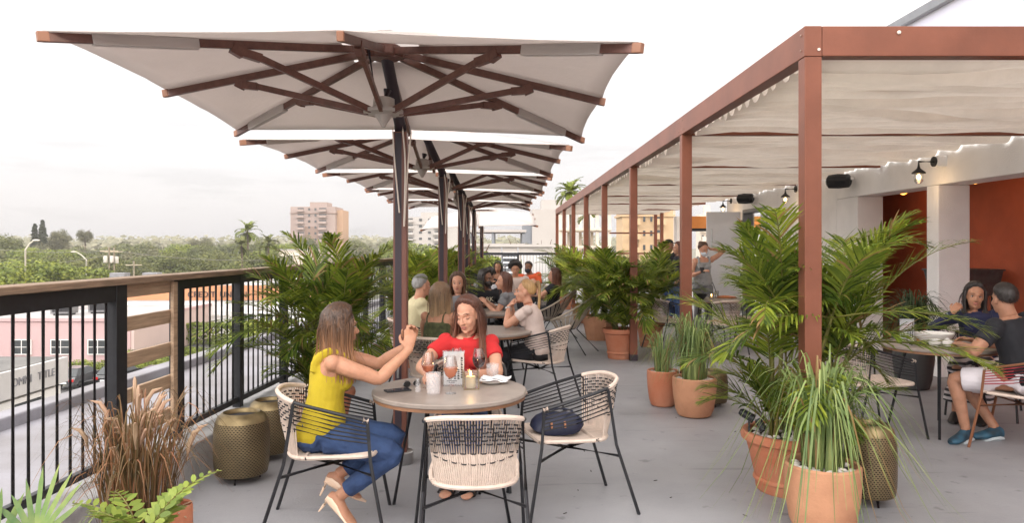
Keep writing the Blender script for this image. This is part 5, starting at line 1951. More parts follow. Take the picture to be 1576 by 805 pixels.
        if hk == 'bun': mb.ell(HM @ V((0, -.115, .085)), .042 * h)
        mb.build('hair' if hk != 'cap' else 'cap', hmat, t, sharp=180)
        if ho.get('tie'):
            tmb = MB(); tmb.tube([HM @ V((.026 * math.cos(a), -.114, .078 + .026 * math.sin(a))) for a in [k_ * math.pi / 8 for k_ in range(17)]], .005 * h, 6)
            tmb.build('hair_tie', M_lash, t)
    if acc: acc(t, dict(W=W, E=E, HM=HM, hp=hp, HR=HR, spine=spine, fwd=fwd1, ax=sh_ax, A=A, K=K, k=k, d1=d1, S=S))
    return t


def sit_at(px, py_hip, Y):
    return V(((px - CX) / F * Y, Y, 0))


J_blue = cloth('denim', (.045, .085, .20), var=.35, vscale=7, col2=(.022, .042, .105), bump=.4, bscale=22)
C_yel = cloth('yellow_jersey', (.45, .335, .016), var=.08)
C_red = cloth('red_jersey', (.55, .024, .026), var=.06)
C_pinkw = cloth('oatmeal_jersey', (.60, .48, .43), var=.08)
C_blk = cloth('black_jersey', (.014, .014, .018), var=.2)
C_navy = cloth('navy_jersey', (.016, .018, .055), var=.2)
C_wht = cloth('white_cotton', (.64, .62, .66), var=.08)
C_pale = cloth('pale_yellow_cotton', (.66, .58, .36), var=.08)
C_org = cloth('orange_cotton', (.66, .10, .03), var=.1)
C_grey = cloth('grey_cotton', (.19, .19, .20), var=.15)
C_dark = cloth('dark_trousers', (.02, .02, .025), var=.2)
C_olive = cloth('olive_print', (.07, .075, .03), var=.5, vscale=25)
C_shorts = cloth('white_shorts_cotton', (.68, .63, .66), var=.08)
M_nude = mat('nude_patent', (.80, .58, .42), .25, coat=.4)
M_shoe = mat('dark_shoe_leather', (.02, .018, .018), .5)
M_teal = mat('teal_shoe_cloth', (.03, .115, .185), .6, col2=(.012, .014, .018), vscale=9, detail=1)
M_sole = mat('rubber_sole', (.42, .46, .48), .7)
M_gold = mat('gold', (.75, .50, .20), .3, metal=1)
M_pearl = mat('pearl', (.85, .82, .78), .2, coat=.5)


def stripem():
    m = bpy.data.materials.new('striped_skirt_cloth'); m.use_nodes = True
    t = m.node_tree; p = t.nodes['Principled BSDF']; p.inputs['Roughness'].default_value = .85
    c = t.nodes.new('ShaderNodeTexCoord'); w = t.nodes.new('ShaderNodeTexWave')
    w.bands_direction = 'Z'; w.inputs['Scale'].default_value = 6.5; w.inputs['Distortion'].default_value = 2.2; w.inputs['Detail Scale'].default_value = .6
    t.links.new(c.outputs['Object'], w.inputs['Vector'])
    r = t.nodes.new('ShaderNodeValToRGB'); r.color_ramp.interpolation = 'CONSTANT'
    r.color_ramp.elements[0].color = (.03, .028, .035, 1); r.color_ramp.elements[1].position = .5; r.color_ramp.elements[1].color = (.55, .50, .50, 1)
    t.links.new(w.outputs['Fac'], r.inputs[0]); t.links.new(r.outputs[0], p.inputs['Base Color'])
    return m


H_ombre = hairm('ombre_hair', (.050, .026, .016), (.36, .17, .075), 1.20, .90)
H_brown = hairm('chestnut_hair', (.075, .028, .017), (.22, .075, .036), 1.22, .85)
H_blonde = hairm('blonde_hair', (.24, .13, .05), (.66, .42, .18), 1.28, 1.05)
H_dkblonde = hairm('dark_blonde_hair', (.15, .085, .045), (.46, .30, .16), 1.22, .90)
H_black = hairm('black_hair', (.016, .012, .011), (.050, .036, .030), 1.3, .8)
H_grey = hairm('grey_hair', (.13, .125, .12), (.36, .35, .34), 1.32, 1.12)
H_brown2 = hairm('brown_hair', (.075, .036, .020), (.20, .095, .045), 1.25, .9)


# --- front table: the two women
def acc_yellow(t, g):
    mb = MB(); w = g['W'][-1].lerp(g['E'][-1], .12); d = (g['W'][-1] - g['E'][-1]).normalized(); s, u = frame_from(d)
    mb.tube([w + (s * math.cos(a) + u * math.sin(a)) * .031 for a in [k * math.pi / 10 for k in range(21)]], .0028, 5); mb.build('bracelet', M_gold, t)


YW = V((-1.045, 4.26, 0)); YR = -84
person('woman in a yellow tank top with long ombre hair, hands raised over the table', YW, YR, 'f', .955, .535, 9, 0, 6, (30, -4, 0),
       wrR=(.04, .49, 1.00), wrL=(-.10, .50, 1.02), elR=(.25, .45, -1), elL=(-.3, .3, -1), hdirR=(-.28, .12, .95), hdirL=(.18, .12, .95), hnR=(-1, -.1, -.2), hnL=(1, -.1, -.2), curl=.62,
       ankR=(.05, .10, .175), ankL=(-.05, .08, .27), kneeR=(.1, 1, .5), kneeL=(0, 1, .6), footR=(.30, .80, -.62), footL=(.1, .8, -.35),
       vox=.0062, sm=5, skin=SK_tan, top=('tank', C_yel), bottom=('jeans', J_blue), shoes=('pump', M_nude),
       hair=('long', H_ombre, {'L': .31, 'n': 230, 'flare': .012, 'az0': 58, 'fwd': .015, 'r': .0065}), detail=True, acc=acc_yellow, fat=1.04)
chair(YW.x + .06, YW.y + .005, YR, 'rope chair at the left under the woman in yellow')


def acc_red(t, g):
    mb = MB()
    for s in (1, -1): mb.ell(g['hp'](s * .079, .0, -.044), .006)
    mb.build('pearl_earring', M_pearl, t)


RW = V((-.245, 5.16, 0))
person('woman in a red tee with long chestnut hair, leaning on the table and looking down', RW, 180, 'f', .96, .535, 13, 0, -4, (-25, -12, 4),
       wrR=(.24, .47, .785), wrL=(-.02, .44, .785), elR=(.9, -.1, -.6), elL=(-.9, -.1, -.6), hdirR=(-.05, .75, .05), hdirL=(.95, .35, .02), hnR=(-.5, 0, -1), hnL=(0, 0, -1), curl=.5,
       ankR=(.10, .32, .085), ankL=(-.04, .34, .085), footR=(.25, 1, 0), footL=(.25, 1, 0), vox=.0055, sm=2, skin=SK_light, top=('tee', C_red), bottom=('jeans', J_blue), shoes=('sandal', M_shoe),
       hair=('long', H_brown, {'L': .50, 'n': 300, 'flare': .05, 'az0': 70, 'fwd': .085, 'r': .0062, 'vol': .95}), detail=True, acc=acc_red, eyes='down')
chair(RW.x, RW.y - .06, 180, 'rope chair under the woman in red, mostly hidden by the front table')
chair(-.155, 3.80, 3, 'empty rope chair with its back to the camera at the front table')
CR = (.385, 4.60)
chair(CR[0], CR[1], 103, 'empty rope chair at the right of the front table holding the navy handbag')

# handbag on the seat
t = empty('handbag', (.325, 4.57, .462), R(12), 'dark navy handbag with tan tabs lying on the right chair of the front table', 'bag')
mb = MB()
rr = []
for z, w, d in ((0, .150, .075), (.025, .168, .085), (.06, .160, .070), (.09, .138, .045), (.105, .108, .022), (.11, .07, .012)):
    rr.append([V((w * math.copysign(abs(math.cos(a)) ** .6, math.cos(a)), d * math.copysign(abs(math.sin(a)) ** .7, math.sin(a)), z + .012 * math.cos(a * 2 + z * 20))) for a in [2 * math.pi * i / 26 for i in range(26)]])
mb.loft(rr); mb.build('bag_body', cloth('navy_leather', (.016, .020, .048), rough=.5, bump=.3), t, sharp=60)
for x in (-.055, .03):
    mb = MB(); mb.box((x, -.079, .055), (.012, .012, .04), Euler((R(-15), 0, 0)).to_matrix()); mb.build('strap_tab', mat('tan_leather', (.40, .17, .08), .5), t, bevel=.003)
mb = MB(); mb.tube(spline([(-.06, -.07, .115), (-.10, -.02, .12), (0, .01, .135), (.10, -.0, .12), (.035, -.07, .115)], 5), .006, 6); mb.build('strap', cloth('navy_leather', (0, 0, 0)), t)

# --- second table
person('woman with long dark blonde hair seen from behind in an olive strap top', (-.62, 6.78, 0), -22, 'f', .95, .535, 8, 0, 0, (-8, 0, 0), wrR=(.12, .36, .80), wrL=(-.12, .36, .82), vox=.0085,
       skin=SK_tan, top=('strap', C_olive), bottom=('jeans', C_dark), shoes=('dark', M_shoe), hair=('long', H_dkblonde, {'L': .47, 'n': 170, 'flare': .015, 'az0': 60, 'r': .008}), eyes=None)
chair(-.61, 6.82, -22, 'rope chair under the woman seen from behind')


def acc_pony(t, g):
    mb = MB(); w = g['W'][-1].lerp(g['E'][-1], .14); d = (g['W'][-1] - g['E'][-1]).normalized(); s, u = frame_from(d)
    for o_ in (0, .012):
        mb.tube([w + d * o_ + (s * math.cos(a) + u * math.sin(a)) * .034 for a in [k * math.pi / 10 for k in range(21)]], .004, 5)
    mb.build('bracelet', M_steel, t)


PW = V((.34, 7.62, 0))
person('woman with a high blonde ponytail in an oatmeal tee, chin resting on her hands', PW, 72, 'f', .955, .535, 12, 0, 8, (14, 2, 0), wrL=(.0, .31, .97), wrR=(.08, .30, .98), elL=(-.5, .5, -1), elR=(.5, .5, -1),
       hdirL=(.3, -.45, .75), hdirR=(-.3, -.45, .75), hnL=(.5, -1, 0), hnR=(-.5, -1, 0), curl=.8, vox=.0075, skin=SK_light, top=('tee', C_pinkw), bottom=('jeans', C_dark), shoes=('dark', M_shoe),
       hair=('pony', H_blonde, {'L': .36, 'tie': 1}), acc=acc_pony, ankL=(-.1, .25, .085), ankR=(.1, .28, .085))
chair(.36, 7.60, 66, 'rope chair with a woven black band under the ponytail woman')
person('grey-haired man in a pale yellow shirt beside the first palms', (-1.02, 8.35, 0), -75, 'm', .98, .535, 8, 0, 0, (20, 0, 0), wrR=(.1, .36, .80), wrL=(-.1, .36, .80), vox=.0105, skin=SK_light,
       top=('tee', C_pale), bottom=('jeans', C_dark), shoes=('dark', M_shoe), hair=('short', H_grey, {'vol': 1.4}))
chair(-1.0, 8.36, -75, 'rope chair under the grey-haired man')
person('brown-haired woman peeking over the head of the woman in red', (-.56, 9.05, 0), 172, 'f', .97, .535, 3, 0, 0, (6, 0, 0), wrR=(.12, .3, .80), wrL=(-.12, .3, .80), vox=.0095, skin=SK_light,
       top=('tee', C_grey), bottom=('jeans', C_dark), shoes=('dark', M_shoe), hair=('long', H_brown2, {'L': .26, 'n': 90, 'r': .010, 'vol': 1.3, 'az0': 66}))
chair(-.57, 9.0, 172, 'rope chair under the peeking brown-haired woman')


# --- third table
def acc_park(t, g):
    c = g['spine'](.72) + g['fwd'] * .150
    o = text_mesh('chest_lettering', 'PARK', .085, mat('cream_print', (.62, .56, .42), .8), c, (R(90 - 22), 0, R(180)), t, .004)


person('bearded dark-haired man in a black tee lettered PARK, slouching behind the third table', (-.33, 10.62, 0), 196, 'm', .97, .535, 10, -6, 0, (42, -4, 0), wrR=(.05, .42, .80), wrL=(-.28, .38, .80), vox=.0105, skin=SK_brown,
       top=('tee', C_blk), bottom=('jeans', C_grey), shoes=('dark', M_shoe), hair=('long', H_black, {'L': .17, 'n': 60, 'r': .012, 'vol': 1.5, 'az0': 70}), acc=acc_park, mask=H_black)
chair(-.35, 10.66, 196, 'rope chair under the man in the lettered tee')
person('man in a white tee with dark hair turned away behind the bearded man', (-.38, 12.2, 0), -28, 'm', .98, .535, 22, 6, 0, (0, -10, 0), wrR=(.2, .45, .80), wrL=(-.1, .45, .80), vox=.0125, skin=SK_olive,
       top=('tee', C_wht), bottom=('jeans', C_dark), shoes=('dark', M_shoe), hair=('short', H_black, {'vol': 2}), eyes=None)
chair(-.39, 12.22, -28, 'rope chair under the man in the white tee')
person('dark-haired woman half hidden behind the ponytail woman', (.10, 9.95, 0), 84, 'f', .94, .535, 10, 0, 0, (10, 0, 0), wrR=(.1, .34, .85), wrL=(-.1, .34, .85), vox=.0105, skin=SK_light,
       top=('tee', C_grey), bottom=('jeans', C_dark), shoes=('dark', M_shoe), hair=('long', H_brown, {'L': .22, 'n': 60, 'r': .011, 'az0': 70}))
chair(.12, 9.95, 84, 'rope chair under the half hidden dark-haired woman')
lounge = make_lounge()
lounge.location = (1.02, 11.25, 0); lounge.rotation_euler = (0, 0, R(62)); lounge['label'] = 'empty beige string lounge chair with thin black legs on the open floor'
copy_tree(lounge, (.86, 12.75, 0), R(68), 'string lounge chair under the woman in black')
person('woman in a black top with dark hair, reclining in a string lounge chair', (.84, 12.75, 0), 74, 'f', .95, .50, -4, 0, 0, (10, -4, 0), wrR=(.18, .30, .72), wrL=(-.15, .28, .95), elL=(-.4, .2, -1), vox=.0115, skin=SK_light,
       top=('tee', C_blk), bottom=('jeans', C_dark), shoes=('dark', M_shoe), hair=('long', H_brown, {'L': .30, 'n': 80, 'r': .011, 'az0': 68}))

# --- far table
person('woman in a black strap top by the microphone stand', (-.13, 15.75, 0), 178, 'f', .95, .56, 6, 0, 0, (-8, -6, 0), wrR=(.12, .35, .85), wrL=(-.12, .35, .85), vox=.013, skin=SK_tan,
       top=('strap', C_blk), bottom=('jeans', C_dark), shoes=('dark', M_shoe), hair=('long', H_black, {'L': .32, 'n': 60, 'r': .012, 'az0': 66}))
chair(-.13, 15.82, 178, 'rope chair under the woman by the microphone stand')
person('person with dark curly hair piled up, at the far table', (.22, 14.0, 0), 172, 'm', .97, .56, 6, 0, 0, (6, -12, 0), wrR=(.14, .35, .8), wrL=(-.14, .35, .8), vox=.013, skin=SK_tan,
       top=('tee', C_pinkw), bottom=('jeans', C_dark), shoes=('dark', M_shoe), hair=('curly', H_black, {'vol': 1.1}))
chair(.22, 14.05, 172, 'rope chair under the curly-haired person')
person('person in an orange shirt and dark mask at the far table', (.62, 15.7, 0), 158, 'm', .98, .56, 14, 8, 0, (0, -4, 0), wrR=(.35, .30, .85), wrL=(-.10, .40, .8), elR=(1, 0, 0), vox=.013, skin=SK_brown,
       top=('tee', C_org), bottom=('jeans', C_dark), shoes=('dark', M_shoe), hair=('short', H_black, {'vol': .8}), mask=M_maskd)
chair(.63, 15.76, 158, 'rope chair under the person in orange')
person('blonde person in a dark top beside the far umbrella pole', (-.78, 15.6, 0), 190, 'f', .96, .56, 6, 0, 0, (-16, 0, 0), wrR=(.12, .35, .8), wrL=(-.12, .35, .8), vox=.013, skin=SK_tan,
       top=('tee', C_navy), bottom=('jeans', C_dark), shoes=('dark', M_shoe), hair=('curly', H_blonde, {'vol': .5}))
chair(-.78, 15.66, 190, 'rope chair under the blonde person by the pole')
for x, y, rz, l in ((-.02, 12.95, 10, 'empty rope chair seen from behind, just before the far table'), (-.42, 13.55, -60, 'empty rope chair left of the far table'), (.62, 13.3, 40, 'empty rope chair right of the far table, before the orange shirt')):
    chair(x, y, rz, l)
t = empty('microphone_stand', (.02, 16.6, 0), 0, 'black microphone stand at the far end of the terrace', 'stand')
mb = MB(); mb.tube([(0, 0, .05), (0, 0, 1.15)], .012, 6); mb.build('pole', M_black, t)
mb = MB(); mb.tube([(-.12, 0, 1.10), (0, 0, 1.15), (.28, -.05, 1.24)], .010, 6); mb.tube([(.26, -.05, 1.235), (.36, -.06, 1.25)], .022, 8); mb.build('boom', M_black, t)
for k_ in range(3):
    a = k_ * 2.094
    mb = MB(); mb.tube([(0, 0, .12), (.28 * math.cos(a), .28 * math.sin(a), .01)], .009, 5); mb.build('leg', M_black, t)


# --- right table
def acc_navy(t, g):
    mb = MB(); w = g['W'][1].lerp(g['E'][1], .12); d = (g['W'][1] - g['E'][1]).normalized(); s, u = frame_from(d)
    mb.tube([w + (s * math.cos(a) + u * math.sin(a)) * .032 for a in [k * math.pi / 10 for k in range(21)]], .010, 6, flat=.6); mb.build('watch', mat('watch_steel', (.35, .42, .50), .3, metal=.8), t)


NW = V((4.50, 7.05, 0))
person('woman in a navy sweater and striped skirt resting her chin on her hand', NW, 142, 'f', .95, .535, 9, 0, 18, (14, -4, -6), wrR=(.16, .30, .98), wrL=(-.30, .40, .80), elR=(.9, .4, -.7), elL=(-.8, -.1, -.7),
       hdirR=(-.45, -.3, .8), hnR=(-.3, -1, .1), curl=.85, ankR=(.12, .42, .085), ankL=(-.08, .38, .085), vox=.0075, skin=SK_tan, top=('long', C_navy), bottom=('skirt', stripem()), shoes=('dark', M_shoe),
       hair=('long', H_black, {'L': .24, 'n': 90, 'r': .010, 'az0': 68, 'vol': 1.1}), acc=acc_navy)
chair(4.60, 7.09, 142, 'rope chair under the navy woman, behind the right-hand table')
MW = V((4.11, 5.88, 0))
person('man in a black tee and white shorts seen from behind at the right-hand table', MW, 46, 'm', 1.0, .545, 10, 0, -22, (-42, -2, 0), wrL=(-.16, .38, .80), wrR=(.2, .35, .80), elL=(-1, -.1, -.5), vox=.0075, skin=SK_olive,
       top=('tee', C_blk), bottom=('shorts', C_shorts), shoes=('sneaker', M_teal), hair=('short', H_black, {'vol': 1.0}), eyes=None, ankL=(-.10, .36, .10), ankR=(.14, .20, .10), footL=(-.9, .35, -.05), footR=(-.6, .7, 0), fat=1.05)
red_chair = make_chair('rope chair with a red woven band and bronze legs under the man in black', M_rope_red, M_leg_or)
red_chair.scale = (.92, .94, .98); red_chair.location = (4.13, 5.87, 0); red_chair.rotation_euler = (0, 0, R(44))
chair(3.16, 6.35, -78, 'empty rope chair left of the right-hand table, behind the big palm')

# --- by the door
person('standing woman in grey apron and pale mask, hand at her head, looking at her phone', (3.58, 13.35, 0), 182, 'f', .99, .92, 5, 0, 0, (10, -16, 8), wrR=(.10, .28, 1.16), wrL=(-.14, .02, 1.56), elR=(.4, -.3, -1), elL=(-1, .1, -.1),
       hdirL=(.7, -.2, .6), ankR=(.10, .02, .085), ankL=(-.10, .0, .085), vox=.011, skin=SK_light, top=('tank', cloth('pale_grey_cotton', (.33, .33, .33))), bottom=('jeans', C_grey), shoes=('dark', M_shoe), hair=('bun', H_brown2, {'vol': 1.2}), mask=M_mask)
t = empty('phone', (3.49, 13.02, 1.19), 0, 'dark phone held by the masked standing woman', 'phone')
mb = MB(); mb.box((0, 0, 0), (.072, .010, .14), Euler((R(-50), 0, 0)).to_matrix()); mb.build('case', M_black, t, bevel=.003)
person('standing man in a black cap and black tee beyond the dark palm', (3.42, 15.5, 0), -60, 'm', 1.04, .96, 3, 0, 0, (-10, -8, 0), wrR=(.12, .30, 1.15), wrL=(-.12, .30, 1.15), ankR=(.10, .0, .085), ankL=(-.10, .02, .085), vox=.0125, skin=SK_olive,
       top=('tee', C_blk), bottom=('jeans', J_blue), shoes=('dark', M_shoe), hair=('cap', M_black, {}))
person('standing woman with long auburn hair half hidden by the second post', (3.62, 15.2, 0), 100, 'f', 1.0, .93, 3, 0, 0, (0, 0, 0), ankR=(.10, .0, .085), ankL=(-.10, .02, .085), vox=.0125, skin=SK_light,
       top=('long', C_dark), bottom=('jeans', J_blue), shoes=('dark', M_shoe), hair=('long', hairm('auburn_hair', (.09, .03, .02), (.2, .07, .04), 1.6, 1.2), {'L': .36, 'n': 70, 'r': .011}))
for x, y, rz, l in ((2.62, 11.6, -70, 'rope chair left of the pizza table'), (3.3, 11.25, 8, 'rope chair before the pizza table, back to the camera'), (4.1, 12.0, 85, 'rope chair right of the pizza table')):
    chair(x, y, rz, l)
o = MB(); o.tube([(4.72, 15.6, 0.012), (4.30, 16.38, 1.62)], .012, 8)
o = o.build('leaning_pole', M_greytrim); tag(o, 'thin dark pole leaning against the open white door', 'pole')

bpy.data.scenes.remove(TS)
# ------------------------------------------------------------------ town below
GZ = -9.0
M_grd = mat('ground', (.10, .105, .06), .95, var=.4, vscale=.02, col2=(.16, .15, .12), detail=8)
M_asph = mat('asphalt', (.085, .083, .085), .9, var=.25, vscale=.3, detail=8)
M_pave = mat('pavement', (.30, .28, .26), .9, var=.2, vscale=.5)
M_pink = mat('pink_stucco', (.47, .325, .33), .85, var=.08, vscale=.3)
M_pinkl = mat('light_pink_stucco', (.52, .41, .385), .85, var=.06, vscale=.3)
M_roofg = mat('flat_roof', (.40, .385, .38), .9, var=.25, vscale=.25, detail=7)
M_orange = mat('orange_stucco', (.50, .235, .12), .85, var=.08, vscale=.2)
M_cream = mat('cream_stucco', (.60, .52, .44), .85, var=.06, vscale=.1)
M_beige = mat('beige_concrete', (.33, .25, .225), .85, var=.08, vscale=.1)
M_brownw = mat('brown_facade', (.23, .155, .125), .85, var=.1, vscale=.1)
M_win = mat('window_dark', (.05, .055, .06), .15)
M_wht = mat('white_paint', (.70, .69, .68), .7, var=.06, vscale=.5)
M_concw = mat('pale_concrete', (.42, .39, .37), .85, var=.10, vscale=.15)
M_ac = mat('air_unit_metal', (.22, .22, .23), .6, metal=.3, var=.3, vscale=2)
M_yel = mat('yellow_facade', (.50, .35, .21), .85, var=.08, vscale=.1)
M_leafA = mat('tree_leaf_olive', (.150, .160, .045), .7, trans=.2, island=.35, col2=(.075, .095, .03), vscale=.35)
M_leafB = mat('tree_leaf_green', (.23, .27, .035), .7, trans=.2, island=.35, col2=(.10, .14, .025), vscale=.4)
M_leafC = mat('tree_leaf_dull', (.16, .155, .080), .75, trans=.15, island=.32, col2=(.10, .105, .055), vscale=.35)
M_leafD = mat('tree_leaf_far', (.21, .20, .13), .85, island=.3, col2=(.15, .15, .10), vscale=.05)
M_bark = mat('bark', (.12, .09, .07), .9, var=.3, vscale=3)

mb = MB()
mb.quad((-3000, -400, GZ), (3000, -400, GZ), (3000, 4000, GZ), (-3000, 4000, GZ))
o = mb.build('ground', M_grd); struct(o)
mb = MB(); mb.quad((-33.5, -20, GZ + .004), (-6, -20, GZ + .004), (-6, 80, GZ + .004), (-33.5, 80, GZ + .004)); o = mb.build('parking_lot', M_asph); struct(o)
mb = MB(); mb.quad((-160, 60.0, GZ + .008), (-33.5, 60.0, GZ + .008), (-33.5, 66, GZ + .008), (-160, 66, GZ + .008)); o = mb.build('road', M_asph); struct(o)
mb = MB()
for k in range(9): mb.quad((-33 + k * 2.7, 57.5, GZ + .012), (-32.88 + k * 2.7, 57.5, GZ + .012), (-32.88 + k * 2.7, 62.5, GZ + .012), (-33 + k * 2.7, 62.5, GZ + .012))
o = mb.build('parking_lines', M_wht); struct(o)
mb = MB(); mb.bx(-25.9, -24.0, 20, 50, GZ + .002, GZ + .14); o = mb.build('pavement', M_pave); struct(o)


def part(name, m, parent, bxs, **k):
    mb = MB()
    O = parent.location
    for b in bxs: mb.bx(b[0] - O.x, b[1] - O.x, b[2] - O.y, b[3] - O.y, b[4] - O.z, b[5] - O.z)
    return mb.build(name, m, parent, **k)


def window(parent, b, face, m=M_win, frame=True):
    """b = x0,x1,y0,y1,z0,z1 thin box already placed on the wall; face 'x' or 'y'"""
    O = parent.location
    mb = MB()
    x0, x1, y0, y1, z0, z1 = b
    if face == 'y':
        f = .07
        for q in ((x0 - f, x0, y0 - .04, y1, z0 - f, z1 + f), (x1, x1 + f, y0 - .04, y1, z0 - f, z1 + f), (x0, x1, y0 - .04, y1, z1, z1 + f), (x0, x1, y0 - .10, y1, z0 - f, z0), ((x0 + x1) / 2 - .03, (x0 + x1) / 2 + .03, y0 - .03, y1, z0, z1), (x0, x1, y0 - .025, y1, (z0 + z1) / 2 - .025, (z0 + z1) / 2 + .025)):
            mb.bx(q[0] - O.x, q[1] - O.x, q[2] - O.y, q[3] - O.y, q[4] - O.z, q[5] - O.z)
    else:
        f = .07
        for q in ((x0, x1 + .04, y0 - f, y0, z0 - f, z1 + f), (x0, x1 + .04, y1, y1 + f, z0 - f, z1 + f), (x0, x1 + .04, y0, y1, z1, z1 + f), (x0, x1 + .1, y0, y1, z0 - f, z0), (x0, x1 + .03, (y0 + y1) / 2 - .03, (y0 + y1) / 2 + .03, z0, z1)):
            mb.bx(q[0] - O.x, q[1] - O.x, q[2] - O.y, q[3] - O.y, q[4] - O.z, q[5] - O.z)
    w = mb.build('window', M_wht, parent)
    mb = MB(); mb.bx(x0 - O.x, x1 - O.x, y0 - O.y, y1 - O.y, z0 - O.z, z1 - O.z); mb.build('pane', m, w)
    return w


# white title shop
sh = empty('shop_building', (-30, 38, GZ), 0, 'low white shop building with dark lettering on its fascia below the railing', 'building')
part('wall', M_wht, sh, [(-36, -26.7, 22, 44.5, GZ, -6.75)])
part('fascia', mat('shop_fascia_paint', (.46, .45, .45), .7, var=.1, vscale=.6), sh, [(-36.2, -26.4, 21.8, 44.8, -6.55, -5.05)], bevel=.03)
part('roof', mat('grey_shop_roof', (.15, .145, .14), .9, var=.3, vscale=.5), sh, [(-36, -26.65, 22, 44.55, -5.048, -5.02)])
for y0 in (25, 29, 33, 36.6, 40.2):
    window(sh, (-26.71, -26.66, y0, y0 + 2.4, GZ + .5, -7.0), 'x')
for w_, y_ in (('OMNI', 40.45), ('TITLE', 42.6)):
    text_mesh('fascia_lettering', w_, .64, mat('grey_letters', (.20, .20, .22), .6), V((-26.36, y_, -5.75)) - sh.location, (R(90), 0, R(90)), sh, .02)

# pink building
pk = empty('pink_building', (-50, 76, GZ), 0, 'long pink building with a flat grey roof and small windows', 'building')
part('wall', M_pink, pk, [(-95, -34.4, 68, 100, GZ, -5.25)])
part('side_wall', M_pinkl, pk, [(-34.398, -34.1, 68.1, 99, GZ, -5.25)])
part('parapet', M_pink, pk, [(-95.1, -34.0, 67.85, 68.15, -5.25, -4.95), (-34.3, -34.0, 68.15, 99, -5.25, -4.95)])
part('roof', M_roofg, pk, [(-95, -34.4, 68.2, 100, -5.248, -5.2)])
for x0 in (-48.5, -45.2, -41.6, -38.2, -52, -56, -60):
    window(pk, (x0, x0 + 1.7, 67.93, 67.98, -8.25, -7.0), 'y')
for x, y, l in ((-44, 74, 'grey rooftop air unit on the pink building, left of the pair'), (-41.4, 76, 'grey rooftop air unit on the pink building, right of the pair'), (-47.5, 80, 'pale rooftop air unit farther back on the pink building')):
    t = empty('air_unit', (x, y, -5.2), R(8), l, 'air unit', 'air units on the flat roofs')
    mb = MB(); mb.box((0, 0, .9), (2.0, 1.6, 1.5)); mb.build('casing', M_ac, t, bevel=.05)
    mb = MB(); mb.lathe([(.5, 1.65), (.55, 1.78), (.5, 1.80)], 14); mb.build('fan_ring', M_black, t)
    mb = MB(); mb.box((0, 0, .07), (1.6, 1.2, .14)); mb.build('base', M_black, t)
    mb = MB(); mb.box((0, -.81, .9), (1.6, .02, 1.1)); mb.build('grille', M_black, t)

# orange credit building
cu_ = empty('orange_building', (-34, 92, GZ), 0, 'orange and white building with a yellow banner and dark lettering', 'building')
part('wall', M_wht, cu_, [(-52, -22, 86, 104, GZ, -4.6)])
part('upper_band', M_orange, cu_, [(-52.2, -21.8, 85.8, 104.2, -4.6, -2.9)])
part('roof', M_roofg, cu_, [(-52, -22, 86, 104, -2.898, -2.8)])
for w_, x_ in (('CREDIT', -35.1), ('UNION', -31.4)):
    text_mesh('wall_lettering', w_, .95, M_ink, V((x_, 85.72, -3.95)) - cu_.location, (R(90), 0, 0), cu_, .03)
part('banner', mat('yellow_banner', (.80, .36, .02), .7), cu_, [(-36.2, -34.2, 85.9, 85.97, -6.7, -5.3)])
part('banner_panel', M_paper, cu_, [(-34.1, -32.4, 85.9, 85.97, -6.5, -5.35)])
text_mesh('banner_mark', '$', 1.0, M_ink, V((-35.9, 85.86, -6.0)) - cu_.location, (R(90), 0, 0), cu_, .02)
for x0 in (-30.5, -28.4, -26.3):
    window(cu_, (x0, x0 + 1.3, 85.93, 85.985, -8.1, -6.2), 'y')
for x, y in ((-46, 88.5), (-42.6, 89.5)):
    t = empty('air_unit', (x, y, -2.8), 0, 'grey air unit on the orange building, ' + ('left one' if x < -44 else 'right one'), 'air unit', 'air units on the flat roofs')
    mb = MB(); mb.box((0, 0, .7), (1.8, 1.4, 1.2)); mb.build('casing', M_ac, t, bevel=.05)
    mb = MB(); mb.box((0, 0, .05), (1.5, 1.1, .1)); mb.build('base', M_black, t)


# tower blocks
def tower(px0, px1, top, Y, label, m, m2, nfl, wing=None, bal=2):
    x0, x1 = (px0 - CX) / F * Y, (px1 - CX) / F * Y
    zt = EYE + (CY - top) / F * Y
    t = empty('apartment_tower', ((x0 + x1) / 2, Y, GZ), 0, label, 'building', 'apartment towers in the distance')
    D = (x1 - x0) * .8
    part('wall', m, t, [(x0, x1, Y, Y + D, GZ, zt)])
    w = x1 - x0
    part('centre_bay', m2, t, [(x0 + w * .32, x0 + w * .62, Y - .25, Y - .002, GZ, zt - (zt - GZ) * .30)])
    part('penthouse', m, t, [(x0 + w * .42, x0 + w * .80, Y + 1, Y + D * .7, zt, zt + 1.9)])
    part('cornice', m2, t, [(x0 - .3, x1 + .3, Y - .3, Y + D + .3, zt - 2.9, zt - 2.55)])
    if wing:
        part('side_wing', wing, t, [(x1 + .002, x1 + w * .13, Y + 3, Y + D, GZ, zt - 1.2)])
    fh = (zt - GZ) / nfl
    for f in range(nfl):
        z = GZ + f * fh + fh * .25
        for c in ((.16, .30), (.64, .80))[:bal]:
            a, b = x0 + w * c[0], x0 + w * c[1]
            mb = MB(); mb.bx(a - t.location.x, b - t.location.x, -.06, .0, z - GZ, z - GZ + fh * .55); wi = mb.build('window', M_win, t)
            mb = MB(); mb.bx(a - .2 - t.location.x, b + .2 - t.location.x, -1.3, -.01, z - GZ - .25, z - GZ - .08); mb.bx(a - .2 - t.location.x, b + .2 - t.location.x, -1.3, -1.2, z - GZ - .08, z - GZ + .75)
            mb.build('balcony', m, t)
        for c in (.40, .54):
            a = x0 + w * c
            mb = MB(); mb.bx(a - t.location.x, a + w * .045 - t.location.x, -.34, -.26, z - GZ + .3, z - GZ + fh * .5); mb.build('window', M_win, t)
    return t


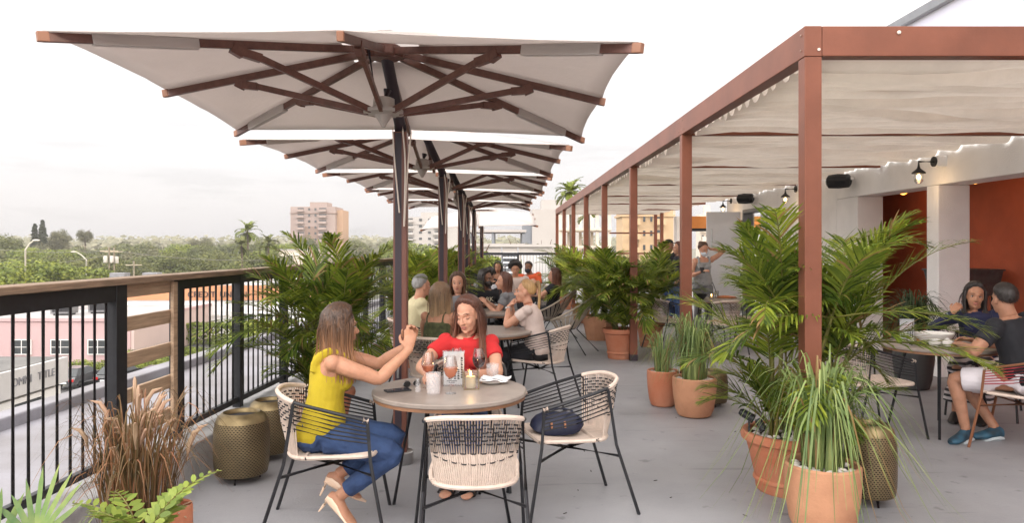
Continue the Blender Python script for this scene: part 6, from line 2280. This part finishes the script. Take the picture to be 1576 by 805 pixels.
tower(447, 516, 318, 300, 'tall beige apartment tower with balconies on the skyline at the left', M_beige, M_brownw, 11, mat('painted_sunlit_wing', (.44, .28, .18), .85))  # warm low-sun tone is put into the wing's colour
tower(606, 704, 334, 290, 'wide pale apartment block partly hidden behind the umbrellas', M_concw, M_concw, 9)
tower(958, 1036, 306, 120, 'yellow apartment block seen under the pergola canvas', M_yel, M_yel, 8, M_cream)
tower(1076, 1100, 330, 150, 'cream and orange block seen past the masked woman', M_cream, M_orange, 9)

# concrete frame building and lattice
t = empty('concrete_building', (4.5, 92, GZ), 0, 'plain grey concrete tower block beyond the end of the terrace', 'building')
part('wall', M_concw, t, [(3.4, 9.2, 90, 98, GZ, 6.2)])
part('stair_tower', M_concw, t, [(4.6, 7.6, 91, 95, 6.2, 7.4)])
part('core', M_greytrim, t, [(2.3, 3.38, 90.5, 96, GZ, 5.7)])
t = empty('frame_building', (-.5, 72, GZ), 0, 'open concrete frame with bare slabs and dark columns', 'building')
for z in (-.9, .4, 1.7, 3.0): part('slab', M_concw, t, [(-3.6, 2.1, 70, 78, z, z + .22)])
for x in (-3.5, -1.2, 1.7):
    for y in (70.2, 77.6): part('column', M_greytrim, t, [(x, x + .28, y, y + .28, GZ, 3.0)])
part('podium', mat('brick_podium', (.32, .17, .12), .9, var=.2, vscale=1), t, [(-3.5, 2.0, 71, 77.5, GZ, -.92)])
t = empty('lattice_building', (7, 62, GZ), 0, 'pale open lattice structure seen between the far pergola posts', 'building')
for i in range(6):
    z = -3 + i * 1.5
    part('beam', M_cream, t, [(4.6, 9.0, 62, 62.25, z, z + .2)])
for i in range(5):
    x = 4.6 + i * 1.04
    part('column', M_cream, t, [(x, x + .24, 62.252, 62.5, GZ, 4.7)])
    part('column', M_cream, t, [(x, x + .24, 66, 66.2, GZ, 4.7)])
part('floor_slab', M_cream, t, [(4.6, 9.0, 62.6, 66, -.1, .1), (4.6, 9.0, 62.6, 66, 2.9, 3.1)])
# low buildings
for i, (px0, px1, top, Y, m, l) in enumerate(((428, 478, 385, 170, M_cream, 'low cream house with one dark window below the beige tower'), (150, 212, 433, 118, M_wht, 'low white roofed shed among the trees'), (232, 268, 428, 130, M_cream, 'small cream shed right of the white roofed shed'), (745, 850, 380, 55, M_concw, 'low grey building with a planted roof beyond the far railing'))):
    x0, x1 = (px0 - CX) / F * Y, (px1 - CX) / F * Y; zt = EYE + (CY - top) / F * Y
    t = empty('low_building', ((x0 + x1) / 2, Y, GZ), 0, l, 'building')
    part('wall', m, t, [(x0, x1, Y, Y + 10, GZ, zt)])
    part('roof', M_roofg if i != 3 else M_concw, t, [(x0 - .2, x1 + .2, Y - .2, Y + 10.2, zt, zt + .2)])
    for q in ((.3, .8) if i == 0 else (.2, .5, .75)):
        xx = lerp(x0, x1, q)
        window(t, (xx, xx + 1.1, Y - .06, Y - .01, zt - 2.4, zt - 1.2), 'y')
# ribbed white screen and steps beyond the far railing
t = empty('ribbed_fence', (1.5, 27.3, -9), 0, 'white ribbed metal fence just beyond the far railing', 'fence')
mb = MB(); mb.bx(-.85, 1.5, 0, .05, 0, 10.38)
for k in range(16): mb.bx(-.84 + k * .15, -.80 + k * .15, -.04, -.001, 0, 10.38)
mb.build('ribbed_panel', M_wht, t)
t = empty('white_steps', (.0, 28.2, -9), 0, 'white open steps rising beyond the far railing', 'stairs')
for k in range(8):
    mb = MB(); mb.bx(-.05, .55, k * .25, k * .25 + .28, 9.0 + k * .19, 9.05 + k * .19); mb.build('tread', M_wht, t)
mb = MB()
for x in (-.10, .56): mb.bar((x, 0, 8.9), (x, 2.1, 10.5), .04, .2)
mb.bx(-.1, .6, 1.9, 2.1, 0, 10.3); mb.build('stringer', M_greytrim, t)


# ------------------------------------------------------------------ vehicles
def car(label, x, y, rz, body, src=None):
    t = empty('parked_car', (x, y, GZ), R(rz), label, 'car', 'cars parked below the terrace')
    mb = MB()
    prof = [(-2.2, .45), (-2.25, .75), (-2.1, .95), (-1.2, 1.02), (1.2, .98), (2.0, .80), (2.2, .60), (2.15, .38)]
    for (w0, w1) in ((.86, .90),):
        rr = []
        for xx, w in ((-.80, .93), (-.86, 1.0), (.86, 1.0), (.80, .93)):
            rr.append([V((xx, -a * w if False else -a, lerp(.7, z, w))) for a, z in prof])
        mb.loft(rr, smooth=False)
    mb.build('body', body, t, bevel=.06)
    mb = MB()
    cab = [(-1.9, .98), (-1.35, 1.46), (.2, 1.48), (1.05, .98)]
    mb.loft([[V((s * lerp(.80, .62, (z - .98) / .5), -a, z)) for a, z in cab] for s in (-1, 1)], smooth=False)
    mb.build('cabin_glass', M_win, t, bevel=.04)
    mb = MB(); mb.bx(-.60, .60, -.15, 1.32, 1.475, 1.51); mb.build('roof', body, t, bevel=.02)
    for sx in (-1, 1):
        for yy in (-1.35, 1.35):
            mb = MB(); mb.lathe([(.31, -.10), (.33, -.08), (.33, .08), (.31, .10)], 16, (sx * .80, yy, .33), ax=Euler((0, R(90), 0)).to_matrix()); wh = mb.build('wheel', M_black, t)
            mb = MB(); mb.lathe([(.2, -.11), (.2, .11)], 12, (sx * .80, yy, .33), ax=Euler((0, R(90), 0)).to_matrix()); mb.build('rim', M_steel, wh)
        mb = MB(); mb.bx(sx * .62 - .18, sx * .62 + .18, 2.14 * 1 - .0, 2.26, .66, .84); mb.build('tail_light', mat('tail_light_red', (.5, .01, .01), .3), t)
    mb = MB(); mb.bx(-.26, .26, 2.2, 2.27, .52, .64); mb.build('number_plate', M_paper, t)
    return t


P_blk = mat('black_car_paint', (.012, .013, .017), .2, coat=.6)
P_grey = mat('grey_car_paint', (.10, .10, .11), .25, coat=.6)
P_navy = mat('navy_car_paint', (.012, .018, .04), .2, coat=.6)
car('dark grey car parked by the white shop corner, tail light towards the terrace', -32.4, 56.5, 180, P_grey)
car('black car parked left of the thick railing post', -29.8, 57.5, 176, P_blk)
car('navy car parked behind the slatted panel', -26.6, 56.8, 184, P_navy)
car('black car at the right end of the parked row', -24.0, 57.0, 180, P_blk)


# ------------------------------------------------------------------ trees
def crown_mesh(name, seed, rx, rz_, nb, nl, ls, m, flat=1.0):
    random.seed(seed)
    mb = MB()
    for b in range(nb):
        while True:
            c = V((random.uniform(-1, 1), random.uniform(-1, 1), random.uniform(-1, 1)))
            if .35 < c.length < 1: break
        r = random.uniform(.22, .40)
        c = V((c.x * rx * .78, c.y * rx * .78, c.z * rz_ * .78))
        for i in range(nl):
            d = V((random.gauss(0, 1), random.gauss(0, 1), random.gauss(0, 1) + .35)).normalized()
            p = c + V((d.x * rx * r, d.y * rx * r, d.z * rz_ * r * 1.1)) * random.uniform(.55, 1.08)
            n_ = (d + V((random.uniform(-.8, .8), random.uniform(-.8, .8), random.uniform(-.3, .9)))).normalized()
            s, u = frame_from(n_)
            q = ls * random.uniform(.6, 1.3)
            mb.add([p - s * q * .5, p + u * q * .35, p + s * q * .5, p - u * q * .35], [(0, 1, 2, 3)], 0)
    me = mb.mesh(name, m)
    return me


def trunk_mesh(h, r, limbs, seed, spread=2.0):
    random.seed(seed)
    mb = MB()
    mb.tube([(0, 0, 0), (.1, .05, h * .5), (0, 0, h)], [r, r * .75, r * .5], 7)
    for k in range(limbs):
        a = k * 6.28 / limbs + random.uniform(-.4, .4)
        z = h * random.uniform(.55, .95)
        mb.tube([(0, 0, z), (math.cos(a) * spread * .5, math.sin(a) * spread * .5, z + spread * .5), (math.cos(a) * spread, math.sin(a) * spread, z + spread * .8)], [r * .45, r * .3, r * .12], 5)
    return mb.mesh('trunk', M_bark)


CR_ = [crown_mesh('crown', 100, 5.0, 3.6, 34, 190, .40, M_leafA), crown_mesh('crown', 101, 5.6, 3.2, 38, 190, .40, M_leafB), crown_mesh('crown', 102, 4.4, 4.0, 32, 180, .40, M_leafC), crown_mesh('crown', 103, 6.5, 3.0, 42, 180, .44, M_leafA)]
TR_ = trunk_mesh(6.0, .32, 6, 5, 2.6)
TREE_L = ['olive broad-crowned tree in the belt beyond the roofs', 'bright green broad tree in the belt beyond the roofs', 'dull green upright tree in the belt beyond the roofs', 'dark wide tree in the belt beyond the roofs']


def tree(x, y, top, kind, s=1.0, rz=0, label=None, group=None):
    t = empty('tree', (x, y, GZ), rz, label or TREE_L[kind], 'tree', group or ('trees of kind ' + ['olive', 'bright', 'dull', 'dark'][kind] + ' beyond the roofs'))
    c = bpy.data.objects.new('crown', CR_[kind]); COL.objects.link(c); c.parent = t
    hz = (3.6, 3.2, 4.0, 3.0)[kind] * s
    c.location = (0, 0, top - GZ - hz); c.scale = (s, s, s)
    b = bpy.data.objects.new('trunk', TR_); COL.objects.link(b); b.parent = t
    b.scale = (s, s, max(.06, (top - GZ - hz) / 6.5))
    return t


random.seed(9)
# near bright canopy at the left edge
for px_, py_, Y, k_, s, l in ((20, 398, 96, 1, 1.05, 'bright green canopy at the far left edge, nearest of the tree belt'), (75, 390, 100, 1, 1.1, 'bright layered canopy just right of the far left one'), (120, 402, 104, 1, .95, 'bright canopy ending beside the twin utility poles')):
    p = at(px_, py_, Y); tree(p.x, Y, p.z, k_, s, px_, l, None)
rows = [(112, 404, 5), (140, 392, 8), (175, 382, 9), (215, 374, 10), (270, 369, 11)]
for Y, py_, n in rows:
    for i in range(n):
        px_ = lerp(-30, 470 if Y < 200 else 640, (i + random.uniform(.1, .9)) / n)
        if Y < 130 and 150 < px_ < 330: continue
        p = at(px_, py_ + random.uniform(-7, 6), Y + random.uniform(-10, 10))
        tree(p.x, p.y, p.z, random.choice((0, 0, 2, 3, 1)), random.uniform(.8, 1.25) * (1 + (Y - 112) / 400), random.uniform(0, 6))
# bushes and hedges between cars and pink building
for px_, py_, Y, s, l in ((112, 552, 63, .42, 'round green bush behind the grey car'), (150, 548, 64, .45, 'round green bush behind the black car'), (215, 528, 66, .55, 'leafy tree by the corner of the pink building'), (245, 545, 62, .40, 'low bush behind the slatted railing panel'), (285, 530, 70, .42, 'bush below the yellow banner'), (310, 545, 58, .36, 'light bush below the lettered wall'), (410, 480, 60, .7, 'light green tree behind the railing palms')):
    p = at(px_, py_, Y); tree(p.x, Y, p.z, 1, s, px_, l, None)
t = empty('hedge', (-26, 80, GZ), 0, 'long dark hedge below the white wall with the banner', 'hedge')
random.seed(12)
mb = MB()
for i in range(5200):
    p = V((random.uniform(-9, 6), random.uniform(-.8, .8), random.uniform(0, 2.2)))
    if random.random() < .55: p.z = 2.2 + random.uniform(-.2, .15)
    s, u = frame_from(V((random.uniform(-1, 1), random.uniform(-1.4, .2), random.uniform(.1, 1.2))))
    q = random.uniform(.10, .22)
    mb.add([p - s * q, p + u * q * .7, p + s * q, p - u * q * .7], [(0, 1, 2, 3)])
mb.build('foliage', M_leafB, t)
# trees close behind the far railing
for px_, py_, Y, k_, s, l in ((742, 384, 33, 1, .42, 'light leafy tree right behind the far railing'), (722, 372, 40, 1, .55, 'leafy tree behind the far umbrella poles'), (800, 372, 58, 2, .35, 'planted roof shrub on the low grey building, left'), (835, 374, 58, 2, .35, 'planted roof shrub on the low grey building, right'), (668, 384, 60, 0, .8, 'olive tree behind the tall bright palm'), (940, 392, 60, 0, .7, 'olive tree seen between the middle pergola posts')):
    p = at(px_, py_, Y); tree(p.x, Y, p.z, k_, s, px_, l, None)

# far woods: one mass
random.seed(31)
mb = MB()
for c in range(520):
    Y = random.uniform(330, 560); px_ = random.uniform(-60, 1000)
    X = (px_ - CX) / F * Y
    top = EYE + (CY - random.uniform(362, 372)) / F * Y
    r = random.uniform(5, 9)
    for i in range(34):
        d = V((random.gauss(0, 1), random.gauss(0, 1), random.gauss(0, 1))).normalized()
        p = V((X, Y, top - 5)) + V((d.x * r, d.y * r, d.z * 5.2)) * random.uniform(.6, 1.05)
        s, u = frame_from((d + V((random.uniform(-.6, .6), -.6, random.uniform(-.2, .8)))).normalized())
        q = random.uniform(.9, 1.8)
        mb.add([p - s * q, p + u * q * .7, p + s * q, p - u * q * .7], [(0, 1, 2, 3)])
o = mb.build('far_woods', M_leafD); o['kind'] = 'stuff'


# skyline pines
def pine(px_, top, Y, h, w, label):
    p = at(px_, top, Y)
    t = empty('pine_tree', (p.x, Y, GZ), 0, label, 'tree', None)
    H_ = p.z - GZ
    mb = MB(); mb.tube([(0, 0, 0), (0, 0, H_ * .97)], [.5, .08], 6); mb.build('trunk', M_bark, t)
    random.seed(int(px_)); mb = MB()
    lv = 22
    for i in range(lv):
        u = i / (lv - 1); z = H_ - h * (1 - u); rr = w * (1 - u) ** .8 * random.uniform(.75, 1.1) + .25
        for k in range(11):
            a = random.uniform(0, 6.28)
            for q in range(5):
                f = (q + random.random()) / 5
                c = V((math.cos(a) * rr * f, math.sin(a) * rr * f, z - .25 * f + random.uniform(-.3, .3)))
                s, u_ = frame_from(V((random.uniform(-1, 1), random.uniform(-1, 1), random.uniform(.2, 1))))
                g = random.uniform(.3, .6)
                mb.add([c - s * g, c + u_ * g * .6, c + s * g, c - u_ * g * .6], [(0, 1, 2, 3)])
    mb.build('crown', mat('pine_needles', (.040, .050, .028), .8, island=.4), t)


pine(53.5, 346, 230, 8.0, 1.3, 'thin dark pine, left of the skyline pair')
pine(65.5, 340, 230, 9.5, 2.0, 'taller dark pine, right of the skyline pair')
for px_, py_, Y, k_, s, l in ((95, 351, 235, 2, 1.0, 'loose tall tree right of the skyline pines'), (131, 352, 240, 2, .62, 'small open-crowned tree standing above the belt'), (12, 362, 190, 0, 1.2, 'dark tree mass rising at the far left edge')):
    p = at(px_, py_, Y); tree(p.x, Y, p.z, k_, s, px_, l, None)


def palm_tree(px_, py_c, Y, Lf, label, r=.22, n=26, m=None, seed=1):
    random.seed(seed)
    p = at(px_, py_c, Y)
    t = empty('palm_tree', (p.x, Y, GZ), 0, label, 'tree', None)
    z = p.z - GZ
    mb = MB(); mb.tube([(0, 0, 0), (.15, 0, z * .5), (0, 0, z)], [r, r * .8, r * .75], 8); mb.build('trunk', M_bark, t)
    mb = MB()
    for k in range(n):
        frond(mb, V((0, 0, z)), k * 2.4 + random.uniform(-.3, .3), R(random.choice((75, 55, 35, 15, -10, -30))), Lf * random.uniform(.85, 1.15), random.uniform(1.0, 1.9), 16, Lf * .32, Lf * .035, Lf * .015)
    mb.build('crown', [m or M_leafA, M_cane], t)


palm_tree(381, 357, 150, 3.2, 'tall palm tree rising above the belt near the beige tower', .25, 24, M_leafB, 3)
palm_tree(372, 378, 120, 2.2, 'shorter palm left of the tall skyline palm', .2, 18, M_leafA, 4)
palm_tree(413, 374, 130, 2.2, 'shorter palm right of the tall skyline palm', .2, 18, M_leafA, 6)
palm_tree(878, 296, 36, .95, 'bright palm crown rising above the pergola beam', .12, 22, M_leafB, 8)
palm_tree(905, 330, 30, .8, 'thin palm fronds seen under the far canvas', .09, 12, M_leafA, 9)


# street lights and utility poles
def util_pole(px_, top, Y, label, trans=True):
    p = at(px_, top, Y)
    t = empty('utility_pole', (p.x, Y, GZ), R(14), label, 'pole')
    H_ = p.z - GZ
    mb = MB(); mb.tube([(0, 0, 0), (0, 0, H_)], [.22, .15], 8); mb.build('pole', mat('pole_concrete', (.42, .36, .27), .8), t)
    mb = MB(); mb.bx(-1.2, 1.2, -.08, .08, H_ - .7, H_ - .55); mb.build('crossarm', mat('pole_concrete', (0, 0, 0)), t)
    if trans:
        for s in (-1, 1):
            mb = MB(); mb.lathe([(.25, H_ - 2.3), (.28, H_ - 2.2), (.28, H_ - 1.4), (.2, H_ - 1.3)], 10, (s * .42, -.3, 0)); mb.build('transformer', mat('transformer_grey', (.5, .48, .44), .6), t)
    return t


util_pole(168, 380, 108, 'left one of the twin utility poles with grey transformers')
util_pole(175.5, 381, 109, 'right one of the twin utility poles with grey transformers')
util_pole(206, 402, 120, 'shorter utility pole right of the twin poles', False)


def street_light(px_, top, Y, dx, label):
    p = at(px_, top, Y)
    t = empty('street_light', (p.x, Y, GZ), 0, label, 'street light')
    H_ = p.z - GZ
    mb = MB(); mb.tube([(0, 0, 0), (0, 0, H_ - 1.2), (dx * .5, 0, H_ - .4), (dx, 0, H_)], [.14, .11, .08, .07], 8); mb.build('pole', mat('pale_metal', (.55, .52, .45), .6), t)
    mb = MB(); mb.ell((dx + .3 * (1 if dx > 0 else -1), 0, H_ + .02), (.5, .2, .12)); mb.build('lamp_head', mat('pale_metal', (0, 0, 0)), t)


street_light(39, 370, 95, 1.1, 'pale street light with an upswept arm above the left canopy')
street_light(133, 388, 112, -1.6, 'pale street light with a flat arm right of the bright canopy')
# cables
A0, A1 = at(-40, 379, 108), at(168, 385, 108); A2 = at(470, 398, 118)
for i, (a, b, sag, l) in enumerate(((A0, A1, .6, 'thin overhead cable running left from the twin poles'), (A1, A2, .8, 'thin overhead cable running right from the twin poles'), (at(-40, 414, 90), at(168, 392, 108), .4, 'lower overhead cable crossing the bright canopy'))):
    mb = MB()
    mb.tube([a.lerp(b, u) - V((0, 0, sag * 4 * u * (1 - u))) for u in [k / 16 for k in range(17)]], .03, 4, smooth=False)
    o = mb.build('overhead_cable', mat('cable', (.20, .19, .17), .7)); tag(o, l, 'cable')

# ------------------------------------------------------------------ evening haze
mb = MB(); mb.bx(-520, 260, -40, 640, GZ - 1, 45)
hz_ = bpy.data.materials.new('haze_air'); hz_.use_nodes = True
_t = hz_.node_tree; _t.nodes.clear()
_o = _t.nodes.new('ShaderNodeOutputMaterial'); _v = _t.nodes.new('ShaderNodeVolumePrincipled')
_v.inputs['Color'].default_value = (.93, .92, .90, 1); _v.inputs['Density'].default_value = .00042
_v.inputs['Anisotropy'].default_value = 0.2
_t.links.new(_v.outputs[0], _o.inputs['Volume'])
o = mb.build('haze', hz_); o['kind'] = 'stuff'
